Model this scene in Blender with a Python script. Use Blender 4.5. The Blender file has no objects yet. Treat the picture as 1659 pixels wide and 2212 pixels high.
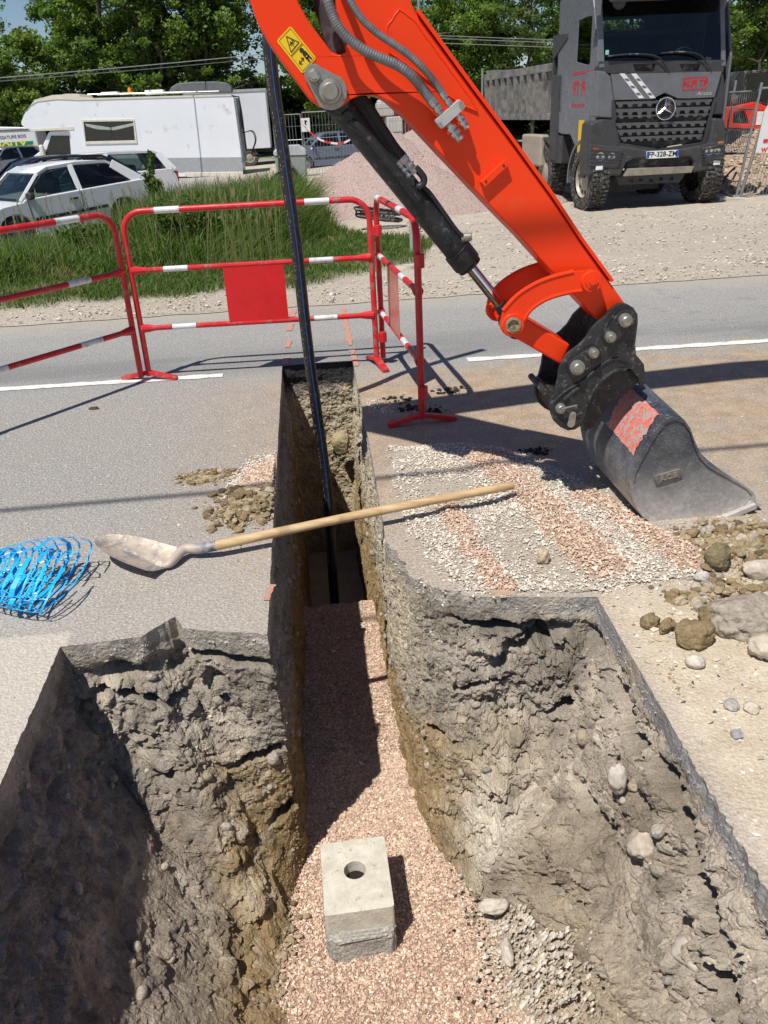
import bpy, bmesh, math, random
import numpy as np
from mathutils import Vector, Matrix
from mathutils.geometry import tessellate_polygon

random.seed(7)
RNG = np.random.default_rng(11)
scene = bpy.context.scene
COL = scene.collection
PI = math.pi

# ------------------------------------------------------------------ survey of the photograph
# Camera model measured from the picture (focal length, vertical and trench vanishing points);
# the two helpers turn a measured direction into a real point on a known level / plane.
F, CX, CY, EYE = 1790.0, 829.5, 1106.0, 1.6
def _n(v):
    v = np.array(v, float); return v / np.linalg.norm(v)
_dn = _n((195., 3700., F)); _up = -_dn
_vp = np.array((640 - CX, 248 - CY, F))
_Y = _n(_vp - _vp.dot(_dn) * _dn)
_X = np.cross(_Y, _up)
def ray(px, py):
    c = np.array((px - CX, py - CY, F)); return c.dot(_X), c.dot(_Y), c.dot(_up)
def on_level(px, py, z=0.):
    r = ray(px, py); k = (z - EYE) / r[2]; return Vector((r[0] * k, r[1] * k, z))
def on_plane(px, py, y):
    r = ray(px, py); k = y / r[1]; return Vector((r[0] * k, y, EYE + r[2] * k))

# ------------------------------------------------------------------ noise
_perm = np.random.default_rng(5).permutation(256).astype(np.int64)
_perm = np.concatenate([_perm, _perm, _perm])
_grad = np.random.default_rng(6).normal(size=(256, 3)); _grad /= np.linalg.norm(_grad, axis=1)[:, None]
def perlin(p):
    p = np.asarray(p, float); i = np.floor(p).astype(np.int64); f = p - i; i &= 255
    u = f * f * f * (f * (f * 6 - 15) + 10)
    out = 0
    for dx in (0, 1):
        wx = u[:, 0] if dx else 1 - u[:, 0]
        for dy in (0, 1):
            wy = u[:, 1] if dy else 1 - u[:, 1]
            for dz in (0, 1):
                wz = u[:, 2] if dz else 1 - u[:, 2]
                h = _perm[_perm[_perm[(i[:, 0] + dx) & 255] + ((i[:, 1] + dy) & 255)] + ((i[:, 2] + dz) & 255)]
                g = _grad[h]
                out = out + wx * wy * wz * (g[:, 0] * (f[:, 0] - dx) + g[:, 1] * (f[:, 1] - dy) + g[:, 2] * (f[:, 2] - dz))
    return out * 1.6
def fbm(p, oct=4, gain=.5, lac=2.03):
    p = np.asarray(p, float); a = 1; s = 0; t = 0
    for k in range(oct):
        s = s + a * perlin(p + 17.3 * k); t += a; a *= gain; p = p * lac
    return s / t
def ridged(p, oct=4):
    p = np.asarray(p, float); a = 1; s = 0; t = 0
    for k in range(oct):
        s = s + a * (1 - np.abs(perlin(p + 9.1 * k)) * 2); t += a; a *= .5; p = p * 2.07
    return s / t
def worley(p, seed=0):
    p = np.asarray(p, float); i = np.floor(p).astype(np.int64); f = p - i
    best = np.full(len(p), 9.); idd = np.zeros(len(p))
    tab = np.random.default_rng(90 + seed).random((256, 4))
    for dx in (-1, 0, 1):
        for dy in (-1, 0, 1):
            for dz in (-1, 0, 1):
                c = i + (dx, dy, dz)
                h = _perm[_perm[_perm[c[:, 0] & 255] + (c[:, 1] & 255)] + (c[:, 2] & 255)]
                q = tab[h]
                d = np.sqrt(((np.stack([dx - f[:, 0], dy - f[:, 1], dz - f[:, 2]], 1) + q[:, :3]) ** 2).sum(1))
                m = d < best; best = np.where(m, d, best); idd = np.where(m, q[:, 3], idd)
    return best, idd
def sstep(a, b, x):
    t = np.clip((np.asarray(x, float) - a) / (b - a), 0, 1); return t * t * (3 - 2 * t)

# ------------------------------------------------------------------ materials
def _node(nt, typ, **kw):
    n = nt.nodes.new(typ)
    for k, v in kw.items(): setattr(n, k, v)
    return n
class NG:
    """small node-graph helper"""
    def __init__(s, name):
        s.m = bpy.data.materials.new(name); s.m.use_nodes = True; s.nt = s.m.node_tree
        s.b = s.nt.nodes['Principled BSDF']; s.co = _node(s.nt, 'ShaderNodeTexCoord').outputs['Object']
    def put(s, sock, v):
        if isinstance(v, bpy.types.NodeSocket): s.nt.links.new(v, sock)
        elif isinstance(v, (tuple, list)) and len(v) == 3 and sock.type == 'RGBA': sock.default_value = (*v, 1)
        else: sock.default_value = v
    def noise(s, scale, detail=3, rough=.5, vec=None, dist=0.):
        n = _node(s.nt, 'ShaderNodeTexNoise'); n.inputs['Scale'].default_value = scale
        n.inputs['Detail'].default_value = detail; n.inputs['Roughness'].default_value = rough
        n.inputs['Distortion'].default_value = dist
        s.put(n.inputs['Vector'], vec or s.co); return n.outputs['Fac']
    def vor(s, scale, feature='F1', out='Distance', vec=None):
        n = _node(s.nt, 'ShaderNodeTexVoronoi', feature=feature); n.inputs['Scale'].default_value = scale
        s.put(n.inputs['Vector'], vec or s.co); return n.outputs[out]
    def mr(s, v, a, b, c=0., d=1., smooth=True):
        n = _node(s.nt, 'ShaderNodeMapRange'); n.interpolation_type = 'SMOOTHSTEP' if smooth else 'LINEAR'
        s.put(n.inputs[0], v)
        for k, x in zip((1, 2, 3, 4), (a, b, c, d)): n.inputs[k].default_value = x
        return n.outputs[0]
    def ma(s, op, a, b=None, c=None):
        n = _node(s.nt, 'ShaderNodeMath', operation=op); s.put(n.inputs[0], a)
        if b is not None: s.put(n.inputs[1], b)
        if c is not None: s.put(n.inputs[2], c)
        return n.outputs[0]
    def mix(s, f, a, b, mode='MIX'):
        n = _node(s.nt, 'ShaderNodeMix', data_type='RGBA', blend_type=mode)
        s.put(n.inputs[0], f); s.put(n.inputs[6], a); s.put(n.inputs[7], b); return n.outputs[2]
    def xyz(s):
        n = _node(s.nt, 'ShaderNodeSeparateXYZ'); s.put(n.inputs[0], s.co); return n.outputs
    def scaled(s, sx, sy, sz):
        n = _node(s.nt, 'ShaderNodeMapping'); s.put(n.inputs[0], s.co); n.inputs['Scale'].default_value = (sx, sy, sz); return n.outputs[0]
    def attr(s, name='Col'):
        return _node(s.nt, 'ShaderNodeAttribute', attribute_name=name).outputs['Color']
    def bump(s, h, strength=.3, dist=.01):
        n = _node(s.nt, 'ShaderNodeBump'); n.inputs['Strength'].default_value = strength
        n.inputs['Distance'].default_value = dist; s.put(n.inputs['Height'], h)
        s.nt.links.new(n.outputs[0], s.b.inputs['Normal'])
    def fin(s, col=None, rough=None, metal=None, spec=None):
        if col is not None: s.put(s.b.inputs['Base Color'], col)
        if rough is not None: s.put(s.b.inputs['Roughness'], rough)
        if metal is not None: s.put(s.b.inputs['Metallic'], metal)
        if spec is not None: s.put(s.b.inputs['Specular IOR Level'], spec)
        return s.m
MATS = {}
def pm(name, col, rough=.5, metal=0., var=.12, scale=6., bump=.05, bscale=90., dirt=None, dirt_amt=.3, dscale=5., spec=None, speck=None, trans=0.):
    """painted / solid surface with tonal variation, dust and fine bump"""
    if name in MATS: return MATS[name]
    g = NG(name)
    n = g.noise(scale, 5, .6)
    c = g.mix(g.mr(n, .3, .7), tuple(x * (1 - var) for x in col), tuple(min(1, x * (1 + var)) for x in col))
    r = g.mr(g.noise(scale * 3, 4, .6), .3, .7, max(.02, rough - .08), min(1, rough + .1))
    if dirt:
        d = g.ma('MULTIPLY', g.mr(g.noise(dscale, 8, .68), .62 - dirt_amt * .5, .75 - dirt_amt * .35), .85)
        c = g.mix(d, c, dirt); r = g.ma('MAXIMUM', r, g.ma('MULTIPLY', d, .8))
    if speck:
        c = g.mix(g.mr(g.vor(bscale * 1.3), .05, .2, .8, 0.), c, speck)
    if bump: g.bump(g.noise(bscale, 4, .6), bump, .01)
    MATS[name] = g.fin(c, r, metal, spec)
    if trans: g.b.inputs['Transmission Weight'].default_value = trans
    return MATS[name]
def vm(name, rough=.85, bump=.4, bscale=120., fine=.25, fscale=220., spec=.2, dist=.01):
    """colour from the mesh attribute, broken up by fine noise"""
    if name in MATS: return MATS[name]
    g = NG(name)
    c = g.attr()
    n = g.noise(fscale, 5, .7)
    c = g.mix(1., c, g.mix(g.mr(n, .25, .75), (1 - fine,) * 3, (1 + fine,) * 3), 'MULTIPLY')
    if bump: g.bump(g.ma('ADD', g.noise(bscale, 6, .65), g.ma('MULTIPLY', g.vor(bscale * .6), .5)), bump, dist)
    MATS[name] = g.fin(c, rough, 0., spec); return MATS[name]
def glassm(name, tint=(.5, .6, .6), through=.55):
    if name in MATS: return MATS[name]
    m = bpy.data.materials.new(name); m.use_nodes = True; nt = m.node_tree; nt.nodes.clear()
    o = _node(nt, 'ShaderNodeOutputMaterial'); t = _node(nt, 'ShaderNodeBsdfTransparent'); g = _node(nt, 'ShaderNodeBsdfGlossy')
    t.inputs[0].default_value = (*(x * through for x in tint), 1); g.inputs['Roughness'].default_value = .03
    g.inputs['Color'].default_value = (.9, .9, .9, 1)
    fr = _node(nt, 'ShaderNodeFresnel'); fr.inputs[0].default_value = 1.55
    mx = _node(nt, 'ShaderNodeMixShader'); nt.links.new(fr.outputs[0], mx.inputs[0])
    nt.links.new(t.outputs[0], mx.inputs[1]); nt.links.new(g.outputs[0], mx.inputs[2]); nt.links.new(mx.outputs[0], o.inputs[0])
    MATS[name] = m; return m

# ------------------------------------------------------------------ mesh building
class MB:
    def __init__(s): s.v = []; s.f = []
    def add(s, vs, fs, M=None):
        o = len(s.v)
        s.v += [tuple(M @ Vector(v)) if M is not None else tuple(v) for v in vs]
        s.f += [tuple(i + o for i in f) for f in fs]; return s
    def box(s, c, size, M=None, rz=0., taper=1.):
        x, y, z = (a / 2 for a in size); R = Matrix.Translation(c) @ Matrix.Rotation(rz, 4, 'Z')
        if M is not None: R = M @ R
        t = taper
        vs = [(-x, -y, -z), (x, -y, -z), (x, y, -z), (-x, y, -z), (-x * t, -y * t, z), (x * t, -y * t, z), (x * t, y * t, z), (-x * t, y * t, z)]
        return s.add(vs, [(3, 2, 1, 0), (4, 5, 6, 7), (0, 1, 5, 4), (1, 2, 6, 5), (2, 3, 7, 6), (3, 0, 4, 7)], R)
    def tube(s, pts, r, seg=12, caps=True, M=None, closed=False):
        pts = [Vector(p) for p in pts]; n = len(pts); rs = r if isinstance(r, (list, tuple)) else [r] * n
        t0 = (pts[1] - pts[0]).normalized(); a = Vector((0, 0, 1)) if abs(t0.z) < .9 else Vector((1, 0, 0))
        u = t0.cross(a).normalized(); vs = []; fs = []
        for i, p in enumerate(pts):
            if closed: t = (pts[(i + 1) % n] - pts[i - 1])
            else: t = (pts[min(i + 1, n - 1)] - pts[max(i - 1, 0)])
            t = t.normalized(); u = (u - t * u.dot(t)).normalized(); w = t.cross(u)
            for k in range(seg):
                an = 2 * PI * k / seg; vs.append(p + (u * math.cos(an) + w * math.sin(an)) * rs[i])
        m = n if closed else n - 1
        for i in range(m):
            j = (i + 1) % n
            for k in range(seg):
                l = (k + 1) % seg; fs.append((i * seg + k, i * seg + l, j * seg + l, j * seg + k))
        if caps and not closed:
            fs.append(tuple(range(seg))[::-1]); fs.append(tuple((n - 1) * seg + k for k in range(seg)))
        return s.add(vs, fs, M)
    def bar(s, p0, p1, w, h, M=None, upv=(0, 0, 1)):
        p0, p1 = Vector(p0), Vector(p1); t = (p1 - p0).normalized(); a = Vector(upv)
        if abs(t.dot(a)) > .97: a = Vector((0, 1, 0))
        u = t.cross(a).normalized() * (w / 2); v = u.cross(t).normalized() * (h / 2)
        vs = [p0 - u - v, p0 + u - v, p0 + u + v, p0 - u + v, p1 - u - v, p1 + u - v, p1 + u + v, p1 - u + v]
        return s.add(vs, [(0, 1, 2, 3), (7, 6, 5, 4), (0, 4, 5, 1), (1, 5, 6, 2), (2, 6, 7, 3), (3, 7, 4, 0)], M)
    def prism(s, poly, fn, d0, d1, holes=(), M=None):
        """poly: list of 2-D points, fn(a, b, d) -> 3-D point"""
        loops = [list(poly)] + [list(h) for h in holes]
        flat = [p for l in loops for p in l]; n = len(flat)
        tri = tessellate_polygon([[Vector((p[0], p[1], 0)) for p in l] for l in loops])
        vs = [fn(p[0], p[1], d0) for p in flat] + [fn(p[0], p[1], d1) for p in flat]
        fs = [tuple(t) for t in tri] + [tuple(i + n for i in t[::-1]) for t in tri]
        o = 0
        for l in loops:
            m = len(l)
            for i in range(m): j = (i + 1) % m; fs.append((o + i, o + j, o + j + n, o + i + n))
            o += m
        return s.add(vs, fs, M)
    def lathe(s, prof, c=(0, 0, 0), axis='Z', seg=24, M=None, caps=True):
        vs = []; fs = []; n = len(prof)
        for i, (r, h) in enumerate(prof):
            for k in range(seg):
                a = 2 * PI * k / seg; x, y = r * math.cos(a), r * math.sin(a)
                vs.append({'Z': (x, y, h), 'Y': (x, h, y), 'X': (h, x, y)}[axis])
        for i in range(n - 1):
            for k in range(seg):
                l = (k + 1) % seg; fs.append((i * seg + k, i * seg + l, (i + 1) * seg + l, (i + 1) * seg + k))
        if caps: fs.append(tuple(range(seg))); fs.append(tuple((n - 1) * seg + k for k in range(seg)))
        R = Matrix.Translation(c)
        return s.add(vs, fs, M @ R if M is not None else R)
    def build(s, name, m, parent=None, smooth=False, bevel=0., bseg=2, angle=35):
        me = bpy.data.meshes.new(name); me.from_pydata(s.v, [], s.f)
        bm = bmesh.new(); bm.from_mesh(me); bmesh.ops.recalc_face_normals(bm, faces=bm.faces); bm.to_mesh(me); bm.free()
        me.materials.append(m)
        if smooth:
            me.polygons.foreach_set('use_smooth', [True] * len(me.polygons))
            try: me.set_sharp_from_angle(angle=math.radians(angle))
            except Exception: pass
        o = bpy.data.objects.new(name, me); COL.objects.link(o)
        if parent is not None: o.parent = parent
        if bevel:
            b = o.modifiers.new('bevel', 'BEVEL'); b.width = bevel; b.segments = bseg; b.limit_method = 'ANGLE'; b.angle_limit = math.radians(40)
        return o
def np_mesh(name, V, Fs, m, col=None, parent=None, smooth=False):
    me = bpy.data.meshes.new(name); V = np.asarray(V, np.float32); Fs = np.asarray(Fs, np.int32)
    k = Fs.shape[1]; me.vertices.add(len(V)); me.vertices.foreach_set('co', V.ravel())
    me.loops.add(Fs.size); me.loops.foreach_set('vertex_index', Fs.ravel())
    me.polygons.add(len(Fs)); me.polygons.foreach_set('loop_start', np.arange(0, Fs.size, k, dtype=np.int32))
    me.polygons.foreach_set('loop_total', np.full(len(Fs), k, np.int32))
    me.polygons.foreach_set('use_smooth', np.full(len(Fs), smooth, bool))
    if col is not None:
        a = me.color_attributes.new('Col', 'FLOAT_COLOR', 'POINT'); c = np.ones((len(V), 4), np.float32); c[:, :3] = np.clip(col, 0, 1)
        a.data.foreach_set('color', c.ravel())
    me.update(calc_edges=True); me.materials.append(m)
    o = bpy.data.objects.new(name, me); COL.objects.link(o)
    if parent is not None: o.parent = parent
    return o
def thing(name, label, cat, loc=(0, 0, 0), rz=0., group=None):
    o = bpy.data.objects.new(name, None); COL.objects.link(o); o.location = loc; o.rotation_euler = (0, 0, rz)
    o.empty_display_size = .1
    return tag(o, label, cat, group)
def tag(o, label=None, cat=None, group=None, kind=None):
    if label: o['label'] = label
    if cat: o['category'] = cat
    if group: o['group'] = group
    if kind: o['kind'] = kind
    return o
def dup(root, loc, rz=0., label=None, group=None, scale=None):
    r = root.copy(); COL.objects.link(r); r.location = loc; r.rotation_euler = (0, 0, rz)
    if scale: r.scale = (scale,) * 3 if not isinstance(scale, tuple) else scale
    if label: r['label'] = label
    if group: r['group'] = group
    for ch in list(root.children):
        c = ch.copy(); COL.objects.link(c); c.parent = r
        for g in list(ch.children):
            d = g.copy(); COL.objects.link(d); d.parent = c
    return r
def recentre(o):
    """put a single-mesh thing's origin at its base"""
    me = o.data; n = len(me.vertices); a = np.empty(n * 3, np.float32); me.vertices.foreach_get('co', a); a = a.reshape(-1, 3)
    c = np.array([(a[:, 0].min() + a[:, 0].max()) / 2, (a[:, 1].min() + a[:, 1].max()) / 2, a[:, 2].min()])
    me.vertices.foreach_set('co', (a - c).astype(np.float32).ravel()); me.update(); o.location = c; return o
def text_into(mb, s, size, fn, depth=.002, spacing=1., bold=0.):
    cu = bpy.data.curves.new('lettering', 'FONT'); cu.body = s; cu.size = size; cu.align_x = 'CENTER'; cu.align_y = 'CENTER'
    cu.extrude = depth / 2; cu.space_character = spacing; cu.offset = bold; cu.resolution_u = 3
    ob = bpy.data.objects.new('lettering', cu); COL.objects.link(ob)
    dg = bpy.context.evaluated_depsgraph_get(); dg.update(); me = bpy.data.meshes.new_from_object(ob.evaluated_get(dg))
    mb.add([fn(*v.co) for v in me.vertices], [tuple(p.vertices) for p in me.polygons])
    bpy.data.objects.remove(ob); bpy.data.curves.remove(cu); bpy.data.meshes.remove(me); return mb
def bez(pts, n=8):
    """Catmull-Rom through the points"""
    P = [Vector(p) for p in pts]; P = [P[0] * 2 - P[1]] + P + [P[-1] * 2 - P[-2]]; out = []
    for i in range(1, len(P) - 2):
        for k in range(n):
            t = k / n; a, b, c, d = P[i - 1:i + 3]
            out.append(.5 * ((2 * b) + (c - a) * t + (2 * a - 5 * b + 4 * c - d) * t * t + (3 * b - a - 3 * c + d) * t ** 3))
    out.append(P[-2]); return out
def rounded(poly, r, n=4):
    """round the corners of a 2-D polygon"""
    out = []; m = len(poly)
    for i in range(m):
        a, b, c = Vector(poly[i - 1]), Vector(poly[i]), Vector(poly[(i + 1) % m])
        rr = min(r, (a - b).length * .45, (c - b).length * .45)
        p, q = b + (a - b).normalized() * rr, b + (c - b).normalized() * rr
        for k in range(n + 1):
            t = k / n; out.append(tuple((1 - t) ** 2 * p + 2 * t * (1 - t) * b + t * t * q))
    return out
_ico = {}
def ico(sub):
    if sub not in _ico:
        bm = bmesh.new(); bmesh.ops.create_icosphere(bm, subdivisions=sub, radius=1.)
        _ico[sub] = (np.array([v.co[:] for v in bm.verts]), np.array([[v.index for v in f.verts] for f in bm.faces])); bm.free()
    return _ico[sub]
def rock_arrays(r, seed, sub=3, rough=.25, angular=.4, size=(1, 1, .7)):
    V, Fc = ico(sub); p = V.copy()
    d = 1 + rough * fbm(V * 1.3 + seed * 7.7, 4, .55) * 1.6
    rg = np.random.default_rng(seed)
    for _ in range(int(10 * angular) + 2):
        n = rg.normal(size=3); n /= np.linalg.norm(n); h = rg.uniform(.6, .9)
        dd = (p * d[:, None]).dot(n); over = np.clip(dd - h, 0, None) * angular
        p = p - over[:, None] * n / np.maximum(d, .2)[:, None]
    p = p * d[:, None] * np.array(size) * r
    if sub > 2: p += (V * (fbm(V * 7 + seed, 3) * .05 * r)[:, None])
    return p, Fc
def rock(name, loc, r, seed, m, col, size=(1, 1, .7), sub=4, rough=.25, angular=.4, rz=0., sink=.15, varc=.25, parent=None):
    p, Fc = rock_arrays(r, seed, sub, rough, angular, size)
    c, s = math.cos(rz), math.sin(rz); p = p @ np.array([[c, s, 0], [-s, c, 0], [0, 0, 1]])
    zmin = p[:, 2].min(); p[:, 2] -= zmin + sink * r
    t = fbm(p / r * 2.2 + seed, 5, .6)[:, None]
    cc = np.array(col) * (1 + varc * 2 * t)
    o = np_mesh(name, p, Fc, m, cc, parent, smooth=True); o.location = loc; return o
def chips_arrays(P, S, C, flat=.55, seed=0):
    """angular crushed-stone chips: P centres, S sizes, C colours"""
    rg = np.random.default_rng(seed); n = len(P)
    base = np.array([(1, 0, 0), (-1, 0, 0), (0, 1, 0), (0, -1, 0), (0, 0, 1), (0, 0, -1)], float)
    V = base[None] * rg.uniform(.5, 1.15, (n, 6, 1)) + rg.normal(0, .16, (n, 6, 3))
    V *= np.stack([rg.uniform(.7, 1.2, n), rg.uniform(.55, 1., n), rg.uniform(flat * .6, flat * 1.2, n)], 1)[:, None]
    a = rg.uniform(0, 2 * PI, n); tx = rg.normal(0, .45, n); ca, sa, ct, st = np.cos(a), np.sin(a), np.cos(tx), np.sin(tx)
    x, y, z = V[..., 0], V[..., 1], V[..., 2]
    y, z = y * ct[:, None] - z * st[:, None], y * st[:, None] + z * ct[:, None]
    x, y = x * ca[:, None] - y * sa[:, None], x * sa[:, None] + y * ca[:, None]
    V = np.stack([x, y, z], 2) * S[:, None, None] + P[:, None]
    T = np.array([(0, 2, 4), (2, 1, 4), (1, 3, 4), (3, 0, 4), (2, 0, 5), (1, 2, 5), (3, 1, 5), (0, 3, 5)])
    Fc = (T[None] + (np.arange(n) * 6)[:, None, None]).reshape(-1, 3)
    return V.reshape(-1, 3), Fc, np.repeat(C, 6, 0)
def palette(n, cols, w, rg, var=.12):
    k = rg.choice(len(cols), n, p=np.array(w) / sum(w)); c = np.array(cols)[k]
    return c * (1 + rg.normal(0, var, (n, 1)))
def shift_light(p): return p
# ================================================================== GROUND, ROAD AND PIT
PAIRS = [  # rim point, foot point at the level of the pit floor, lip crumble
    ((-.975, .25), (-.30, .25), .006), ((-.955, 1.5), (-.27, 1.30), .008), ((-.958, 2.46), (-.285, 1.93), .004),
    ((-.69, 2.475), (-.30, 2.06), .012), ((-.63, 2.54), (-.285, 2.13), .008), ((-.585, 2.59), (-.275, 2.2), .006), ((-.548, 2.505), (-.26, 2.27), .010),
    ((-.25, 2.42), (-.215, 2.42), .004), ((-.25, 4.1), (-.215, 4.1), .003), ((-.25, 5.83), (-.21, 5.80), .012),
    ((.254, 5.82), (.20, 5.80), .004), ((.24, 4.0), (.23, 4.0), .004), ((.222, 3.02), (.25, 3.02), .030),
    ((.30, 2.70), (.275, 2.66), .045), ((.47, 2.545), (.30, 2.44), .004), ((.926, 2.46), (.44, 2.14), .003),
    ((.909, 1.70), (.58, 1.62), .022), ((.900, 1.2), (.60, 1.15), .026), ((.91, .25), (.60, .25), .01)]
ZF = -1.1; ZB = -1.6; STEP = .0064
rim, foot, crumb = [], [], []
_m = len(PAIRS)
for i in range(_m):
    (a, fa, ca), (b, fb, cb) = PAIRS[i], PAIRS[(i + 1) % _m]
    L = math.dist(a, b); k = max(2, int(L / (STEP if i != _m - 1 else .03)))
    for j in range(k):
        t = j / k
        rim.append((a[0] * (1 - t) + b[0] * t, a[1] * (1 - t) + b[1] * t))
        foot.append((fa[0] * (1 - t) + fb[0] * t, fa[1] * (1 - t) + fb[1] * t)); crumb.append(ca)
rim, foot, crumb = np.array(rim), np.array(foot), np.array(crumb)
NS = len(rim)
ker = np.hanning(15); ker /= ker.sum()
def csmooth(a, k=ker): return np.stack([np.convolve(np.r_[a[-len(k):, c], a[:, c], a[:len(k), c]], k, 'same')[len(k):-len(k)] for c in range(a.shape[1])], 1)
foot = csmooth(foot, np.hanning(41) / np.hanning(41).sum())
crumb = csmooth(crumb[:, None])[:, 0]
tan = np.roll(rim, -3, 0) - np.roll(rim, 3, 0); tan = csmooth(tan, np.hanning(31) / np.hanning(31).sum()); tan /= np.linalg.norm(tan, axis=1)[:, None]
cen = np.array([0., 2.5])
nout = np.stack([-tan[:, 1], tan[:, 0]], 1)          # outward (into the soil)
rim3 = np.c_[rim, np.zeros(NS)]
rim = rim + nout * (crumb * (fbm(rim3 * 9, 5, .6) * 1.2 + .5 * fbm(rim3 * 40, 2)))[:, None]

GASHES = [((.905, 1.74, -.14), (.90, 1.34, -.23), .034, .17), ((.90, 1.26, -.34), (.90, .95, -.36), .05, .18), ((.918, 2.12, -.16), (.914, 1.98, -.20), .034, .16), ((.48, 2.545, -.115), (.66, 2.52, -.13), .022, .12),
          ((.74, 2.49, -.17), (.80, 2.48, -.19), .018, .07), ((-.53, 2.50, -.105), (-.28, 2.43, -.12), .020, .10), ((-.85, 2.49, -.20), (-.66, 2.50, -.27), .020, .08), ((-.50, 2.5, -.55), (-.33, 2.45, -.50), .022, .08),
          ((-.45, 2.5, -.82), (-.30, 2.44, -.78), .030, .10), ((.60, 2.52, -.34), (.50, 2.53, -.38), .016, .07), ((.35, 2.6, -.62), (.45, 2.55, -.60), .020, .08), ((.216, 3.3, -.30), (.225, 3.15, -.33), .03, .06)]
def pit_walls():
    zs = [0, -.004, -.010]; z = -.018
    while z > ZB: zs.append(z); z -= .0066 if z > -1.18 else .03
    zs = np.array(zs); T = len(zs)
    S, Tt = np.meshgrid(np.arange(NS), np.arange(T), indexing='ij'); S = S.ravel(); z = zs[Tt.ravel()]
    r, f, n, cr = rim[S], foot[S], nout[S], crumb[S]
    slope = np.linalg.norm(rim - foot, axis=1)[S]
    wide = sstep(.10, .35, slope)                                       # 1 on the broad faces of the pit, 0 in the trench
    h = np.clip((-z - .07) / (1.1 - .07), 0, 1.25)
    lft = sstep(-.72, -.86, r[:, 0]) * sstep(2.62, 2.45, r[:, 1])       # the left face stands almost plumb and flares at its foot
    hs = h * (1 - .35 * wide) + .35 * wide * h ** 1.8                   # steeper above, flaring out below
    hs = hs * (1 - lft) + lft * (.10 * h + .90 * h ** 2.3)
    xy = r + (f - r) * hs[:, None]
    p = np.c_[xy, z]
    # big undulation, crusty lumps, stones
    amp = sstep(.055, .15, -z)
    d = .055 * fbm(p * (2.6, 2.6, 3.6), 3) * (.35 + .9 * wide)
    d += .024 * (ridged(p * (6, 6, 7) + 3, 4) - .55) * (.45 + .8 * wide)
    wp = p + .022 * np.stack([fbm(p * 12 + k * 7, 3) for k in range(3)], 1)
    c1, k1 = worley(wp * (12, 12, 13), 5); c2_, k2 = worley(wp * (31, 31, 34), 6); c3, k3 = worley(wp * 80, 7)
    d += (.036 * (k1 - .5) * np.clip(1.25 - c1, 0, 1) + .015 * (k2 - .5) + .0055 * (k3 - .5)) * (.55 + .6 * wide)   # broken clods
    lump = ridged(p * (17, 17, 19), 3) - .5
    d += .007 * lump * (.7 + .5 * wide)
    d += .007 * fbm(p * 60, 3)
    w1, id1 = worley(p * (11, 11, 13)); st1 = np.clip(1 - w1 / .36, 0, 1) ** .6 * (id1 > .80)
    w2, id2 = worley(p * 32, 3); st2 = np.clip(1 - w2 / .42, 0, 1) ** .6 * (id2 > .66)
    bl = np.exp(-(((p[:, 0] - .52) / .16) ** 2 + ((p[:, 1] - 2.24) / .22) ** 2 + ((z + .82) / .22) ** 2)); d -= .075 * bl * (1 + .6 * fbm(p * 14, 3))
    d -= .018 * st1 * (.5 + .7 * wide) + .006 * st2
    # undercut below the asphalt, ragged voids along the right edge and the faces
    und = np.exp(-((z + .125) / .035) ** 2) * sstep(-.1, .45, fbm(rim3[S] * 3.1 + 4, 3))
    d += .075 * und * (.25 + wide)
    void = sstep(.22, .5, fbm(p * (3.2, 3.2, 7.5) + 11, 3)) * sstep(.10, .2, -z) * sstep(.75, .3, -z) * wide
    right = sstep(.55, .75, p[:, 0]); d += void * (.05 + .12 * right)
    gash = 0
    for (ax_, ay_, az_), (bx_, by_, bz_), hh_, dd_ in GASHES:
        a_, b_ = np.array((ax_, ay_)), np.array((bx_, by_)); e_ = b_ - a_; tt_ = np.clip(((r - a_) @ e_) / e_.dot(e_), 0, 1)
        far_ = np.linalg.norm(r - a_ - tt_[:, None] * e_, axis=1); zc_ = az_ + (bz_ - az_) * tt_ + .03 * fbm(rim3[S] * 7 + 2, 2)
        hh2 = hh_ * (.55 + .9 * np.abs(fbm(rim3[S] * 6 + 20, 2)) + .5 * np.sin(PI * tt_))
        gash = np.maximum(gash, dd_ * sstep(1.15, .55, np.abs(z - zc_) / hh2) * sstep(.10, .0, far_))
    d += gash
    # smooth bucket scrapes on the shaded left wall and patches of the rest
    scr = sstep(.10, .32, fbm(p * (1.1, 1.1, 1.3) + 31, 2)) * wide
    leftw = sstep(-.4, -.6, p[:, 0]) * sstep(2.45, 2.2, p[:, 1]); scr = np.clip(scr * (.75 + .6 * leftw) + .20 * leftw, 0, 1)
    d = d * (1 - .60 * scr) * (1 + .35 * sstep(.3, .6, p[:, 0]))
    # vertical flutes in the trench
    d += .012 * (1 - wide) * fbm(np.c_[p[:, 0] * 3, p[:, 1] * 9, p[:, 2] * 1.2], 3)
    # the plaster-like asphalt face: slight roughness only
    d = d * amp + (1 - amp) * (.004 * fbm(p * 22, 3) + cr * .35 * fbm(p * 15, 3)) * sstep(0, .02, -z)
    q = p.copy(); q[:, :2] += n * d[:, None]
    q[:, 2] += amp * (.012 * fbm(p * 14 + 50, 3) - .02 * st1 * 0)
    q[:, 2] = np.where(z < -.02, np.minimum(q[:, 2], -.012), z)
    # colours
    g = lambda *c: np.array(c)
    f1 = fbm(p * (2.3, 2.3, 5) + 5, 4)[:, None]; f2 = fbm(p * 9 + 8, 4)[:, None]; f3 = fbm(p * 38, 3)[:, None]
    dep = -z[:, None]; W = wide[:, None]
    c = g(.325, .288, .238) + g(.10, .09, .08) * f1
    och = sstep(.46, .74, dep + .22 * f1 + .08 * f2)
    c = c * (1 - och) + g(.31, .222, .115) * och
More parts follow.
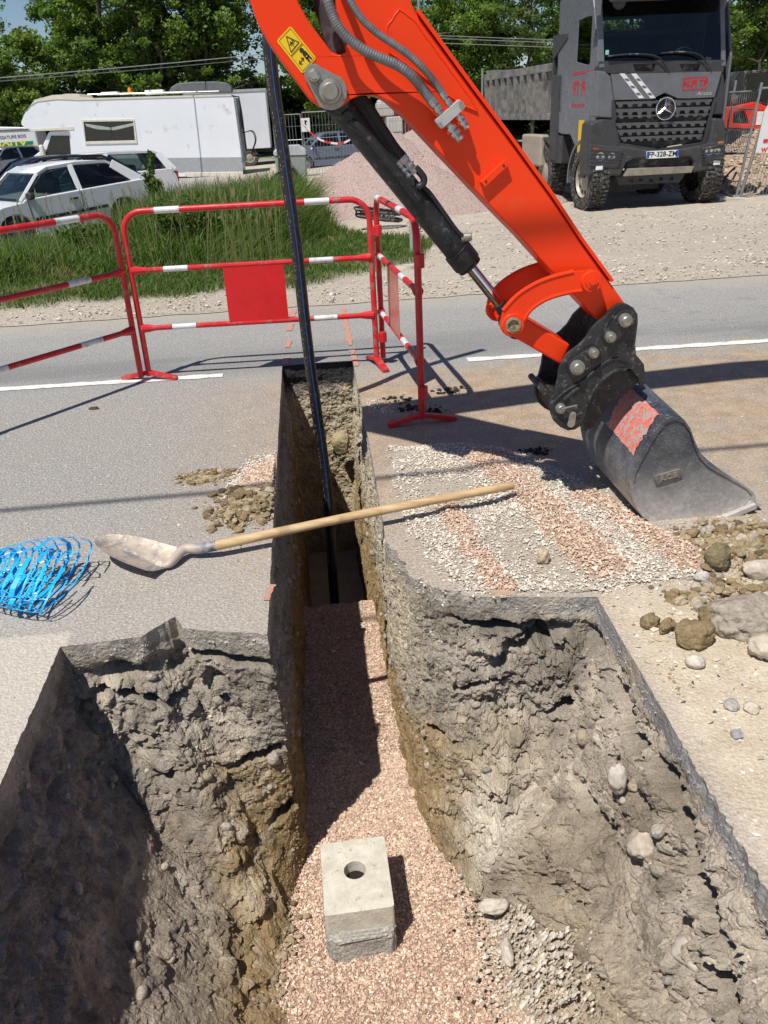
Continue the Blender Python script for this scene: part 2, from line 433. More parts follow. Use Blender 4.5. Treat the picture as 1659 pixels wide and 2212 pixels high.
    rt = (sstep(.1, .2, p[:, 0]) * sstep(2.5, 2.9, p[:, 1]))[:, None]     # right side of the narrow trench: pale gravelly soil
    pale = rt * sstep(.75, .35, dep + .15 * f1)
    c = c * (1 - pale) + g(.50, .43, .315) * pale
    endw = sstep(5.6, 5.75, p[:, 1])[:, None] * sstep(.18, .3, dep)
    c = c * (1 - endw * .75) + g(.46, .40, .28) * endw * .75
    rw = (sstep(.3, .55, p[:, 0]) * sstep(2.45, 2.2, p[:, 1]))[:, None]   # right pit face: dusty
    c = c * (1 - rw * .7) + g(.47, .40, .315) * rw * .7
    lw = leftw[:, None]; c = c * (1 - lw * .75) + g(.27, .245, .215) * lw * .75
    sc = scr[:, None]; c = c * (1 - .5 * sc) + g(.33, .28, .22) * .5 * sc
    dust = sstep(.0, .45, f2 + .3 * f1) * W; c = c * (1 - .5 * dust) + g(.56, .49, .395) * .5 * dust
    bb = np.clip(bl * 1.5 * (1 + .8 * f2[:, 0]), 0, 1)[:, None]; c = c * (1 - bb) + g(.60, .54, .44) * bb
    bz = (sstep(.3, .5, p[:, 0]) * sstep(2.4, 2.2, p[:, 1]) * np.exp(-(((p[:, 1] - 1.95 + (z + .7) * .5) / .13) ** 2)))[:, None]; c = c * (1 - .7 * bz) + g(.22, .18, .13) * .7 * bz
    stn = np.clip(st1 + .8 * st2, 0, 1)[:, None] * (id1 > .5)[:, None]
    c = c * (1 - .45 * stn) + g(.48, .44, .38) * .4 * stn
    dk = sstep(.1, .6, -f2)[:, None] if f2.ndim == 1 else sstep(.1, .6, -f2); c = c * (1 - .42 * dk)
    rg1 = sstep(.8, .88, p[:, 0])[:, None]; asp = sstep(.072, .052, dep + .045 * f2 + .03 * f3 - .012 * rg1) 
    fresh = sstep(.2, .35, f1) * (1 - W)
    ac = g(.44, .40, .345) * (1 + .25 * f2)
    blk = sstep(5.6, 5.78, p[:, 1])[:, None]; ac = ac * (1 - blk) + g(.045, .045, .045) * blk
    rsaw = (sstep(.8, .88, p[:, 0]) * sstep(-.35, -.1, fbm(rim3[S] * (2, 2.2, 1) + 60, 2)))[:, None]; sandy = sstep(.8, .88, p[:, 0])[:, None] * (1 - rsaw); ac = ac * (1 - sandy) + g(.52, .45, .36) * sandy; ac = ac * (1 - rsaw) + g(.37, .355, .335) * rsaw
    asp = np.maximum(asp, blk * sstep(.2, .13, dep + .05 * f2))
    c = c * (1 - asp) + ac * asp
    c = c * (1 + .26 * f3 + .20 * f2 + .10 * f1 + .16 * (k2 - .5)[:, None] + .12 * (k3 - .5)[:, None])
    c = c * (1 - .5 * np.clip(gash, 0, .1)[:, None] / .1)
    idx = np.arange(NS * T).reshape(NS, T); j = np.roll(idx, -1, 0)
    Q = np.stack([idx[:, :-1], j[:, :-1], j[:, 1:], idx[:, 1:]], 2).reshape(-1, 4)
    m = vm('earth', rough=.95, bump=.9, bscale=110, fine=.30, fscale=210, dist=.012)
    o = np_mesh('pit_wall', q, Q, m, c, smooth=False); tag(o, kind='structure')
    # loose crumbs clinging to the cut, coloured like the soil they broke from
    rg = np.random.default_rng(43); k = rg.integers(0, len(q), 150000); k = k[(z[k] < -.03) & (z[k] > -1.15) & (p[k, 1] > .9) & (rg.random(len(k)) > scr[k] * .85) & (gash[k] < .02)]
    k = k[rg.random(len(k)) < .30 + .9 * fbm(q[k] * 5, 3)]
    V, Fc, Cc = chips_arrays(q[k], .0022 + .0075 * rg.random(len(k)) ** 3.2, np.clip(c[k] * rg.uniform(.8, 1.35, (len(k), 1)), 0, .75), seed=44, flat=.9)
    tag(np_mesh('earth_crumbs', V, Fc, vm('crumb', rough=.95, bump=0, fine=.15), Cc), 'dry crumbs of earth and grit clinging to the cut faces of the pit', 'earth', kind='stuff')
    return q, T
WQ, WT = pit_walls()

def road_material():
    g = NG('asphalt'); x, y, z = g.xyz()
    big = g.noise(.7, 5, .6); mid = g.noise(4., 6, .65); fine = g.noise(140, 4, .75)
    base = g.mix(g.mr(fine, .3, .72), (.155, .15, .145), (.47, .455, .425))
    base = g.mix(g.mr(g.vor(75), .14, .34, .85, 0.), base, (.56, .54, .50)); base = g.mix(g.mr(g.vor(33), .05, .13, .9, 0.), base, (.66, .63, .58))
    base = g.mix(g.mr(g.noise(420, 2, .6), .58, .75, 0, .55), base, (.05, .05, .055))
    wave = g.noise(1., 4, .6, vec=g.scaled(.5, 2.2, 1))
    # tyre-darkened lane beyond the line, paler strip near the verge
    lane = g.ma('MULTIPLY', g.mr(y, 5.55, 5.9), g.mr(g.ma('ADD', y, g.ma('MULTIPLY', big, .8)), 7.3, 6.4))
    base = g.mix(g.ma('MULTIPLY', lane, g.mr(wave, .35, .62, .15, .75)), base, (.19, .19, .19))
    paleb = g.mr(g.ma('ADD', y, g.ma('MULTIPLY', mid, 1.)), 7.6, 8.3)
    base = g.mix(g.ma('MULTIPLY', paleb, .6), base, (.42, .38, .32))
    # brown mud film around the trench
    u = g.ma('ADD', y, g.ma('MULTIPLY', g.ma('SUBTRACT', mid, .5), 1.6))
    mud = g.ma('MULTIPLY', g.mr(u, 5.75, 5.1), g.mr(x, -1.0, .35, .12, .95))
    mud = g.ma('MULTIPLY', mud, g.mr(g.noise(2.3, 6, .62), .3, .6, .55, 1.))
    mcol = g.mix(g.mr(g.noise(9, 6, .6), .3, .7), (.33, .235, .15), (.45, .335, .225))
    base = g.mix(g.ma('MULTIPLY', mud, .88), base, mcol)
    wear = g.ma('MULTIPLY', g.mr(g.noise(3.7, 7, .7), .56, .66), g.mr(x, .9, 1.6)); base = g.mix(g.ma('MULTIPLY', wear, .55), base, (.20, .20, .21))
    # pale dust close to the pit
    pd = g.ma('MULTIPLY', g.mr(g.ma('ADD', y, g.ma('MULTIPLY', mid, .8)), 4.4, 2.9), g.mr(g.noise(2.2, 5, .6), .2, .55, .15, .62))
    base = g.mix(pd, base, g.mix(g.mr(g.noise(160, 3, .7), .35, .7), (.34, .315, .28), (.52, .48, .42)))
    # sandy bare ground right of the pit, pale slab left of it
    sand = g.ma('MULTIPLY', g.mr(x, .86, 1.0), g.mr(g.ma('ADD', y, g.ma('MULTIPLY', mid, .5)), 2.95, 2.55))
    scol = g.mix(g.mr(g.noise(7, 8, .7), .3, .7), (.48, .40, .295), (.62, .54, .42))
    scol = g.mix(g.mr(g.noise(120, 3, .7), .5, .8, 0, .5), scol, (.62, .57, .48))
    base = g.mix(sand, base, scol)
    slab = g.ma('MULTIPLY', g.mr(x, -.93, -.95), g.mr(y, 2.56, 2.535))
    base = g.mix(slab, base, g.mix(g.mr(g.noise(60, 5, .7), .3, .7), (.46, .42, .36), (.57, .52, .45)))
    grain = g.ma('ADD', g.mr(g.noise(75, 4, .8), .32, .68, .72, 1.42, False), g.mr(g.vor(60), .10, .30, .35, 0.))
    grain = g.ma('SUBTRACT', grain, g.mr(g.noise(130, 2, .6, vec=g.scaled(1, 1.3, 1)), .56, .66, 0, .32))
    gm_ = g.ma('SUBTRACT', 1., g.ma('MULTIPLY', g.ma('MAXIMUM', sand, slab), .55)); base = g.mix(gm_, base, g.mix(1., base, grain, 'MULTIPLY'))
    rg_ = g.mr(fine, .3, .7, .75, .95)
    g.bump(g.ma('ADD', g.ma('ADD', fine, g.ma('MULTIPLY', g.vor(95), 1.2)), g.ma('MULTIPLY', g.noise(12, 5, .6), .8)), .55, .006)
    return g.fin(base, rg_, 0, .25)
ROADM = road_material()
def road():
    hole = [(p[0], p[1]) for p in rim]
    outer = [(-80, -10), (80, -10), (80, 8.3), (-80, 8.3)]
    # subdivide the outer loop so the triangles stay sane
    flat = outer + hole
    tri = tessellate_polygon([[Vector((*p, 0)) for p in outer], [Vector((*p, 0)) for p in hole]])
    me = bpy.data.meshes.new('road'); me.from_pydata([(*p, 0.) for p in flat], [], [t for t in tri])
    bm = bmesh.new(); bm.from_mesh(me)
    for f in bm.faces:
        f.normal_update()
        if f.normal.z < 0: f.normal_flip()
    bm.to_mesh(me); bm.free(); me.materials.append(ROADM)
    o = bpy.data.objects.new('road', me); COL.objects.link(o); tag(o, kind='structure')
road()

# ------------------------------------------------------------------ yard, car park, far land
def yard_z(x, y):
    return -(.24 + .19 * sstep(3, -3, x)) * sstep(8.6, 15.5, y) + .006
def grass_front(x): return np.interp(x, [-40, -2.8, -1.6, -.25, .45, 1.25, 1.9], [8.6, 8.55, 8.62, 8.6, 8.95, 9.9, 12.5])
def grass_mask(x, y, j=0.):
    right = np.interp(y, [8, 9, 10, 11.5, 13, 16], [.9, 1.2, 1.7, 2.0, 1.5, .4])
    return sstep(-.12, .15, y - grass_front(x) + j) * sstep(.15, -.15, x - right + j) * sstep(.3, -.3, y - np.interp(x, [-40, -6, -2, 1], [14.2, 14.6, 17, 17.5]) + j)
def yard():
    xs = np.unique(np.r_[np.linspace(-160, -14, 30), np.arange(-14, 11, .085), np.linspace(11, 160, 30)])
    ys = np.unique(np.r_[7.8, np.arange(7.84, 15, .07), np.arange(15, 26, .16), np.linspace(26, 80, 40), np.linspace(80, 420, 20)])
    X, Yy = np.meshgrid(xs, ys, indexing='ij'); sh = X.shape; X, Yy = X.ravel(), Yy.ravel()
    p3 = np.c_[X, Yy, X * 0]
    edge = np.where(Yy <= 7.81, .07 * fbm(p3 * (2.2, 1, 1), 4) + .03 * fbm(p3 * 14, 2), 0)
    Z = yard_z(X, Yy); nb = fbm(p3 * 1.3, 4) * .02 + fbm(p3 * 9, 3) * .010
    Z = Z + nb * sstep(7.9, 8.4, Yy) + sstep(7.82, 8.2, Yy) * .012
    gm = grass_mask(X, Yy, .25 * fbm(p3 * 1.5, 3))
    Z += gm * (.05 + .06 * fbm(p3 * .8 + 3, 3))
    f1, f2, f3 = (fbm(p3 * s, 5, .6)[:, None] for s in (.35, 2.2, 11))
    c = np.array((.50, .44, .36)) * (1 + .16 * f1 + .16 * f2 + .22 * f3)
    track = sstep(.25, .55, fbm(np.c_[X * .35, Yy * 1.6, X * 0] + 5, 3))[:, None]; c = c * (1 - .18 * track)
    park = (sstep(-2.5, -3.5, X) * sstep(14.5, 15.5, Yy))[:, None]
    c = c * (1 - park) + np.array((.40, .37, .34)) * (1 + .06 * f2) * park
    soil = np.array((.085, .10, .035)) * (1 + .5 * f2) + np.array((.10, .08, .04)) * sstep(.1, .5, f1 + f2)
    c = c * (1 - gm[:, None]) + soil * gm[:, None]
    far = sstep(40, 60, Yy)[:, None]; c = c * (1 - far) + np.array((.07, .10, .03)) * far
    idx = np.arange(len(X)).reshape(sh)
    Q = np.stack([idx[:-1, :-1], idx[1:, :-1], idx[1:, 1:], idx[:-1, 1:]], 2).reshape(-1, 4)
    o = np_mesh('gravel_yard', np.c_[X, Yy + edge, Z], Q, vm('yard_gravel', bump=.8, bscale=45, fine=.3, fscale=70, dist=.03), c, smooth=True); tag(o, kind='structure')
yard()
mb = MB(); mb.add([(-160, -120, -.004), (160, -120, -.004), (160, -10, -.004), (-160, -10, -.004)], [(0, 1, 2, 3)])
tag(mb.build('ground', pm('plain_gravel', (.4, .36, .3), .9, bump=.3, bscale=30)), kind='structure')

# ------------------------------------------------------------------ pit floor of crushed pink stone
PINKS = [(.60, .43, .32), (.68, .51, .39), (.50, .35, .26), (.74, .61, .49), (.42, .31, .24), (.76, .67, .55)]
PINKW = [5, 5, 3, 2.5, 1.6, 1.2]
WHITES = [(.74, .67, .57), (.66, .59, .49), (.80, .75, .66), (.57, .50, .41), (.46, .42, .37)]
WHITEW = [5, 4, 3, 2, 1]
def floor_z(x, y):
    p3 = np.c_[x, y, np.zeros_like(x)]
    z = ZF + .03 * fbm(p3 * 2.5 + 2, 3) + .012 * fbm(p3 * 8, 2)
    z = z - .42 * sstep(4.32, 4.62, y + .08 * fbm(p3 * 5, 2))                      # the gravel bank ends, bare bottom beyond
    z = z + .13 * sstep(.36, .72, x + .1 * fbm(p3 * 3 + 9, 2)) * sstep(2.6, 2.1, y)   # slumped earth on the right
    return z
def pit_floor():
    xs = np.arange(-.75, .95, .012); ys = np.arange(.2, 5.95, .014)
    X, Yy = np.meshgrid(xs, ys, indexing='ij'); sh = X.shape; X, Yy = X.ravel(), Yy.ravel()
    p3 = np.c_[X, Yy, X * 0]; Z = floor_z(X, Yy) + .004 * fbm(p3 * 45, 2)
    earth = np.clip(sstep(.34, .56, X + .12 * fbm(p3 * 4, 3)) * sstep(2.75, 2.3, Yy) + sstep(4.4, 4.6, Yy), 0, 1)[:, None]
    Z += earth[:, 0] * (.02 * fbm(p3 * 9, 4))
    f = fbm(p3 * 60, 3)[:, None]; f2 = fbm(p3 * 6, 3)[:, None]
    c = np.array((.42, .27, .20)) * (1 + .4 * f); e = np.array((.44, .375, .29)) * (1 + .3 * f2 + .3 * f)
    c = c * (1 - earth) + e * earth
    idx = np.arange(len(X)).reshape(sh)
    Q = np.stack([idx[:-1, :-1], idx[1:, :-1], idx[1:, 1:], idx[:-1, 1:]], 2).reshape(-1, 4)
    o = np_mesh('pit_floor', np.c_[X, Yy, Z], Q, MATS['earth'], c, smooth=True); tag(o, kind='structure')
    rg = np.random.default_rng(21); n = 120000
    # dense near the camera, sparser along the trench
    y = rg.uniform(.75, 4.75, n); y = np.where(rg.random(n) < .35, rg.uniform(1.2, 3., n), y)
    half = np.interp(y, [.7, 1.9, 2.4, 2.6, 5], [.74, .70, .44, .29, .26]); x = rg.uniform(-1, 1, n) * half + np.interp(y, [1, 2.3, 2.6], [.12, .10, 0])
    p3 = np.c_[x, y, x * 0]
    ear = sstep(.34, .62, x + .14 * fbm(p3 * 4, 3)) * sstep(2.75, 2.3, y)
    keep = (rg.random(n) > ear * .86) & (y < 4.6)
    x, y = x[keep], y[keep]; z = floor_z(x, y); s = (.0036 + .0058 * rg.random(len(x)) ** 1.3) * np.where(rg.random(len(x)) < .03, 1.8, 1)
    C = palette(len(x), PINKS, PINKW, rg)
    V, Fc, Cc = chips_arrays(np.c_[x, y, z + rg.uniform(0, .007, len(x))], s, C, seed=4)
    tag(np_mesh('crushed_stone', V, Fc, vm('chip', rough=.9, bump=0, fine=.12), Cc), 'pink crushed stone bedding covering the bottom of the trench', 'gravel', kind='stuff')
pit_floor()

# ------------------------------------------------------------------ crushed stone spread on the road
def stripe(x, y, a, b, w):
    a, b = np.array(a), np.array(b); d = b - a; t = np.clip(((x - a[0]) * d[0] + (y - a[1]) * d[1]) / d.dot(d), 0, 1)
    return np.exp(-(((x - a[0] - t * d[0]) ** 2 + (y - a[1] - t * d[1]) ** 2) / w ** 2))
from mathutils.geometry import intersect_point_line
def inpoly(x, y, poly):
    r = np.zeros(len(x), bool); n = len(poly)
    for i in range(n):
        (x1, y1), (x2, y2) = poly[i], poly[i - 1]
        c = ((y1 > y) != (y2 > y)) & (x < (x2 - x1) * (y - y1) / (y2 - y1 + 1e-12) + x1); r ^= c
    return r
_P = lambda *pp: [tuple(on_level(a, b)[:2]) for a, b in pp]
SPREAD = _P((836, 965), (1010, 960), (1150, 985), (1255, 1045), (1390, 1130), (1515, 1190), (1500, 1250), (1330, 1268), (1290, 1285), (1010, 1278), (930, 1210), (868, 1120))
RIDGES = [(_P((1050, 992), (1190, 1115), (1300, 1225)), .115, .030), (_P((963, 1095), (1020, 1190), (1085, 1272)), .062, .014), (_P((1262, 1070), (1390, 1150), (1500, 1215)), .085, .018)]
def ridge_amt(x, y):
    h = np.zeros_like(x); k = np.zeros_like(x)
    for pts, w, hh in RIDGES:
        for a, b in zip(pts[:-1], pts[1:]):
            s = stripe(x, y, a, b, w); h = np.maximum(h, hh * s); k = np.maximum(k, s)
    return h, k
def spread_z(x, y):
    p3 = np.c_[x, y, np.zeros_like(x)]; h, k = ridge_amt(x, y)
    return h + .006 + .006 * fbm(p3 * 7, 3)
def spread():
    rg = np.random.default_rng(31); n = 88000
    x = rg.uniform(.2, 2.0, n); y = rg.uniform(2.4, 4.25, n); p3 = np.c_[x, y, x * 0]
    jx, jy = x + .05 * fbm(p3 * 5, 3), y + .06 * fbm(p3 * 5 + 9, 3)
    ins = inpoly(jx, jy, SPREAD); _, k = ridge_amt(jx, jy)
    dens = np.where(ins, .46 + .6 * k + 1.1 * fbm(p3 * 3.0, 4) + .5 * fbm(p3 * 14, 2), .0)
    halo = np.exp(-(np.hypot(x - .9, (y - 3.0) * 1.5) / .75) ** 2) * .10; dens = np.maximum(dens, halo)
    keep = (rg.random(n) < np.clip(dens, 0, 1)) & ((x > .93) | (y > 2.5)) & (x > .27 + .05 * rg.random(n))
    x, y, k = x[keep], y[keep], k[keep]; m = len(x)
    pink = rg.random(m) < np.clip(sstep(.25, .75, k + .28 * fbm(np.c_[x, y, x * 0] * 9, 3)) * .88 + .06, 0, 1)
    C = np.where(pink[:, None], palette(m, PINKS, PINKW, rg), palette(m, WHITES, WHITEW, rg))
    z = spread_z(x, y) * np.where(inpoly(x, y, SPREAD), 1, .15)
    V, Fc, Cc = chips_arrays(np.c_[x, y, z + rg.uniform(-.001, .005, m)], (.0034 + .0062 * rg.random(m) ** 1.5) * np.where(rg.random(m) < .02, 2., 1), C, seed=5)
    tag(np_mesh('spilled_gravel', V, Fc, MATS['chip'], Cc), 'white and pink crushed stone spilled in bands on the road beside the bucket', 'gravel', kind='stuff')
    # low relief under the chips
    xs = np.arange(.285, 1.9, .012); ys = np.arange(2.50, 4.2, .012); X, Yy = np.meshgrid(xs, ys, indexing='ij'); sh = X.shape; X, Yy = X.ravel(), Yy.ravel()
    h, k = ridge_amt(X, Yy); pj = np.c_[X, Yy, X * 0]; ins = inpoly(X + .07 * fbm(pj * 6, 3), Yy + .07 * fbm(pj * 6 + 9, 3), SPREAD) & ((X < .90) | (Yy > 2.45)); Z = h * .85 + np.where(ins, .003, -.004) + .003 * fbm(pj * 40, 2)
    kk = sstep(.3, .65, k)[:, None]; c = (np.array((.52, .36, .27)) * kk + np.array((.47, .415, .34)) * (1 - kk)) * (1 + .3 * fbm(pj * 60, 3)[:, None]); idx = np.arange(len(X)).reshape(sh)
    Q = np.stack([idx[:-1, :-1], idx[1:, :-1], idx[1:, 1:], idx[:-1, 1:]], 2).reshape(-1, 4); Q = Q[(Z[Q] > .0).all(1)]
    tag(np_mesh('gravel_bed', np.c_[X, Yy, Z], Q, MATS['earth'], c, smooth=True), 'low ridge of pink stone dust under the spilled gravel', 'gravel', kind='stuff')
    # left of the trench: pink heap by the edge and scattered pale chips
    n = 15000; a = np.array(on_level(575, 1035)[:2]); x = a[0] + rg.normal(0, .085, n); y = a[1] + rg.normal(0, .13, n) + (a[0] - x) * -.6
    p3 = np.c_[x, y, x * 0]; r = np.hypot((x - a[0]) / .13, (y - a[1]) / .22)
    keep = (x < -.262) & (r < 1.7 + fbm(p3 * 6, 2)) & (rg.random(n) < np.exp(-r * .45)); x, y, r = x[keep], y[keep], r[keep]; m = len(x)
    pink = rg.random(m) < sstep(1.35, .6, r); C = np.where(pink[:, None], palette(m, PINKS, PINKW, rg), palette(m, WHITES, WHITEW, rg))
    V, Fc, Cc = chips_arrays(np.c_[x, y, .03 * np.exp(-r * r) * rg.random(m) + .003], rg.uniform(.005, .010, m), C, seed=6)
    tag(np_mesh('gravel_heap', V, Fc, MATS['chip'], Cc), 'small spill of pink crushed stone at the left rim of the trench', 'gravel', kind='stuff')
    # thin scatter over road, verge and yard
    X, Yy, S = [], [], []
    def sc(n, x0, x1, y0, y1, s0, s1, w=None):
        x = rg.uniform(x0, x1, n); y = rg.uniform(y0, y1, n); s = s0 + (s1 - s0) * rg.random(n) ** 3
        if w is not None: k = rg.random(n) < w(x, y); x, y, s = x[k], y[k], s[k]
        X.append(x); Yy.append(y); S.append(s)
    cl = lambda x, y: np.clip(.45 + 1.3 * fbm(np.c_[x, y, x * 0] * 2.2, 3), 0, 1)
    sc(2600, -1.9, -.27, 2.66, 5.2, .0025, .009, lambda x, y: cl(x, y) * (.25 + .75 * sstep(-1.3, -.4, x)))
    sc(1500, .27, 2.8, 3.6, 5.6, .003, .008, cl); sc(900, -3, 4, 5.9, 7.8, .003, .009, cl)
    sc(12000, .94, 2.6, .8, 2.75, .002, .012, cl); sc(500, .94, 2.6, .8, 2.75, .008, .02, cl); sc(500, -1.8, -.98, 1., 2.6, .003, .006, cl)
    x, y, s = map(np.concatenate, (X, Yy, S)); m = len(x)
    cols = WHITES + [(.42, .34, .20), (.10, .10, .11), (.50, .42, .30)]; C = palette(m, cols, [3, 3, 2, 3, 2, 3, .7, 3], rg)
    V, Fc, Cc = chips_arrays(np.c_[x, y, s * .3], s, C, seed=7)
    tag(np_mesh('loose_grit', V, Fc, MATS['chip'], Cc), 'loose pale grit scattered over the dusty road', 'grit', kind='stuff')
    X, Yy, S = [], [], []
    sc(9000, -4.5, 6, 7.85, 8.9, .006, .028, lambda x, y: sstep(9.1, 8.0, y) * cl(x, y)); sc(13000, .5, 9, 8.2, 15, .008, .035, lambda x, y: cl(x, y) * sstep(.2, 1.6, x)); sc(2500, -9, 6.5, 8, 9.2, .01, .03, cl)
    x, y, s = map(np.concatenate, (X, Yy, S)); k = rg.random(len(x)) > grass_mask(x, y) * .93; x, y, s = x[k], y[k], s[k]; m = len(x)
    C = palette(m, [(.56, .51, .43), (.48, .43, .36), (.64, .60, .52), (.36, .35, .34), (.28, .27, .27)], [4, 4, 3, 2, 1], rg)
    V, Fc, Cc = chips_arrays(np.c_[x, y, yard_z(x, y) + s * .35 + .012], s, C, seed=8)
    tag(np_mesh('verge_stones', V, Fc, MATS['chip'], Cc), 'pale limestone gravel along the far road edge and over the yard', 'gravel', kind='stuff')
spread()

# pebbles half buried in the cut faces
def wall_pebbles():
    rg = np.random.default_rng(41); NT = WT
    W = WQ.reshape(NS, NT, 3); P, R = [], []
    for _ in range(900):
        i = rg.integers(0, NS); j = rg.integers(22, 125); P.append(W[i, j]); R.append(.005 + .024 * rg.random() ** 3)
    Vb, Fb = ico(2); n = len(P); P, R = np.array(P), np.array(R)
    V = Vb[None] * R[:, None, None] * rg.uniform(.55, 1.15, (n, 1, 3)) * (1 + .15 * rg.normal(size=(n, len(Vb), 1)) * .3)
    a = rg.uniform(0, 6.3, n); ca, sa = np.cos(a)[:, None], np.sin(a)[:, None]; b = rg.normal(0, .6, n); cb, sb = np.cos(b)[:, None], np.sin(b)[:, None]
    x, y, z = V[..., 0], V[..., 1], V[..., 2]; x, y = x * ca - y * sa, x * sa + y * ca; y, z = y * cb - z * sb, y * sb + z * cb
    V = np.stack([x, y, z], 2) + P[:, None]; C = palette(n, [(.42, .37, .30), (.48, .43, .36), (.36, .30, .22), (.34, .31, .28)], [3, 2, 3, 1], rg)
    Fc = (Fb[None] + (np.arange(n) * len(Vb))[:, None, None]).reshape(-1, 3)
    tag(np_mesh('embedded_pebbles', V.reshape(-1, 3), Fc, MATS['earth'], np.repeat(C, len(Vb), 0), smooth=True), 'rounded pebbles stuck in the cut earth of the pit', 'pebbles', kind='stuff')
wall_pebbles()

# ------------------------------------------------------------------ road markings
def marking():
    g = NG('line_paint'); n = g.noise(30, 6, .75)
    g.fin(g.mix(g.mr(n, .56, .66), (.74, .73, .70), (.30, .29, .28)), .7)
    rg = random.Random(3)
    for k, (a, b) in enumerate((((-9., 5.99), (-.66, 5.685)), ((1.05, 5.628), (9., 5.36)))):
        a, b = Vector(a), Vector(b); n = int((b - a).length / .03); vs, fs = [], []
        for i in range(n + 1):
            p = a.lerp(b, i / n); w = .045 + .004 * math.sin(i * .7) + rg.uniform(-.005, .005)
            vs += [(p.x, p.y - w, .004), (p.x, p.y + w + rg.uniform(-.004, .004), .004)]
        for i in range(n):
            fs.append((2 * i, 2 * i + 2, 2 * i + 3, 2 * i + 1))
        mb = MB(); mb.add(vs, fs); tag(mb.build('road_marking', g.m), kind='structure')
    # dark crack sealing and drip stains
    # orange spray marks of the surveyors
    om = pm('orange_spray', (.85, .20, .07), .85, var=.25, scale=60, dirt=(.3, .28, .26), dirt_amt=.55, dscale=70)
    def blob(pts, w, seed):
        rg = random.Random(seed); mb = MB(); pts = [on_level(*p, .005) for p in pts]; P = bez(pts, 10); vs = []; fs = []
        for i, p in enumerate(P):
            t = (P[min(i + 1, len(P) - 1)] - P[max(i - 1, 0)]).normalized(); s = Vector((-t.y, t.x, 0)); ww = w * rg.uniform(.55, 1.15)
            vs += [p - s * ww, p + s * ww]
        for i in range(len(P) - 1): fs.append((2 * i, 2 * i + 2, 2 * i + 3, 2 * i + 1))
        mb.add(vs, fs); return mb
    mb = blob([(741, 664), (748, 700), (757, 745)], .024, 1); mb2 = blob([(760, 755), (770, 790)], .02, 2); mb.add(mb2.v, mb2.f)
    for s, (x, y) in enumerate(((632, 676), (626, 706), (622, 742), (617, 778))):
        q = blob([(x + 3, y - 7), (x - 2, y + 8)], .028, 5 + s); mb.add(q.v, q.f)
    q = blob([(590, 1262), (580, 1280), (576, 1296)], .014, 12); mb.add(q.v, q.f)
    tag(mb.build('spray_mark', om), kind='structure')
    q = blob([(772, 800), (776, 840), (786, 880)], .012, 15)
marking()
# ================================================================== NEAR OBJECTS
RED = pm('barrier_red', (.58, .018, .022), .38, var=.08, dirt=(.30, .17, .14), dirt_amt=.22, dscale=14, bump=.03)
WHT = pm('reflective_white', (.72, .72, .74), .35, var=.05, dirt=(.4, .37, .33), dirt_amt=.25, dscale=14)
def fr(origin, xd):
    """frame with x along the barrier"""
    xd = Vector((*xd[:2], 0)).normalized(); M = Matrix(((xd.x, -xd.y, 0, origin[0]), (xd.y, xd.x, 0, origin[1]), (0, 0, 1, 0), (0, 0, 0, 1))); return M
def barrier(a, b, label, H=1.10, panel=None, feet=(0,), bands=((.135, .235), (.74, .84)), panel_m=None):
    a, b = Vector(a), Vector(b); L = (b - a).length; rz = math.atan2(b.y - a.y, b.x - a.x)
    t = thing('safety_barrier', label, 'barrier', (a.x, a.y, 0), rz, 'red and white tube barriers round the trench')
    r = .0195; R = .13; mb = MB()
    pts = [(0, 0, .03), (0, 0, H - R)] + [(R - R * math.cos(k * PI / 16), 0, H - R + R * math.sin(k * PI / 16)) for k in range(1, 9)]
    pts += [(L - R + R * math.sin(k * PI / 16), 0, H - R + R * math.cos(k * PI / 16)) for k in range(0, 8)] + [(L, 0, H - R), (L, 0, .03)]
    mb.tube(pts, r, 12); mb.build('frame', RED, t, smooth=True)
    for z in (.735, .355):
        mb = MB(); P = [(.005, 0, z), (.05, 0, z), (.10, 0, z), (L - .10, 0, z), (L - .05, 0, z), (L - .005, 0, z)]
        mb.tube(P, [.030, .026, .0175, .0175, .026, .030], 10)
        mb.build('rail', RED, t, smooth=True)
    for z, rr in ((H, .0207), (.735, .0187), (.355, .0187)):
        for u0, u1 in bands:
            mb = MB(); mb.tube([(L * u0, 0, z), (L * u1, 0, z)], rr, 12); mb.build('reflective_band', WHT, t, smooth=True)
    if panel:
        mb = MB(); mb.box(((panel[0] + panel[1]) / 2, -.012, (.735 + .355) / 2), (panel[1] - panel[0], .003, .36)); mb.build('panel', panel_m or RED, t)
    for z in (.90, .20):
        mb = MB(); mb.box((L + .028, 0, z), (.055, .03, .055)); mb.tube([(L + .05, 0, z - .035), (L + .05, 0, z + .035)], .027, 10); mb.build('coupling', RED, t, bevel=.004)
    for u, dr in feet:
        mb = MB(); x = L * u
        for s in (-1, 1):
            P0 = Vector((x, 0, .052)); P1 = Vector((x + s * .20 * dr[0], s * .20 * dr[1], .012))
            mb.bar(P0, P1, .046, .026)
        mb.build('foot', RED, t, bevel=.004)
    return t
def loc_dir(rz, d):
    c, s = math.cos(-rz), math.sin(-rz); return (d[0] * c - d[1] * s, d[0] * s + d[1] * c)
A = (-1.165, 5.72); B = (.416, 5.655); rz2 = math.atan2(B[1] - A[1], B[0] - A[0])
PANM = pm('panel_red', (.62, .012, .016), .32, var=.05, bump=0.)
barrier(A, B, 'red and white tube barrier across the trench end with a red panel facing us', panel=(.60, 1.0), panel_m=PANM,
        feet=((0, loc_dir(rz2, (.97, -.25))), (1, loc_dir(rz2, (.22, -.97)))))
C1 = (-1.215, 5.69); D1 = (-2.17, 4.46)
barrier(C1, D1, 'red and white tube barrier running off the left edge of the picture towards the camera', feet=(), bands=((.17, .28), (.62, .74)))
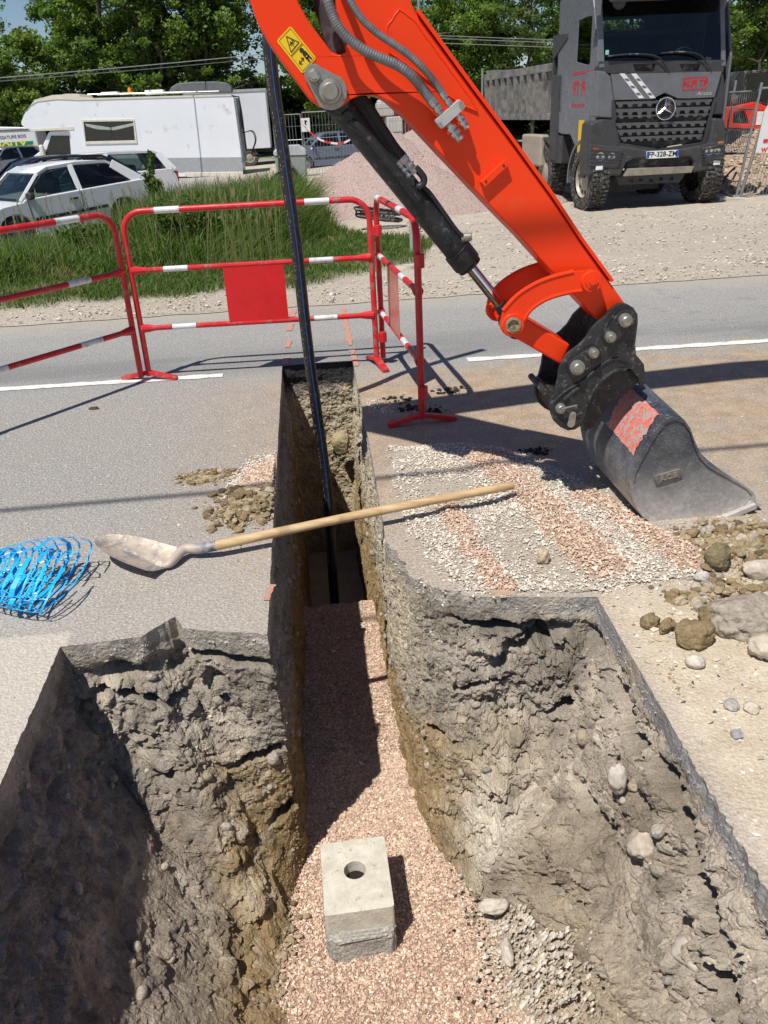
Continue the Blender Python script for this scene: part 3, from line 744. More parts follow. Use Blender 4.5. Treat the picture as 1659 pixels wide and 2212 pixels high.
C3 = (.468, 5.745); D3 = (.562, 4.405); rz3 = math.atan2(D3[1] - C3[1], D3[0] - C3[0])
PM3 = pm('panel_grazing_sheen', (.60, .18, .14), .3, var=.05, bump=0.)  # paler red paints in the washed sheen of a panel at grazing angle
barrier(C3, D3, 'red and white tube barrier along the right side of the trench, seen almost end on', panel=(.42, .80), panel_m=PM3,
        feet=((1, loc_dir(rz3, (.98, .08))),), bands=((.06, .16), (.62, .72)))

# ------------------------------------------------------------------ black water pipe with the blue stripe
def pipe():
    P = [on_plane(722, 1290, 5.0), on_plane(712, 1120, 4.94), on_plane(700, 1000, 4.9), on_plane(665, 750, 4.80), on_plane(640, 530, 4.72), on_plane(612, 330, 4.66), on_plane(581, 80, 4.62)]
    e = P[-1] + (P[-1] - P[-2]) * 1.3 + Vector((.1, .0, 0)); e2 = e + (P[-1] - P[-2]) * .7 + Vector((.22, .1, -.05))
    P = [P[0] + Vector((.02, -.02, -.25))] + P + [e, e2]; C = bez(P, 8)
    t = thing('water_pipe', 'black plastic water pipe with a thin blue stripe rising out of the trench', 'pipe', C[0])
    off = C[0]; C = [c - off for c in C]
    mb = MB(); mb.tube(C, .0325, 20); mb.build('pipe_wall', pm('black_pe', (.016, .016, .018), .38, var=.2, dirt=(.14, .12, .10), dirt_amt=.16, dscale=45), t, smooth=True)
    # stripe: thin ribbon on the face turned to the camera, slightly right of the middle
    for ang, w in ((.12, .0022),):
        mb = MB(); vs = []; fs = []
        for i, p in enumerate(C):
            tg = (C[min(i + 1, len(C) - 1)] - C[max(i - 1, 0)]).normalized(); n = Vector((.0, -1, 0)); n = (n - tg * n.dot(tg)).normalized(); s = tg.cross(n)
            if s.x < 0: s = -s
            q = p + (n * math.cos(ang) + s * math.sin(ang)) * .0332; vs += [q - s * w, q + s * w]
        for i in range(len(C) - 1): fs.append((2 * i, 2 * i + 2, 2 * i + 3, 2 * i + 1))
        mb.add(vs, fs); mb.build('stripe', pm('stripe_blue', (.02, .10, .36), .45, bump=0), t)
    wm = pm('print_white', (.28, .28, .28), .6, bump=0); rg = random.Random(5); mb = MB()
    for i in range(10, len(C) - 3):
        for k in range(3):
            p = C[i].lerp(C[i + 1], k / 3); tg = (C[i + 1] - C[i]).normalized(); n = Vector((0, -1, 0)); n = (n - tg * n.dot(tg)).normalized(); s = tg.cross(n)
            if s.x < 0: s = -s
            q = p + (n * math.cos(-.75) + s * math.sin(-.75)) * .0331
            if rg.random() < .5: mb.bar(q, q + tg * .012, .003, .0006, upv=n)
    mb.build('printed_marking', wm, t)['kind'] = 'stuff'
pipe()

# ------------------------------------------------------------------ shovel laid across the trench
def shovel():
    WOOD = NG('ash_wood'); g = WOOD
    n = g.noise(5, 6, .6, vec=g.scaled(1, 9, 9)); c = g.mix(g.mr(n, .3, .7), (.47, .31, .15), (.66, .48, .27)); c = g.mix(g.mr(g.noise(6, 5, .7), .56, .7, 0, .55), c, (.28, .19, .10))
    g.bump(g.noise(40, 4, .6, vec=g.scaled(1, 8, 8)), .2, .003); g.fin(c, .62)
    a = on_level(1106, 1049, .085); b = on_level(462, 1180, .052)
    t = thing('shovel', 'long wooden handled shovel with a dusty round steel blade lying across the trench', 'shovel', (b.x, b.y, 0))
    o = Vector((b.x, b.y, 0)); a, b = a - o, b - o
    P = [a.lerp(b, k / 12) + Vector((0, 0, .008 * math.sin(k / 12 * PI))) for k in range(13)]
    mb = MB(); P2 = [a + (a - b).normalized() * .006] + P; mb.tube(P2, [.012] + [.0185 + .0012 * math.sin(k * 1.3) * .4 + .0015 * k / 12 for k in range(13)], 16); mb.build('handle', g.m, t, smooth=True, angle=60)
    SM = NG('dusty_steel'); g = SM; c = g.mix(g.mr(g.noise(14, 6, .7), .35, .6), (.30, .28, .26), (.54, .45, .36)); c = g.mix(g.mr(g.noise(40, 5, .7), .5, .62), c, (.60, .52, .43)); g.bump(g.noise(60, 5, .6), .3, .004); g.fin(c, .55, .35)
    SB = NG('socket_blue'); g = SB; x_, y_, z_ = g.xyz(); c = g.mix(g.mr(g.noise(30, 6, .7), .40, .6), (.05, .075, .13), (.34, .33, .33)); c = g.mix(g.mr(g.ma('ADD', x_, g.ma('MULTIPLY', g.noise(30, 5), .08)), .02, -.07), c, (.50, .42, .35)); g.fin(c, .6, .1)
    s0 = b; s1 = on_level(398, 1190, .035) - o; s2 = on_level(366, 1218, .025) - o; s3 = on_level(350, 1222, .02) - o
    mb = MB(); mb.tube(bez([b + (a - b).normalized() * .01, s0.lerp(s1, .5), s1 + Vector((0, 0, .006)), s2, s3], 5), [.0215] * 8 + [.021, .021, .021, .020, .020, .019, .018, .016, .014, .012, .011, .010, .009], 14)
    mb.build('socket', SB.m, t, smooth=True)
    # blade: dished, pointed outline on a curved grid
    heel_c = on_level(352, 1222, .022) - o; tip = on_level(210, 1172, .075) - o; heelR = on_level(384, 1251, .004) - o; heelL = on_level(408, 1190, .03) - o
    ax = (tip - heel_c); Lb = ax.length; ax.normalize(); sd = Vector((0, 0, 1)).cross(ax).normalized(); nz = ax.cross(sd)
    if nz.z < 0: nz = -nz
    def prof(u): return .098 * (1 - .10 * u) * math.sqrt(max(0, 1 - max(0, (u - .25) / .75) ** 2.1))
    vs, fs = [], []; NU, NV = 26, 18
    for lay in (0, -.0025):
        for i in range(NU + 1):
            u = i / NU; w = prof(u)
            for j in range(NV + 1):
                v = j / NV * 2 - 1; y = v * w
                z = .012 + .034 * (v * v) * (w / .098) * (1 - .35 * u) + .02 * u * u + lay + (-.010 * math.exp(-(v / .12) ** 2) * (1 - u))
                vs.append(heel_c + ax * (u * Lb - .012 * (1 - abs(v))) + sd * y + nz * (z - .012))
    n1 = (NU + 1) * (NV + 1)
    for i in range(NU):
        for j in range(NV):
            q = [i * (NV + 1) + j, (i + 1) * (NV + 1) + j, (i + 1) * (NV + 1) + j + 1, i * (NV + 1) + j + 1]
            fs.append(tuple(q)); fs.append(tuple(k + n1 for k in q[::-1]))
    ring = [j for j in range(NV + 1)] + [i * (NV + 1) + NV for i in range(1, NU + 1)] + [NU * (NV + 1) + j for j in range(NV - 1, -1, -1)] + [i * (NV + 1) for i in range(NU - 1, 0, -1)]
    for k in range(len(ring)):
        a_, b_ = ring[k], ring[(k + 1) % len(ring)]; fs.append((a_, b_, b_ + n1, a_ + n1))
    mb = MB(); mb.add(vs, fs); mb.build('blade', SM.m, t, smooth=True, angle=50)
shovel()

# ------------------------------------------------------------------ blue warning mesh, loosely rolled
def net():
    m = NG('blue_plastic'); g = m; g.fin(g.mix(g.noise(8, 3), (.01, .36, .80), (.02, .50, .95)), .3)
    rg = random.Random(12); mb = MB()
    # a loose roll of wide-meshed net, sprung open into tall arches
    c0 = Vector((-1.215, 2.83, 0)); axu = Vector((.985, -.17, 0)).normalized(); pe = Vector((-axu.y, axu.x, 0)); L = .52; NH = 14
    def pt(s, a, k):
        R = (.158 - .03 * k) * (1 + .10 * math.sin(7 * s + k) + .05 * math.sin(3 * a + 9 * s)); sag = .5 + .5 * math.cos(a)
        lean = .05 * math.sin(a * .5 + 6 * s + k)
        return c0 + axu * (s + .022 * math.sin(a + k * 2) + .03 * sag) + pe * (R * math.sin(a) * 1.05 + lean) + Vector((0, 0, .004 + R * 1.18 * sag * (1 - .16 * math.sin(4 * s + k) ** 2)))
    for k in range(2):
        for i in range(NH):
            s0 = -.34 + L * i / (NH - 1) + rg.uniform(-.008, .008); wide = (i + k) % 5 == 1; a0 = rg.uniform(-.3, .3)
            P = [pt(s0, a0 + j / 36 * 2 * PI, k) + Vector((rg.uniform(-.002, .002),) * 3) for j in range(37)]; vs, fs = [], []
            for j, p in enumerate(P):
                q = axu * (.0105 if wide else .0036); vs += [p - q, p + q]
            for j in range(36): fs.append((2 * j, 2 * j + 2, 2 * j + 3, 2 * j + 1))
            mb.add(vs, fs)
        for i in range(9):
            a = i / 9 * 2 * PI + k * .25; P = [pt(-.36 + j / 30 * (L + .03), a + .06 * math.sin(j * 1.1 + i * 2), k) for j in range(31)]; mb.tube(P, .0019, 4, caps=False)
    for i in range(10):
        b = c0 + axu * rg.uniform(-.36, -.20) + pe * rg.uniform(-.1, .12) + Vector((0, 0, .16)); P = [b, b + Vector((rg.uniform(-.04, .05), rg.uniform(-.04, .04), .05)), b + Vector((rg.uniform(-.08, .08), rg.uniform(-.08, .08), rg.uniform(.06, .15)))]; vs, fs = [], []
        for p in bez(P, 5): vs += [p - axu * .004, p + axu * .004]
        for j in range(len(vs) // 2 - 1): fs.append((2 * j, 2 * j + 2, 2 * j + 3, 2 * j + 1))
        mb.add(vs, fs)
    o = mb.build('warning_mesh', m.m); tag(recentre(o), 'tangled roll of bright blue plastic warning mesh on the asphalt left of the shovel blade', 'plastic mesh')
net()

# ------------------------------------------------------------------ concrete block with a round hole
def block():
    x0, x1, y0, y1, zb, zt = -.140, .104, 1.99, 2.305, -1.135, -.885
    n = 26; hc = (-.018, 2.165); hr = .040
    CM = NG('old_concrete'); g = CM; x, y, z = g.xyz()
    c = g.mix(g.mr(g.noise(16, 6, .65), .3, .7), (.52, .485, .40), (.70, .665, .56))
    c = g.mix(g.mr(g.noise(34, 6, .7), .60, .68, 0, .8), c, (.30, .24, .14)); c = g.mix(g.mr(g.noise(7, 4, .6), .55, .75, 0, .6), c, (.36, .37, .34))
    low = g.mr(g.ma('ADD', z, g.ma('MULTIPLY', g.noise(25, 3), .05)), .175, .150)
    c = g.mix(low, c, g.mix(g.mr(g.noise(90, 3, .7), .35, .65), (.30, .285, .255), (.56, .53, .47))); g.bump(g.ma('ADD', g.noise(120, 5, .65), g.noise(22, 5, .6)), .5, .006); g.fin(c, .92)
    mb = MB(); cx, cy = (x0 + x1) / 2, (y0 + y1) / 2
    poly = rounded([(x0 - cx, y0 - cy), (x1 - cx, y0 - cy), (x1 - cx + .004, y1 - cy), (x0 - cx + .003, y1 - cy)], .012, 3)
    hole = [(hc[0] - cx + hr * math.cos(a), hc[1] - cy + hr * math.sin(a)) for a in np.linspace(0, 2 * PI, 33)[:-1]]
    mb.prism(poly, lambda a, b, d: (a, b, d), .150, zt - zb, [hole])
    o = mb.build('block_body', CM.m, None, bevel=.006)
    t = thing('concrete_block', 'pale square concrete block with a round hole, standing at the bottom of the pit', 'concrete block', (cx, cy, zb), .03); o.parent = t
    mb = MB(); mb.lathe([(hr * 1.05, .196), (hr * 1.05, .200)], (hc[0] - cx, hc[1] - cy, 0), 'Z', 20); mb.build('hole_shade_disc', pm('hole_shade', (.016, .011, .009), .95, bump=.5), o.parent)  # near-black disc partway down paints in the shade of a deep hole
    # rough broken footing
    V, Fc = ico(5); p = V.copy(); sg = lambda v: np.sign(v) * np.abs(v) ** .22
    p = np.stack([sg(V[:, 0]) * .124, sg(V[:, 1]) * .165, sg(V[:, 2]) * .088], 1); p[:, 1] -= .022; p += V * (.014 * fbm(V * 3.3 + 3, 4)[:, None] + .008 * fbm(V * 12, 3)[:, None])
    p[:, 2] += .068; gsh = .27 + .16 * fbm(V * 9, 3)[:, None]; o = np_mesh('footing', p, Fc, vm('rough_concrete', bump=.8, bscale=110, fine=.35, fscale=130, dist=.012), np.array((1, .95, .86)) * gsh * 1.6, t, smooth=True)
block()

# ------------------------------------------------------------------ stones, clods and rubble
CLAY = vm('clay', rough=.95, bump=.9, bscale=55, fine=.25, fscale=90, dist=.014)
STONE = vm('stone', rough=.85, bump=.35, bscale=60, fine=.16, fscale=60, dist=.006)
CC, SC_ = (.27, .20, .11), (.46, .41, .34)
def put(name, px, py, r, seed, col, mat, label, cat, size=(1, 1, .7), z=0., group=None, sub=4, rough=.28, ang=.5, rz=0., sink=.2):
    p = on_level(px, py, z); o = rock(name, p, r, seed, mat, col, size, sub, rough, ang, rz, sink)
    return tag(o, label, cat, group)
put('boulder', 1618, 1352, .125, 3, (.36, .315, .255), vm('pitted_stone', rough=.9, bump=.9, bscale=45, fine=.3, fscale=70, dist=.012), 'big angular grey boulder at the right edge beside the pit', 'boulder', (1.15, .85, .62), sub=5, ang=.95, rough=.3)
put('clay_clod', 1493, 1388, .062, 4, CC, CLAY, 'largest brown clay clod on the sandy ground left of the big boulder', 'clod', (1.1, .85, .75), sub=5, rough=.4)
put('clay_clod', 1440, 1362, .034, 5, CC, CLAY, 'long brown clod joined to the left of the largest clay clod', 'clod', (1.3, .7, .7), rough=.4, rz=.6)
put('clay_clod', 1402, 1353, .032, 6, CC, CLAY, 'small round brown clod nearest the edge of the right cut face', 'clod', (1, .9, .9), rough=.3)
put('clay_clod', 1528, 1350, .034, 7, (.26, .2, .11), CLAY, 'brown clod wedged between the largest clod and the boulder', 'clod', (.9, .9, 1.1), rough=.4)
put('stone', 1500, 1438, .033, 8, (.56, .50, .42), STONE, 'smooth pale stone lying just below the largest clay clod', 'stone', (1, .85, .7), ang=.5, rough=.2)
put('stone', 1172, 1218, .034, 9, (.48, .39, .27), STONE, 'tan upright stone standing alone on the spilled gravel', 'stone', (.75, .7, 1.1), ang=.4, sink=.1)
put('stone', 1515, 1255, .028, 10, (.50, .47, .42), STONE, 'pale pebble at the right end of the pink gravel band', 'stone', (1, .8, .8), ang=.3)
put('stone', 1548, 1230, .058, 11, (.23, .185, .11), CLAY, 'tall muddy brown lump behind the pebbles at the right of the gravel', 'clod', (.8, .7, 1.0), rough=.35)
put('stone', 1640, 1243, .062, 12, (.48, .42, .34), STONE, 'rounded pale rock at the right edge beyond the boulder', 'stone', (1.2, .8, .6), ang=.7, rough=.25)
put('stone', 1655, 1415, .06, 13, (.50, .44, .35), STONE, 'pale rock cut by the right edge of the picture below the boulder', 'stone', (1, .9, .7), ang=.3)
put('stone', 1580, 1528, .022, 14, (.40, .375, .34), STONE, 'small grey pebble alone on the sandy ground right of the cut', 'stone', ang=.6, rough=.25)
put('stone', 1622, 1535, .024, 15, (.55, .49, .40), STONE, 'small beige pebble near the right edge on the sandy ground', 'stone', ang=.6, rough=.25)
put('stone', 1590, 1590, .018, 16, (.33, .33, .34), STONE, 'little blue grey pebble lowest on the sandy ground', 'stone', ang=.6, rough=.25)
put('mud_lump', 235 * .865, 1022 * .865, .022, 17, (.10, .075, .045), CLAY, 'small dark lump of mud alone on the asphalt at the left', 'mud', (1.3, .7, .6)) if False else put('mud_lump', 204, 884, .026, 17, (.10, .075, .045), CLAY, 'small dark lump of mud alone on the asphalt behind the shovel', 'mud', (1.3, .6, .5))
# stones caught in the right face of the pit
def put3(name, p, r, seed, col, mat, label, cat, **k):
    o = rock(name, p, r, seed, mat, col, k.get('size', (1, 1, .7)), 4, k.get('rough', .3), k.get('ang', .75), k.get('rz', 0), .3); return tag(o, label, cat, k.get('group'))
put3('stone', (.835, 1.70, -.40), .060, 21, (.47, .40, .32), STONE, 'large rounded stone with a rusty side sticking out of the right pit face', 'stone', size=(.9, 1, .8))
put3('stone', (.80, 1.84, -.30), .042, 22, (.52, .47, .40), STONE, 'long pale stone standing above the rusty stone in the right pit face', 'stone', size=(.7, .7, 1.3))
put3('stone', (.88, 1.38, -.46), .075, 23, (.50, .45, .38), STONE, 'pale boulder in the right pit face at the edge of the picture', 'stone')
put3('stone', (.47, 2.02, -.98), .045, 25, (.54, .48, .41), STONE, 'flat pale stone where the right slope meets the pink gravel', 'stone', size=(1.4, .7, .6))
put3('stone', (.48, 1.86, -1.02), .04, 26, (.56, .50, .42), STONE, 'slim pale stone lower on the slump beside the pink gravel', 'stone', size=(.6, 1.3, .6))
put3('stone', (.12, 5.66, -.62), .085, 27, (.40, .33, .2), CLAY, 'rounded lump bulging from the end wall behind the pipe', 'stone', size=(1, .8, 1.1))
# broken asphalt lumps and clods in heaps
def mound(name, label, cat, cx, cy, rx, ry, h, col, seed, mat, limx=None):
    xs = np.arange(cx - rx * 1.6, cx + rx * 1.6, .006); ys = np.arange(cy - ry * 1.6, cy + ry * 1.6, .006); X, Yy = np.meshgrid(xs, ys, indexing='ij'); sh = X.shape; X, Yy = X.ravel(), Yy.ravel(); p3 = np.c_[X, Yy, X * 0 + seed]
    d = np.hypot((X - cx) / rx, (Yy - cy) / ry) + .35 * fbm(p3 * 9, 4); H = h * np.clip(1 - d, -.3, 1) + .5 * h * ridged(p3 * 24, 3) * sstep(1.1, .5, d) - .35 * h * sstep(.6, 1.0, d) + .003 * fbm(p3 * 90, 2)
    if limx: H = np.where((X > limx[0]) & (X < limx[1]), H, -1)
    c = np.array(col) * (1 + .35 * fbm(p3 * 18, 4) + .2 * fbm(p3 * 90, 2))[:, None]; idx = np.arange(len(X)).reshape(sh)
    Q = np.stack([idx[:-1, :-1], idx[1:, :-1], idx[1:, 1:], idx[:-1, 1:]], 2).reshape(-1, 4); Q = Q[(H[Q] > -.004).all(1)]
    tag(np_mesh(name, np.c_[X, Yy, np.maximum(H, -.003) + .001], Q, mat, c), label, cat, kind='stuff')
def heap(name, label, cat, pts, n, spread, r0, r1, cols, w, mat, seed, zfun=lambda x, y: 0 * x, pile=.0, limx=None):
    """a pile of crumbs nobody could count"""
    rg = np.random.default_rng(seed); Vs, Fs, Cs = [], [], []; o = 0
    for i in range(n):
        c = pts[rg.integers(len(pts))]; x = c[0] + rg.normal(0, spread[0]); y = c[1] + rg.normal(0, spread[1])
        if limx and not (limx[0] < x < limx[1]): continue
        r = r0 + (r1 - r0) * rg.random() ** 4.; p, Fc = rock_arrays(r, seed * 100 + i, 2, .5, .85, (1, rg.uniform(.6, 1), rg.uniform(.5, .9)))
        dd = math.hypot((x - c[0]) / spread[0], (y - c[1]) / spread[1]); z = pile * math.exp(-dd * dd / 2) * rg.random() + r * .25
        Vs.append(p + (x, y, z)); Fs.append(Fc + o); o += len(p); k = rg.choice(len(cols), p=np.array(w) / sum(w)); Cs.append(np.tile(np.array(cols[k]) * (1 + rg.normal(0, .12)), (len(p), 1)))
    ob = np_mesh(name, np.concatenate(Vs), np.concatenate(Fs), mat, np.concatenate(Cs), smooth=False); return tag(ob, label, cat, kind='stuff')
_g = lambda x, y: tuple(on_level(x, y)[:2])
CL = [(.30, .22, .125), (.39, .305, .19), (.48, .405, .29), (.21, .15, .085)]
_a = on_level(548, 1094); mound('clay_mound', 'fine yellow clay under the clods at the left rim of the trench', 'clay', _a.x, _a.y, .15, .15, .035, (.34, .265, .145), 3, CLAY, (-2, -.266))
_a = on_level(448, 1032); mound('clay_mound', 'thin smear of yellow clay farther up the left rim', 'clay', _a.x, _a.y, .13, .07, .010, (.38, .31, .19), 5, CLAY, (-2, -.266))
_a = on_level(1600, 1185); mound('clay_mound', 'trampled olive brown soil under the clods below the bucket', 'clay', _a.x, _a.y, .22, .13, .03, (.33, .26, .15), 7, CLAY)
heap('clay_heap', 'crumbly yellow brown clay heaped at the left rim of the trench', 'clay', [_g(535, 1085), _g(555, 1100), _g(525, 1110), _g(570, 1080)], 1500, (.07, .08), .003, .030, CL, [4, 3, 2, 2], CLAY, 51, pile=.05, limx=(-2, -.262))
heap('clay_heap', 'thin patch of yellow clay crumbs farther up the left rim', 'clay', [_g(425, 1032), _g(465, 1028)], 600, (.06, .045), .002, .018, CL, [4, 3, 2, 2], CLAY, 52, pile=.012, limx=(-2, -.262))
heap('clay_heap', 'olive brown clods and pebbles strewn below the bucket at the right', 'clay', [_g(1545, 1160), _g(1600, 1175), _g(1640, 1160), _g(1650, 1200), _g(1590, 1210), _g(1560, 1290)], 1500, (.09, .07), .003, .032, CL + [(.42, .37, .3)], [4, 4, 2, 2, 1.5], CLAY, 53, pile=.03)
heap('asphalt_crumbs', 'black crumbs of broken asphalt near the foot of the right barrier', 'asphalt crumbs', [_g(890, 885), _g(860, 865), _g(930, 890), _g(975, 845)], 260, (.055, .04), .003, .018, [(.04, .04, .042), (.07, .068, .065)], [2, 1], CLAY, 54, pile=.01)
heap('asphalt_crumbs', 'little patch of black asphalt crumbs on the gravel left of the bucket', 'asphalt crumbs', [_g(1140, 975), _g(1160, 980), _g(1170, 972)], 130, (.03, .014), .003, .014, [(.04, .04, .042), (.07, .068, .065)], [2, 1], CLAY, 55, pile=.008)
heap('gravel_spill', 'tiny spill of pale gravel against the right rim near the barrier foot', 'gravel', [_g(808, 872), _g(822, 882)], 300, (.035, .05), .003, .009, [PINKS[0], WHITES[0], WHITES[2]], [1, 2, 2], CLAY, 56, pile=.01, limx=(.26, 2))
heap('slump', 'crumbled earth and pebbles slumped at the foot of the right pit face', 'earth', [(.50, 2.02), (.56, 1.9), (.50, 1.75), (.55, 1.6), (.62, 1.8)], 2600, (.08, .14), .0025, .012, [(.66, .59, .49), (.58, .51, .41), (.44, .37, .28), (.70, .65, .56)], [3, 3, 2, 2], CLAY, 57) 
_o = bpy.data.objects.get('slump')
_v = _o.data.vertices
for v in _v: v.co.z += float(-1.06 + .30 * max(0, v.co.x - .46) / .3)
heap('wall_rubble', 'crumbs of earth along the foot of the shaded left pit face', 'earth', [(-.36, 2.0), (-.38, 1.85), (-.42, 1.7), (-.31, 2.1)], 900, (.04, .09), .003, .018, [(.34, .28, .20), (.40, .32, .22), (.36, .26, .14)], [2, 2, 2], CLAY, 58)
for v in bpy.data.objects['wall_rubble'].data.vertices: v.co.z += float(-1.08 + .5 * max(0, -.33 - v.co.x))
# ================================================================== EXCAVATOR ARM AND BUCKET
def z4(x, y): return ((1150 + x / 2.1545) / 1.15742, (600 + y / 2.1545) / 1.15742)
def z2(x, y): return ((600 + x / 2.5523) / 1.15742, (y / 2.5523) / 1.15742)
def zc(x, y): return ((820 + x / 4.1475) / 1.15742, (100 + y / 4.1475) / 1.15742)
def on(pts, y, f=None): return [(lambda p: (p.x, p.z))(on_plane(*(f(*q) if f else q), y)) for q in pts]
def excavator():
    yn = 3.20; yf = 3.38; yc = (yn + yf) / 2
    t = thing('excavator', 'orange red excavator arm reaching down to its dusty trenching bucket on the road', 'excavator', (0, 0, 0))
    PX = NG('excavator_paint'); g = PX
    c = g.mix(g.mr(g.noise(1.5, 4), .3, .7), (.80, .040, .004), (.86, .052, .006))
    c = g.mix(g.mr(g.noise(5, 10, .75), .55, .78, 0, .42), c, (.42, .17, .09)); c = g.mix(g.mr(g.noise(60, 7, .78), .63, .69, 0, .75), c, (.12, .04, .02))
    g.bump(g.noise(25, 3, .5), .04, .006); PX = g.fin(c, .42, spec=.3)
    BK = pm('black_steel', (.014, .015, .017), .45, var=.3, scale=9, dirt=(.12, .11, .10), dirt_amt=.14, dscale=40, bump=.2, bscale=60)
    CP = pm('coupler_black', (.022, .023, .025), .45, var=.4, scale=14, dirt=(.20, .175, .15), dirt_amt=.16, dscale=40, bump=.5, bscale=45)
    ZN = pm('zinc', (.50, .50, .48), .32, .85, var=.18, scale=30, dirt=(.3, .28, .22), dirt_amt=.3, dscale=30)
    PIN = pm('pin_steel', (.36, .36, .34), .42, .7, var=.2, scale=25, dirt=(.25, .23, .17), dirt_amt=.35, dscale=25)
    CHR = pm('chrome', (.75, .75, .78), .06, 1., var=.02, bump=0)
    P3 = lambda a, b, d: (a, d, b)
    # --- dipper
    main = on([(612, -20), (640, 20), (660, 50), (690, 88), (715, 118), (732, 124), (748, 118), (757, 95)], yn)
    low = [(497, 0)] 
    outl = on([(540, 0), (548, 28), (560, 58), (580, 92), (605, 128), (640, 175), (668, 212), (690, 230), (712, 237), (738, 231), (756, 216), (776, 207), (798, 205), (818, 208), (838, 218), (874, 250), (912, 290), (950, 331), (1019, 404), (1080, 468), (1130, 519), (1194, 590), (1250, 648), (1290, 690), (1312, 698), (1335, 688), (1352, 668), (1349, 654), (1318, 610), (1251, 518), (1189, 424), (1097, 297), (1019, 193), (960, 112), (898, 27), (882, -10)], yn)
    top = [(-.05, 2.55), (-.40, 3.02), (-.62, 3.30), (-.78, 3.40), (-.93, 3.36), (-1.0, 3.2), (-.94, 3.02), (-.78, 2.80), (-.55, 2.52), (-.33, 2.25)]
    hole = on([(628, -40), (648, 12), (668, 48), (695, 84), (716, 112), (733, 119), (748, 112), (752, 92), (742, 62), (728, 25), (722, -30), (712, -75), (680, -105), (640, -90)], yn)
    mb = MB(); mb.prism(outl + top, P3, yn, yf, [hole]); o = mb.build('dipper_arm', PX, t, bevel=.006)
    # flange along the upper edge, reinforcing plate, weld ridge
    R = on([(898, 27), (960, 112), (1019, 193), (1097, 297), (1189, 424), (1251, 518), (1318, 610)], yn)
    mb = MB()
    for a, b in zip(R[:-1], R[1:]): mb.bar((a[0], yn - .005, a[1]), (b[0], yn - .005, b[1]), .03, .022, upv=(0, 1, 0)) if False else mb.bar((a[0] + .006, yc, a[1] + .006), (b[0] + .006, yc, b[1] + .006), yf - yn + .024, .012, upv=(.8, 0, .6))
    mb.build('arm_flange', PX, t)
    q = on([(895, 45), (960, 135), (1018, 215), (1030, 240), (1000, 228), (940, 185), (880, 140), (840, 112), (835, 60), (862, 20)], yn)
    mb = MB(); mb.prism(q, P3, yn - .005, yn + .002); mb.build('reinforcing_plate', PX, t, bevel=.002); mb = MB(); mb.tube([(x + .0012 * math.sin(i * 1.7), yn - .004, z) for i, (x, z) in enumerate([(a[0] + (b[0] - a[0]) * k / 8, a[1] + (b[1] - a[1]) * k / 8) for a, b in zip(q, q[1:] + q[:1]) for k in range(8)])], .0035, 6, closed=True); mb.build('weld_bead', PX, t, smooth=True)
    q = on([(728, 20), (748, 40), (757, 100), (800, 140), (822, 205), (800, 190), (770, 150), (752, 128)], yn)
    # bracket bar with two bolts
    a, b = on([(1040, 398), (1092, 350)], yn); mb = MB(); mb.bar((a[0], yn - .012, a[1]), (b[0], yn - .012, b[1]), .026, .024, upv=(0, 1, 0))
    o = mb.build('bracket', PX, t, bevel=.002); 
    for p in (on([(1047, 391)], yn)[0], on([(1085, 357)], yn)[0]): mb = MB(); mb.lathe([(.004, -.026), (.004, -.02)], (p[0], yn, p[1]), 'Y', 10); mb.build('bolt', BK, t)
    # black hose bundle passing through the eye
    P = [(on_plane(x, y, yc)) for x, y in ((690, -60), (703, 0), (716, 50), (728, 90), (733, 118))]; mb = MB(); mb.tube(bez(P, 5), .042, 14); mb.build('rubber_pad', pm('rubber', (.03, .03, .032), .8, var=.3, dirt=(.2, .2, .2), dirt_amt=.35), t, smooth=True)
    # --- pins of the upper boss
    def pin(px, py, r, y=yn, h=.03, m=ZN, name='pin', dome=True, f=None):
        p = on_plane(*(f(px, py) if f else (px, py)), y); mb = MB()
        pr = [(r * 1.0, .002), (r * 1.0, -h * .55), (r * .93, -h * .7), (r * .74, -h * .74), (r * .72, -h), (r * .60, -h * 1.12)] if dome else [(r, .002), (r, -h)]
        mb.lathe(pr, (p.x, y, p.z), 'Y', 28); return mb.build(name, m, t, smooth=True)
    def plate(pts, rad, y, th, m, name='pin_plate', f=None):
        P = on(pts, y, f); (ax, az), (bx, bz) = P; d = Vector((bx - ax, bz - az)); an = math.atan2(d.y, d.x); poly = []
        for k in range(13): a = an + PI / 2 + PI * k / 12; poly.append((ax + rad[0] * math.cos(a), az + rad[0] * math.sin(a)))
        for k in range(13): a = an - PI / 2 + PI * k / 12; poly.append((bx + rad[1] * math.cos(a), bz + rad[1] * math.sin(a)))
        mb = MB(); mb.prism(poly, P3, y - th, y + .001); return mb.build(name, m, t, bevel=.0015)
    plate([(678, 162), (713, 198)], (.033, .058), yn - .0, .012, PIN)
    pin(713, 198, .040, yn - .012, .045, PIN); pin(678, 163, .021, yn - .012, .028, ZN)
    # --- warning sticker
    q = on([(233, 262), (322, 165), (488, 372), (398, 472)], yn, z2); YL = pm('sticker_yellow', (.80, .52, .01), .4, var=.04, dirt=(.5, .35, .1), dirt_amt=.1)
    mb = MB(); mb.prism(rounded(q, .008, 3), P3, yn - .0022, yn - .0006); st = mb.build('warning_sticker', YL, t)
    IK = pm('sticker_ink', (.02, .018, .015), .5, bump=0); A, B_, C_, D_ = [Vector(v) for v in q]
    def S(u, v): p = A * (1 - u) * (1 - v) + B_ * u * (1 - v) + C_ * u * v + D_ * (1 - u) * v; return (p.x, p.y)
    mb = MB()
    def ln(pts, w, closed=True):
        n = len(pts)
        for i in range(n if closed else n - 1):
            a, b = pts[i], pts[(i + 1) % n]; mb.bar((a[0], yn - .0028, a[1]), (b[0], yn - .0028, b[1]), w, .0008, upv=(0, 1, 0))
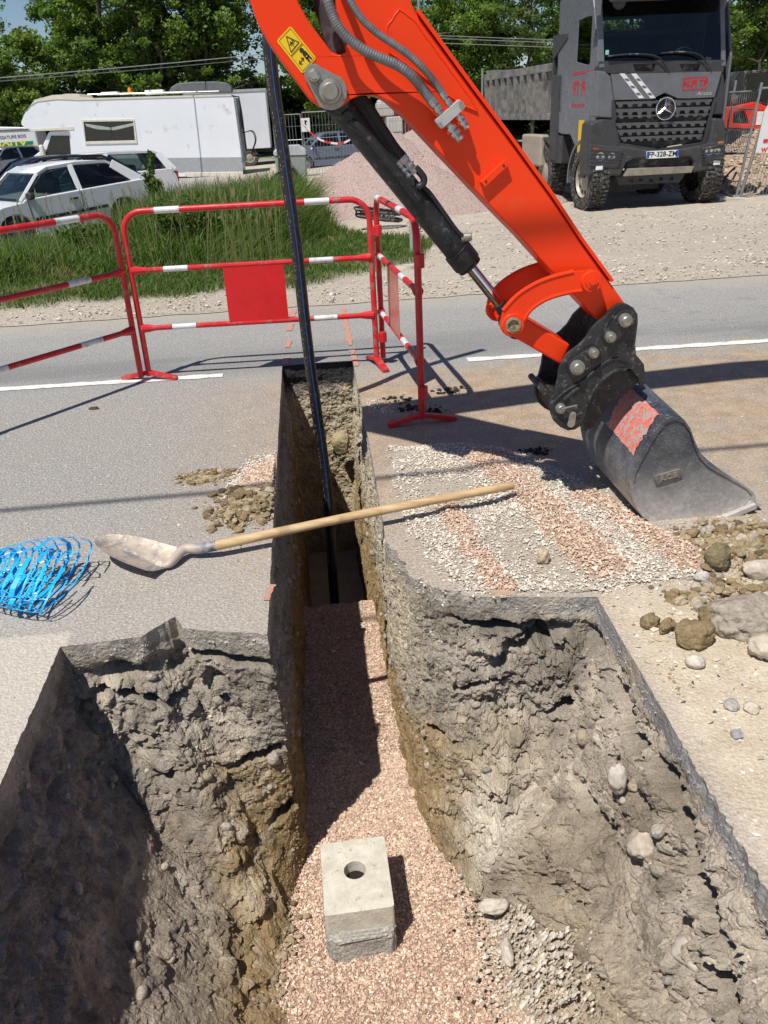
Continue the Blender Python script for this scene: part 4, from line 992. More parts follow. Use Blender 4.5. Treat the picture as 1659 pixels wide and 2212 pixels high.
    ln([S(.10, .04), S(.92, .04), S(.92, .49), S(.10, .49)], .0008); ln([S(.10, .52), S(.92, .52), S(.92, .96), S(.10, .96)], .0008)
    ln([S(.22, .44), S(.52, .10), S(.82, .42)], .0028)
    ln([S(.42, .36), S(.5, .25), S(.6, .36)], .002, False); ln([S(.5, .25), S(.52, .4)], .002, False); ln([S(.38, .30), S(.62, .30)], .002, False); ln([S(.60, .24), S(.66, .34)], .0018, False)
    for c_, r_ in ((S(.68, .60), .0075),):
        mb.lathe([(r_, -.0032), (r_, -.0024)], (c_[0], yn, c_[1]), 'Y', 14)
    ln([S(.62, .68), S(.78, .66), S(.80, .80), S(.62, .84)], .004); ln([S(.64, .72), S(.78, .74)], .009, False); ln([S(.66, .80), S(.64, .93)], .006, False); ln([S(.76, .79), S(.80, .92)], .006, False)
    ln([S(.22, .78), S(.50, .76)], .0028, False); ln([S(.30, .73), S(.20, .78), S(.30, .84)], .0028, False); ln([S(.42, .71), S(.52, .76), S(.43, .81)], .0028, False)
    mb.build('pictogram', IK, st)
    # --- bucket cylinder in the middle plane
    a, b = on_plane(738, 232, yc), on_plane(1012, 572, yc); d = (b - a).normalized(); u0 = a - d * .02
    mb = MB(); mb.tube([u0, b - d * .07], .0485, 28); o = mb.build('cylinder_barrel', BK, t, smooth=True)
    mb2 = MB(); mb2.tube([b - d * .075, b - d * .01, b], [.056, .056, .051], 28); mb2.tube([b, b + d * .012], .050, 24); mb2.build('gland_nut', BK, o, smooth=True, bevel=.003)
    mb2 = MB(); mb2.tube([a - d * .10, a + d * .03], .05, 20); mb2.tube([Vector((a.x, yn + .01, a.z)) - d * .04, Vector((a.x, yf - .01, a.z)) - d * .04], .052, 20); mb2.build('cylinder_eye', BK, o, smooth=True)
    for (x, y, r) in ((750, 250, .021), (968, 520, .014)):
        p = on_plane(x, y, yc - .045); mb2 = MB(); mb2.lathe([(r, .03), (r, -.022), (r * .7, -.028)], (p.x, p.y, p.z), 'Y', 18); mb2.build('port_boss', BK, o, smooth=True)
    # steel tube welded along the barrel
    mb2 = MB(); P = [on_plane(x, y, yc - .055) for x, y in ((756, 262), (790, 290), (850, 362), (905, 432))]; mb2.tube(bez(P, 6), .017, 12); mb2.build('oil_tube', BK, o, smooth=True)
    # side port block with elbow and fittings
    P = [on_plane(x, y, yc - .03) for x, y in ((893, 398), (905, 388), (915, 392), (917, 380), (908, 366))]
    mb2 = MB(); mb2.tube(bez([on_plane(x, y, yc - .05) for x, y in ((880, 385), (892, 402), (905, 404), (914, 396), (915, 384), (905, 370), (897, 362))], 5), .013, 12); mb2.build('elbow', BK, o, smooth=True)
    mb2 = MB(); p = on_plane(880, 392, yc - .05); mb2.box((p.x, p.y, p.z), (.05, .04, .03), None); mb2.build('port_block', BK, o, bevel=.004)
    for A_, B2, nm in (((868, 340), (897, 372), 'a'), ((858, 352), (884, 382), 'b')):
        p, q2 = on_plane(*A_, yc - .045), on_plane(*B2, yc - .045); dd = (q2 - p); mb2 = MB(); L = dd.length; dd.normalize(); k = .75 if nm == 'b' else 1.
        mb2.tube([p, p + dd * L * .3, p + dd * L * .31, p + dd * L * .5, p + dd * L * .52, p + dd * L * .62, p + dd * L * .64, p + dd * L * .85, p + dd * L * .87, q2], [x * k for x in (.019, .019, .0155, .0155, .021, .021, .016, .016, .019, .019)], 8); mb2.build('hose_fitting', ZN, t)
    # long black hose behind the barrel coming from the eye of the arm
    for off, r, sh in ((0, .021, 0), (-12, .016, 10)):
        P = [on_plane(x + off * .6, y + sh, yc - .02) for x, y in ((770, 205), (792, 228), (822, 275), (850, 318), (870, 342))]; mb = MB(); mb.tube(bez(P, 6), r, 14); mb.build('black_hose', pm('hose_rubber', (.018, .018, .018), .75, var=.3, bscale=160, bump=.4), t, smooth=True)
    # thin return pipe along the lower barrel
    P = [on_plane(x, y, yc - .03) for x, y in ((912, 402), (930, 420), (960, 462), (985, 497), (1000, 512))]; mb = MB(); mb.tube(bez(P, 5), .0095, 10); mb.build('return_pipe', BK, t, smooth=True)
    p = on_plane(998, 514, yc - .02); mb = MB(); mb.tube([p, p + Vector((.035, -.01, .004))], [.02, .014], 14); mb.build('grease_cap', PIN, t, smooth=True)
    # rod
    e = on_plane(1088, 668, yc); mb = MB(); mb.tube([b, e], .0225, 24); mb.build('piston_rod', CHR, t, smooth=True)
    mb = MB(); mb.tube([e - d * .03, e + d * .03], [.026, .034], 16); pj = on_plane(1108, 700, yc); mb.tube([(pj.x, yn + .015, pj.z), (pj.x, yf - .015, pj.z)], .045, 20); mb.tube([e, pj], .030, 12); mb.build('rod_eye', BK, t, smooth=True)
    # --- tipping levers (two curved arms) and lower link
    arc_o = [(1088, 672), (1120, 638), (1160, 613), (1200, 598), (1240, 588), (1278, 584)]; arc_i = [(1292, 628), (1262, 628), (1225, 634), (1185, 646), (1150, 668), (1128, 700)]
    for y0, nm in ((yn - .055, 0), (yf + .035, 1)):
        P = on(arc_o, yn - .055); Q = on(arc_i, yn - .055); cA = on([(1108, 702)], yn - .055)[0]; cB = on([(1278, 608)], yn - .055)[0]
        poly = P + [(cB[0] + .043 * math.cos(a), cB[1] + .043 * math.sin(a)) for a in (1.2, .7, .2, -.4, -1.0)] + Q + [(cA[0] + .048 * math.cos(a), cA[1] + .048 * math.sin(a)) for a in (-.3, -.9, -1.5, -2.1, -2.8, -3.4)]
        mb = MB(); mb.prism(poly, P3, y0 + .006, y0 + .020); o = mb.build('tipping_lever', PX, t, bevel=.004)
        for T_ in (P, Q):
            mb = MB(); T_ = T_[:-1] if T_ is P else T_[1:]
            k = .88
            C = [Vector((x, y0 + .010, z)) for x, z in T_]; mb.tube(bez(C, 4), .009, 8); mb.build('lever_rib', PX, o, smooth=True)
        for c_, r in ((cA, .046), (cB, .042)):
            mb = MB(); mb.lathe([(r, .03), (r, -.002), (r * .9, -.008), (r * .55, -.008), (r * .55, .0)], (c_[0], y0, c_[1]), 'Y', 26); mb.build('lever_boss', PX, o, smooth=True)
    pA = on_plane(1108, 702, yn - .06); mb = MB(); mb.lathe([(.031, .0), (.031, -.008), (.022, -.010), (.021, -.002), (.008, -.002)], (pA.x, pA.y, pA.z), 'Y', 24); mb.build('pin', pm('muddy_steel', (.30, .24, .15), .8, .3, var=.4, scale=50, bump=.5), t, smooth=True)
    pB = on_plane(1278, 608, yn - .06); mb = MB(); mb.lathe([(.026, .0), (.026, -.008), (.018, -.008)], (pB.x, pB.y, pB.z), 'Y', 6); mb.lathe([(.013, -.006), (.013, -.016)], (pB.x, pB.y, pB.z), 'Y', 6); mb.build('pin', PX, t)
    a = on([(1112, 672), (1140, 690), (1232, 745), (1212, 788), (1150, 752), (1108, 728)], yn + .0); mb = MB(); mb.prism(a, P3, yn - .0, yf + .0); mb.build('bucket_link', PX, t, bevel=.008)
    # --- quick coupler
    out = [(855, 343), (900, 345), (935, 365), (958, 400), (960, 440), (953, 500), (946, 560), (950, 620), (975, 648), (993, 672), (998, 720), (999, 770), (985, 800), (968, 780), (955, 735), (925, 700), (890, 688), (850, 692), (800, 722), (755, 762), (720, 812), (697, 860), (683, 920), (672, 965), (655, 1000), (620, 1022), (580, 1027), (540, 1008), (508, 978), (492, 940), (486, 895), (492, 850), (512, 820), (528, 760), (536, 700), (552, 655), (585, 610), (640, 570), (680, 530), (712, 478), (745, 445), (785, 410), (815, 370)]
    yq = yn - .045
    pl = on(out, yq, z4)
    for y0, y1 in ((yq, yq + .022), (yf + .02, yf + .042)):
        mb = MB(); mb.prism(pl, P3, y0, y1); o = mb.build('coupler_plate', CP, t, bevel=.003)
        if y0 == yq: front_plate = o
    # raised rims cast on the front plate
    for pts, r in (([(690, 870), (715, 815), (755, 765), (800, 726), (850, 700), (895, 700)], .008), ([(505, 870), (560, 820), (640, 770), (690, 735), (740, 690), (800, 650), (850, 640), (900, 655)], .006), ([(560, 860), (610, 815), (650, 785)], .009)):
        mb = MB(); mb.tube(bez([on_plane(*z4(*p), yq) + Vector((0, -.002, 0)) for p in pts], 5), r, 8); mb.build('plate_rib', CP, front_plate, smooth=True)
    # cross tubes between the plates
    for px, py, r in ((600, 950, .034), (540, 905, .02), (960, 690, .026), (470, 830, .014)):
        p = on_plane(*z4(px, py), yq); mb = MB(); mb.tube([(p.x, yq + .01, p.z), (p.x, yf + .03, p.z)], r, 14); mb.build('cross_tube', CP, t, smooth=True)
    q = on([(500, 820), (700, 850), (680, 960), (560, 1000), (505, 930)], yq, z4); mb = MB(); mb.prism(q, P3, yq + .02, yf + .02); mb.build('coupler_body', CP, t, bevel=.004)
    q = on([(765, 720), (900, 650), (950, 660), (940, 690), (850, 700), (780, 740)], yq, z4); mb = MB(); mb.prism(q, P3, yq + .02, yf + .02); mb.build('coupler_cover', CP, t, bevel=.004)
    plate([z4(885, 430), z4(806, 520)], (.042, .030), yq - .001, .010, CP); plate([z4(628, 682), z4(717, 605)], (.040, .028), yq - .001, .010, CP)
    for x, y, r in ((886, 430, .027), (806, 520, .022), (628, 684, .030), (716, 606, .021)):
        pin(x, y, r, yq - .010, .028, PIN, f=z4)
    pin(540, 905, .022, yq, .02, PIN, f=z4, name='locking_pin'); p, q2 = on_plane(*z4(545, 912), yq - .03), on_plane(*z4(630, 890), yq - .025); mb = MB(); mb.tube([p, q2], .004, 8); mb.build('split_pin', PIN, t)
    plate([z4(608, 942), z4(598, 990)], (.014, .016), yq - .002, .003, ZN, 'rating_plate'); 
    q = on([(455, 835), (510, 795), (520, 812), (490, 845)], yf, z4); mb = MB(); mb.prism(q, P3, yn + .05, yf + .02); mb.build('safety_flag', YL, t, bevel=.003)
    # --- bucket
    BS = NG('bucket_steel'); g = BS; x, y, z = g.xyz()
    steel = g.mix(g.mr(g.noise(10, 5, .6), .3, .7), (.050, .057, .075), (.12, .13, .15))
    scr = g.noise(1, 7, .75, vec=g.scaled(50, 50, 230), dist=.4); low = g.mr(g.ma('ADD', z, g.ma('MULTIPLY', g.noise(9, 5, .6), .16)), .40, .06)
    steel = g.mix(g.ma('MULTIPLY', g.mr(scr, .52, .66), .6), steel, (.42, .41, .42))
    steel = g.mix(g.ma('MULTIPLY', low, .8), steel, g.mix(g.mr(g.noise(45, 6, .7), .3, .7), (.50, .47, .45), (.78, .74, .70)))
    up = g.mr(g.noise(7, 8, .7), .60, .70); steel = g.mix(g.ma('MULTIPLY', up, .6), steel, (.48, .44, .38))
    g.bump(g.ma('ADD', scr, g.noise(30, 5, .6)), .3, .004); BS = g.fin(steel, g.mr(g.noise(20, 5), .3, .7, .35, .62), .35)
    y0, y1 = 3.0, 3.62
    sid = [(1060, 1010), (1100, 962), (1150, 946), (1200, 962), (1236, 1008), (1262, 1080), (1290, 1140), (1345, 1195), (1420, 1250), (1500, 1300), (1565, 1343), (1590, 1375), (1588, 1408), (1555, 1440), (1480, 1473), (1400, 1503), (1330, 1522), (1250, 1538), (1180, 1549), (1120, 1547), (1050, 1533), (980, 1488), (942, 1435), (918, 1370), (910, 1300), (925, 1240), (960, 1170), (1010, 1082)]
    sp = on(sid, y0, z4); tilt = .07
    Pb = lambda a, b, d: (a - .02 * (d - y0), d, b + tilt * (d - y0) * (1 if b > .15 else b / .15))
    mb = MB(); mb.prism(sp, Pb, y0, y0 + .016); sideo = mb.build('bucket_side', BS, t, bevel=.003)
    mb = MB(); mb.prism(sp, Pb, y1 - .016, y1); mb.build('bucket_side', BS, t, bevel=.003)
    C2 = Vector((sum(a for a, b in sp) / len(sp), sum(b for a, b in sp) / len(sp))); ins_ = [tuple(Vector(q) + (C2 - Vector(q)).normalized() * .020) for q in sp]
    mb = MB(); mb.prism(sp, Pb, y0 - .007, y0 + .001, [ins_]); mb.build('side_rim', BS, t, bevel=.002)
    # curved shell running from the cutting edge round the heel to the top lip
    order = list(range(15, 28)) + list(range(0, 5)); path = bez([Vector((sp[i][0], 0, sp[i][1])) for i in order], 3); cc = Vector((sum(p[0] for p in sp) / len(sp), 0, sum(p[1] for p in sp) / len(sp)))
    inner = [p + (cc - p).normalized() * .010 for p in path]; outer = [p - (cc - p).normalized() * .001 for p in path]; n = len(path); vs = []; NY = 14
    for k in range(NY + 1):
        yy = y0 + .003 + (y1 - y0 - .006) * k / NY
        for L_ in (outer, inner): vs += [Pb(p.x, p.z, yy) for p in L_]
    fs = []; st_ = 2 * n
    for k in range(NY):
        for i in range(n - 1):
            a0 = k * st_ + i; fs.append((a0, a0 + 1, a0 + 1 + st_, a0 + st_)); b0 = a0 + n; fs.append((b0, b0 + st_, b0 + 1 + st_, b0 + 1))
        for i in (0, n - 1): a0 = k * st_ + i; fs.append((a0, a0 + st_, a0 + st_ + n, a0 + n))
    for k in (0, NY):
        for i in range(n - 1): a0 = k * st_ + i; fs.append((a0, a0 + 1, a0 + 1 + n, a0 + n))
    mb = MB(); mb.add(vs, fs); mb.build('bucket_shell', BS, t, smooth=True, angle=50)
    # cutting edge and side wear bar
    WE = pm('worn_steel', (.50, .47, .44), .5, .3, var=.2, scale=25, dirt=(.55, .5, .45), dirt_amt=.5)
    e0, e1 = Vector((sp[12][0], 0, sp[12][1])), Vector((sp[16][0], 0, sp[16][1])); mb = MB(); mb.bar((e0.x, y0 - .012, e0.z - .012), (e1.x, y0 - .012, e1.z - .006), .024, .026, upv=(0, 0, 1)); mb.build('wear_bar', WE, t, bevel=.004)
    mb = MB(); mb.bar(Pb(e0.x + .005, e0.z - .012, y0 + .0), Pb(e0.x + .005, e0.z - .012, y1), .06, .018, upv=(.4, 0, 1)); mb.build('cutting_edge', WE, t, bevel=.003)
    mb = MB()
    for yy in (yn + .01, yf - .03):
        q = on([(690, 880), (720, 800), (770, 745), (850, 705), (930, 705), (975, 760), (940, 800), (860, 850), (780, 940), (720, 1010), (680, 1040), (668, 990)], yn, z4)
        mb.prism(q, P3, yy, yy + .02)
    mb.build('bucket_ear', CP, t, bevel=.003)
    # pink-red paint patch on the shell with the maker's plate on the side
    def shell_pt(u, yy, off=.002):
        i0 = 4 * 0; a = Vector((sp[25][0], 0, sp[25][1])); b = Vector((sp[0][0], 0, sp[0][1]));  # between heel bend and top
        a = Vector((sp[24][0], 0, sp[24][1])); p = a.lerp(b, u); nrm = Vector((-(b - a).z, 0, (b - a).x)).normalized()
        if nrm.x > 0: nrm = -nrm
        p = p + nrm * (off + .012 * math.sin(PI * u) * 0); return Vector(Pb(p.x, p.z, yy))
    g = NG('pink_paint'); pc = g.mix(g.mr(g.noise(40, 7, .75), .46, .56), (.70, .17, .13), (.40, .36, .34)); pc = g.mix(g.mr(g.noise(70, 6, .7), .57, .62, 0, .8), pc, (.22, .06, .05)); g.fin(g.mix(g.mr(g.noise(15, 4), .3, .7), pc, (.78, .30, .25), 'MIX') if False else pc, .7)
    rgp = random.Random(4); vs = []; fs = []; NU, NV = 16, 16
    for lay in (.004, -.004):
        for i in range(NU + 1):
            for j in range(NV + 1):
                ju = (.02 if i in (0, NU) else 0) * rgp.uniform(-1, 1); jv = (.012 if j in (0, NV) else 0) * rgp.uniform(-1, 1)
                uu = -.18 + 1.34 * i / NU + ju; yy = y0 + .035 + .31 * j / NV + jv
                q = shell_on(path, outer, uu); vs.append(Vector(Pb(q[0].x + q[1].x * lay, q[0].z + q[1].z * lay, yy)))
    n1 = (NU + 1) * (NV + 1)
    for i in range(NU):
        for j in range(NV): a0 = i * (NV + 1) + j; fs.append((a0, a0 + 1, a0 + NV + 2, a0 + NV + 1))
    mb = MB(); mb.add(vs, fs); mb.build('paint_patch', g.m, t, smooth=True)
    a, b = on_plane(*z4(1052, 1290), y0), on_plane(*z4(1185, 1250), y0); c0 = (a + b) / 2; dx = (b - a).normalized(); L = (b - a).length * 1.08; up = Vector((-dx.z, 0, dx.x))
    mbp = MB(); poly = rounded([(-L / 2, -.019), (L / 2, -.019), (L / 2, .019), (-L / 2, .019)], .009, 3)
    FN = lambda x, y, d: tuple(c0 + dx * x + up * y + Vector((0, -d, 0))); mbp.prism(poly, FN, -.002, .009); po = mbp.build('maker_plate', pm('cast_plate', (.20, .18, .16), .6, .3, var=.3, scale=40, bump=.4), t, bevel=.0015)
    mbt = MB(); text_into(mbt, 'A.C.B', .030, lambda x, y, z: FN(x, y - .001, .0105 + z), .004, bold=.0008); mbt.build('maker_lettering', pm('cast_letters', (.34, .31, .28), .5, .4, bump=.1), po)
    # --- spring guarded hoses to the manifold
    GH = pm('spring_guard', (.20, .205, .215), .45, .5, var=.15, scale=30)
    def spring(pts, r, name):
        C = bez([on_plane(*z2(*p), yn - .075) if i < len(pts) - 2 else on_plane(*z2(*p), yn - .05) for i, p in enumerate(pts)], 10)
        C = [on_plane(*z2(pts[0][0] - 90, pts[0][1] - 170), yn - .03)] + C
        # resample at the pitch of the coil
        out, rr = [], []; acc = 0; step = .0021
        for a, b in zip(C[:-1], C[1:]):
            L = (b - a).length; n = max(1, int(L / step))
            for i in range(n): out.append(a.lerp(b, i / n))
        K = int(len(out) * .86); rr = [r * (1 + .06 * math.sin(i * 2 * PI / 3.2)) if i < K else r * 1.04 for i in range(len(out))]
        mb = MB(); mb.tube(out, rr, 12); mb.build(name, GH, t, smooth=True, angle=80)
        # end fitting
        a, b = out[-2], out[-1]; d = (b - a).normalized(); e = out[-1]; mb = MB()
        mb.tube([e - d * .01, e + d * .012, e + d * .013, e + d * .022, e + d * .023, e + d * .036, e + d * .037, e + d * .05], [r * 1.12, r * 1.12, r * .85, r * .85, r * 1.08, r * 1.08, r * .8, r * .8], 8); mb.build('hose_fitting', ZN, t)
    spring([(560, 0), (582, 70), (625, 165), (700, 252), (800, 325), (900, 372), (1000, 415), (1090, 478), (1160, 560), (1232, 655)], .0165, 'guarded_hose')
    spring([(700, 0), (735, 62), (800, 145), (890, 222), (1000, 295), (1095, 365), (1180, 448), (1240, 522), (1300, 610)], .0118, 'guarded_hose')
    ym = yn - .05; q = on([(1238, 770), (1282, 826), (1438, 684), (1396, 630)], ym, z2); MF = pm('manifold_zinc', (.52, .52, .50), .42, .5, var=.1, scale=15)
    mb = MB(); mb.prism(rounded(q, .006, 2), P3, ym - .014, ym + .02); mo = mb.build('manifold', MF, t, bevel=.002)
    mb = MB(); mb.box(tuple(on_plane(*z2(1338, 727), yn - .015)), (.03, .04, .03)); mb.build('manifold_stand', PX, t)
    for x, y in ((1275, 793), (1410, 662)):
        p = on_plane(*z2(x, y), ym - .014); mb = MB(); mb.lathe([(.0085, .0), (.0085, -.006), (.0045, -.006), (.0045, -.002)], (p.x, p.y, p.z), 'Y', 14); mb.build('bolt', ZN, mo, smooth=True)
    for a, b, k in (((1328, 790), (1405, 895), 1.), ((1392, 728), (1450, 820), .8)):
        p, q2 = on_plane(*z2(*a), ym), on_plane(*z2(*b), ym - .005); d = (q2 - p).normalized(); L = (q2 - p).length; mb = MB()
        mb.tube([p, p + d * L * .2, p + d * L * .21, p + d * L * .38, p + d * L * .39, p + d * L * .5, p + d * L * .51, p + d * L * .68, p + d * L * .69, p + d * L * .9, p + d * L * .92, q2], [x * k for x in (.012, .012, .019, .019, .013, .013, .020, .020, .014, .014, .018, .016)], 8); mb.build('quick_coupling', ZN, t)
    # --- boom, upper works and tracks: outside the frame, they carry the arm and throw the band of shadow on the right
    kn = Vector((-.76, yc, 3.22))
    mb = MB(); top_ = [(-.86, 3.10), (-.92, 3.28), (-.70, 3.42), (.2, 3.83), (1.3, 4.12), (2.2, 4.05), (3.4, 3.35), (4.7, 1.75), (4.45, 1.45), (3.2, 2.95), (2.1, 3.66), (1.3, 3.74), (.3, 3.50), (-.6, 3.06)]
    mb.prism(top_, P3, yc - .11, yc + .11); mb.build('boom', PX, t, bevel=.01)
    mb = MB(); mb.tube([(kn.x, yc - .15, kn.z), (kn.x, yc + .15, kn.z)], .06, 20); mb.build('pin', PIN, t, smooth=True)
    mb = MB(); mb.tube([(.35, yc, 3.95), (-.42, yc, 3.62), (-.66, yc, 3.40)], [.06, .06, .03], 14); mb.build('arm_cylinder', BK, t, smooth=True)
    mb = MB(); mb.box((5.6, yc, 1.35), (2.3, 1.9, 1.1), taper=.92); mb.build('upper_body', PX, t, bevel=.06)
    mb = MB(); mb.box((5.0, yc + .45, 2.35), (1.2, .85, 1.5), taper=.9); mb.build('cab', pm('cab_glass', (.02, .025, .03), .1), t, bevel=.05)
    for s in (-1, 1):
        poly = [(4.3, .42), (4.5, .12), (4.7, .02), (6.6, .02), (6.85, .14), (7.0, .42), (6.85, .68), (6.6, .78), (4.7, .78), (4.45, .68)]
        mb = MB(); mb.prism(poly, P3, yc + s * .8 - .2, yc + s * .8 + .2); mb.build('track', pm('track_rubber', (.04, .038, .035), .85, bump=.5), t, bevel=.03)
    return t
def shell_on(path, outer, u):
    """point and outward direction on the flat back of the shell, u from heel to top"""
    # outer polyline runs edge -> heel -> back -> top lip; the back is the stretch between these fractions
    n = len(outer); f0, f1 = .665, .800
    x = (f0 + (f1 - f0) * u) * (n - 1); i = min(int(x), n - 2); f = x - i; p = outer[i].lerp(outer[i + 1], f)
    d = (outer[i + 1] - outer[i]).normalized(); nn = Vector((-d.z, 0, d.x))
    c = sum(outer, Vector()) / n
    if nn.dot(p - c) < 0: nn = -nn
    return p, nn
excavator()
# overhead cable whose soft shadow crosses the road
def cable_shadow():
    mb = MB(); mb.tube([Vector((-30 + 60 * k / 24, 3.87 - 2.52 + (-30 + 60 * k / 24 + 0) * .012, 6.0 - .4 * math.sin(PI * k / 24))) for k in range(25)], .02, 8)
    o = mb.build('overhead_cable', pm('cable_black', (.02, .02, .02), .6, bump=0)); tag(recentre(o), 'black overhead cable strung above the road works, its soft shadow lying across the asphalt', 'cable')
cable_shadow()
# ================================================================== VEHICLES AND YARD CLUTTER
def z1(x, y): return (x / 2.3042 / 1.15742, y / 2.3042 / 1.15742)
def z3(x, y): return ((1180 + x / 2.2419) / 1.15742, y / 2.2419 / 1.15742)
def z5(x, y): return (x / 5.53 / 1.15742, (200 + y / 5.53) / 1.15742)
def on_side(px, py, X):
    r = ray(px, py); k = X / r[0]; return (r[1] * k, EYE + r[2] * k)
GLASS = glassm('window_glass', (.55, .65, .62), .75); DGL = pm('dark_glass', (.012, .016, .018), .06, bump=0, spec=.8)
TYRE = pm('tyre_rubber', (.03, .028, .026), .85, var=.3, dirt=(.24, .22, .19), dirt_amt=.30, dscale=22, bump=.3, bscale=60)
BLKP = pm('black_plastic', (.02, .02, .022), .6, var=.2, dirt=(.25, .23, .2), dirt_amt=.22)
def wheel(t, c, r, w, m_rim, name='wheel', side=-1, axis='Y', lugs=0, seg=36, rimr=.62):
    prof = [(r * rimr, -w / 2 + .01), (r * .80, -w / 2), (r * .93, -w / 2 + .012), (r, -w * .32), (r, w * .32), (r * .93, w / 2 - .012), (r * .80, w / 2), (r * rimr, w / 2 - .01)]
    mb = MB(); mb.lathe(prof, c, axis, seg, caps=False); o = mb.build(name, TYRE, t, smooth=True)
    if lugs:
        mb = MB()
        for k in range(lugs):
            a = 2 * PI * k / lugs
            for s in (-1, 1):
                cc = Vector((c[0] + s * w * .27, c[1] + math.cos(a + s * .04) * r, c[2] + math.sin(a + s * .04) * r)) if axis == 'X' else Vector((c[0] + math.cos(a) * r, c[1] + s * w * .27, c[2] + math.sin(a) * r))
                M = Matrix.Translation(cc) @ Matrix.Rotation(a - PI / 2, 4, 'X'); mb.box((0, 0, 0), (w * .36, r * .085, .03), M)
        mb.build('tread', TYRE, o)
    q = rimr * r; s = side; R = [(q, s * w * .40), (q * .93, s * w * .42), (q * .86, s * w * .28), (q * .55, s * w * .30), (q * .42, s * w * .40), (q * .22, s * w * .42), (.001, s * w * .43)]
    mb = MB(); mb.lathe(R, c, axis, seg, caps=False); ro = mb.build('rim', m_rim, o, smooth=True)
    mb = MB()
    for k in range(10 if lugs else 8):
        a = 2 * PI * k / (10 if lugs else 8); rr = q * .70; h = s * w * .30; cc = {'X': (c[0] + h, c[1] + math.cos(a) * rr, c[2] + math.sin(a) * rr), 'Y': (c[0] + math.cos(a) * rr, c[1] + h, c[2] + math.sin(a) * rr)}[axis]
        mb.lathe([(q * .10, -.004), (q * .10, .004)], cc, axis, 8)
    mb.build('hand_hole', BLKP, o)
    return o

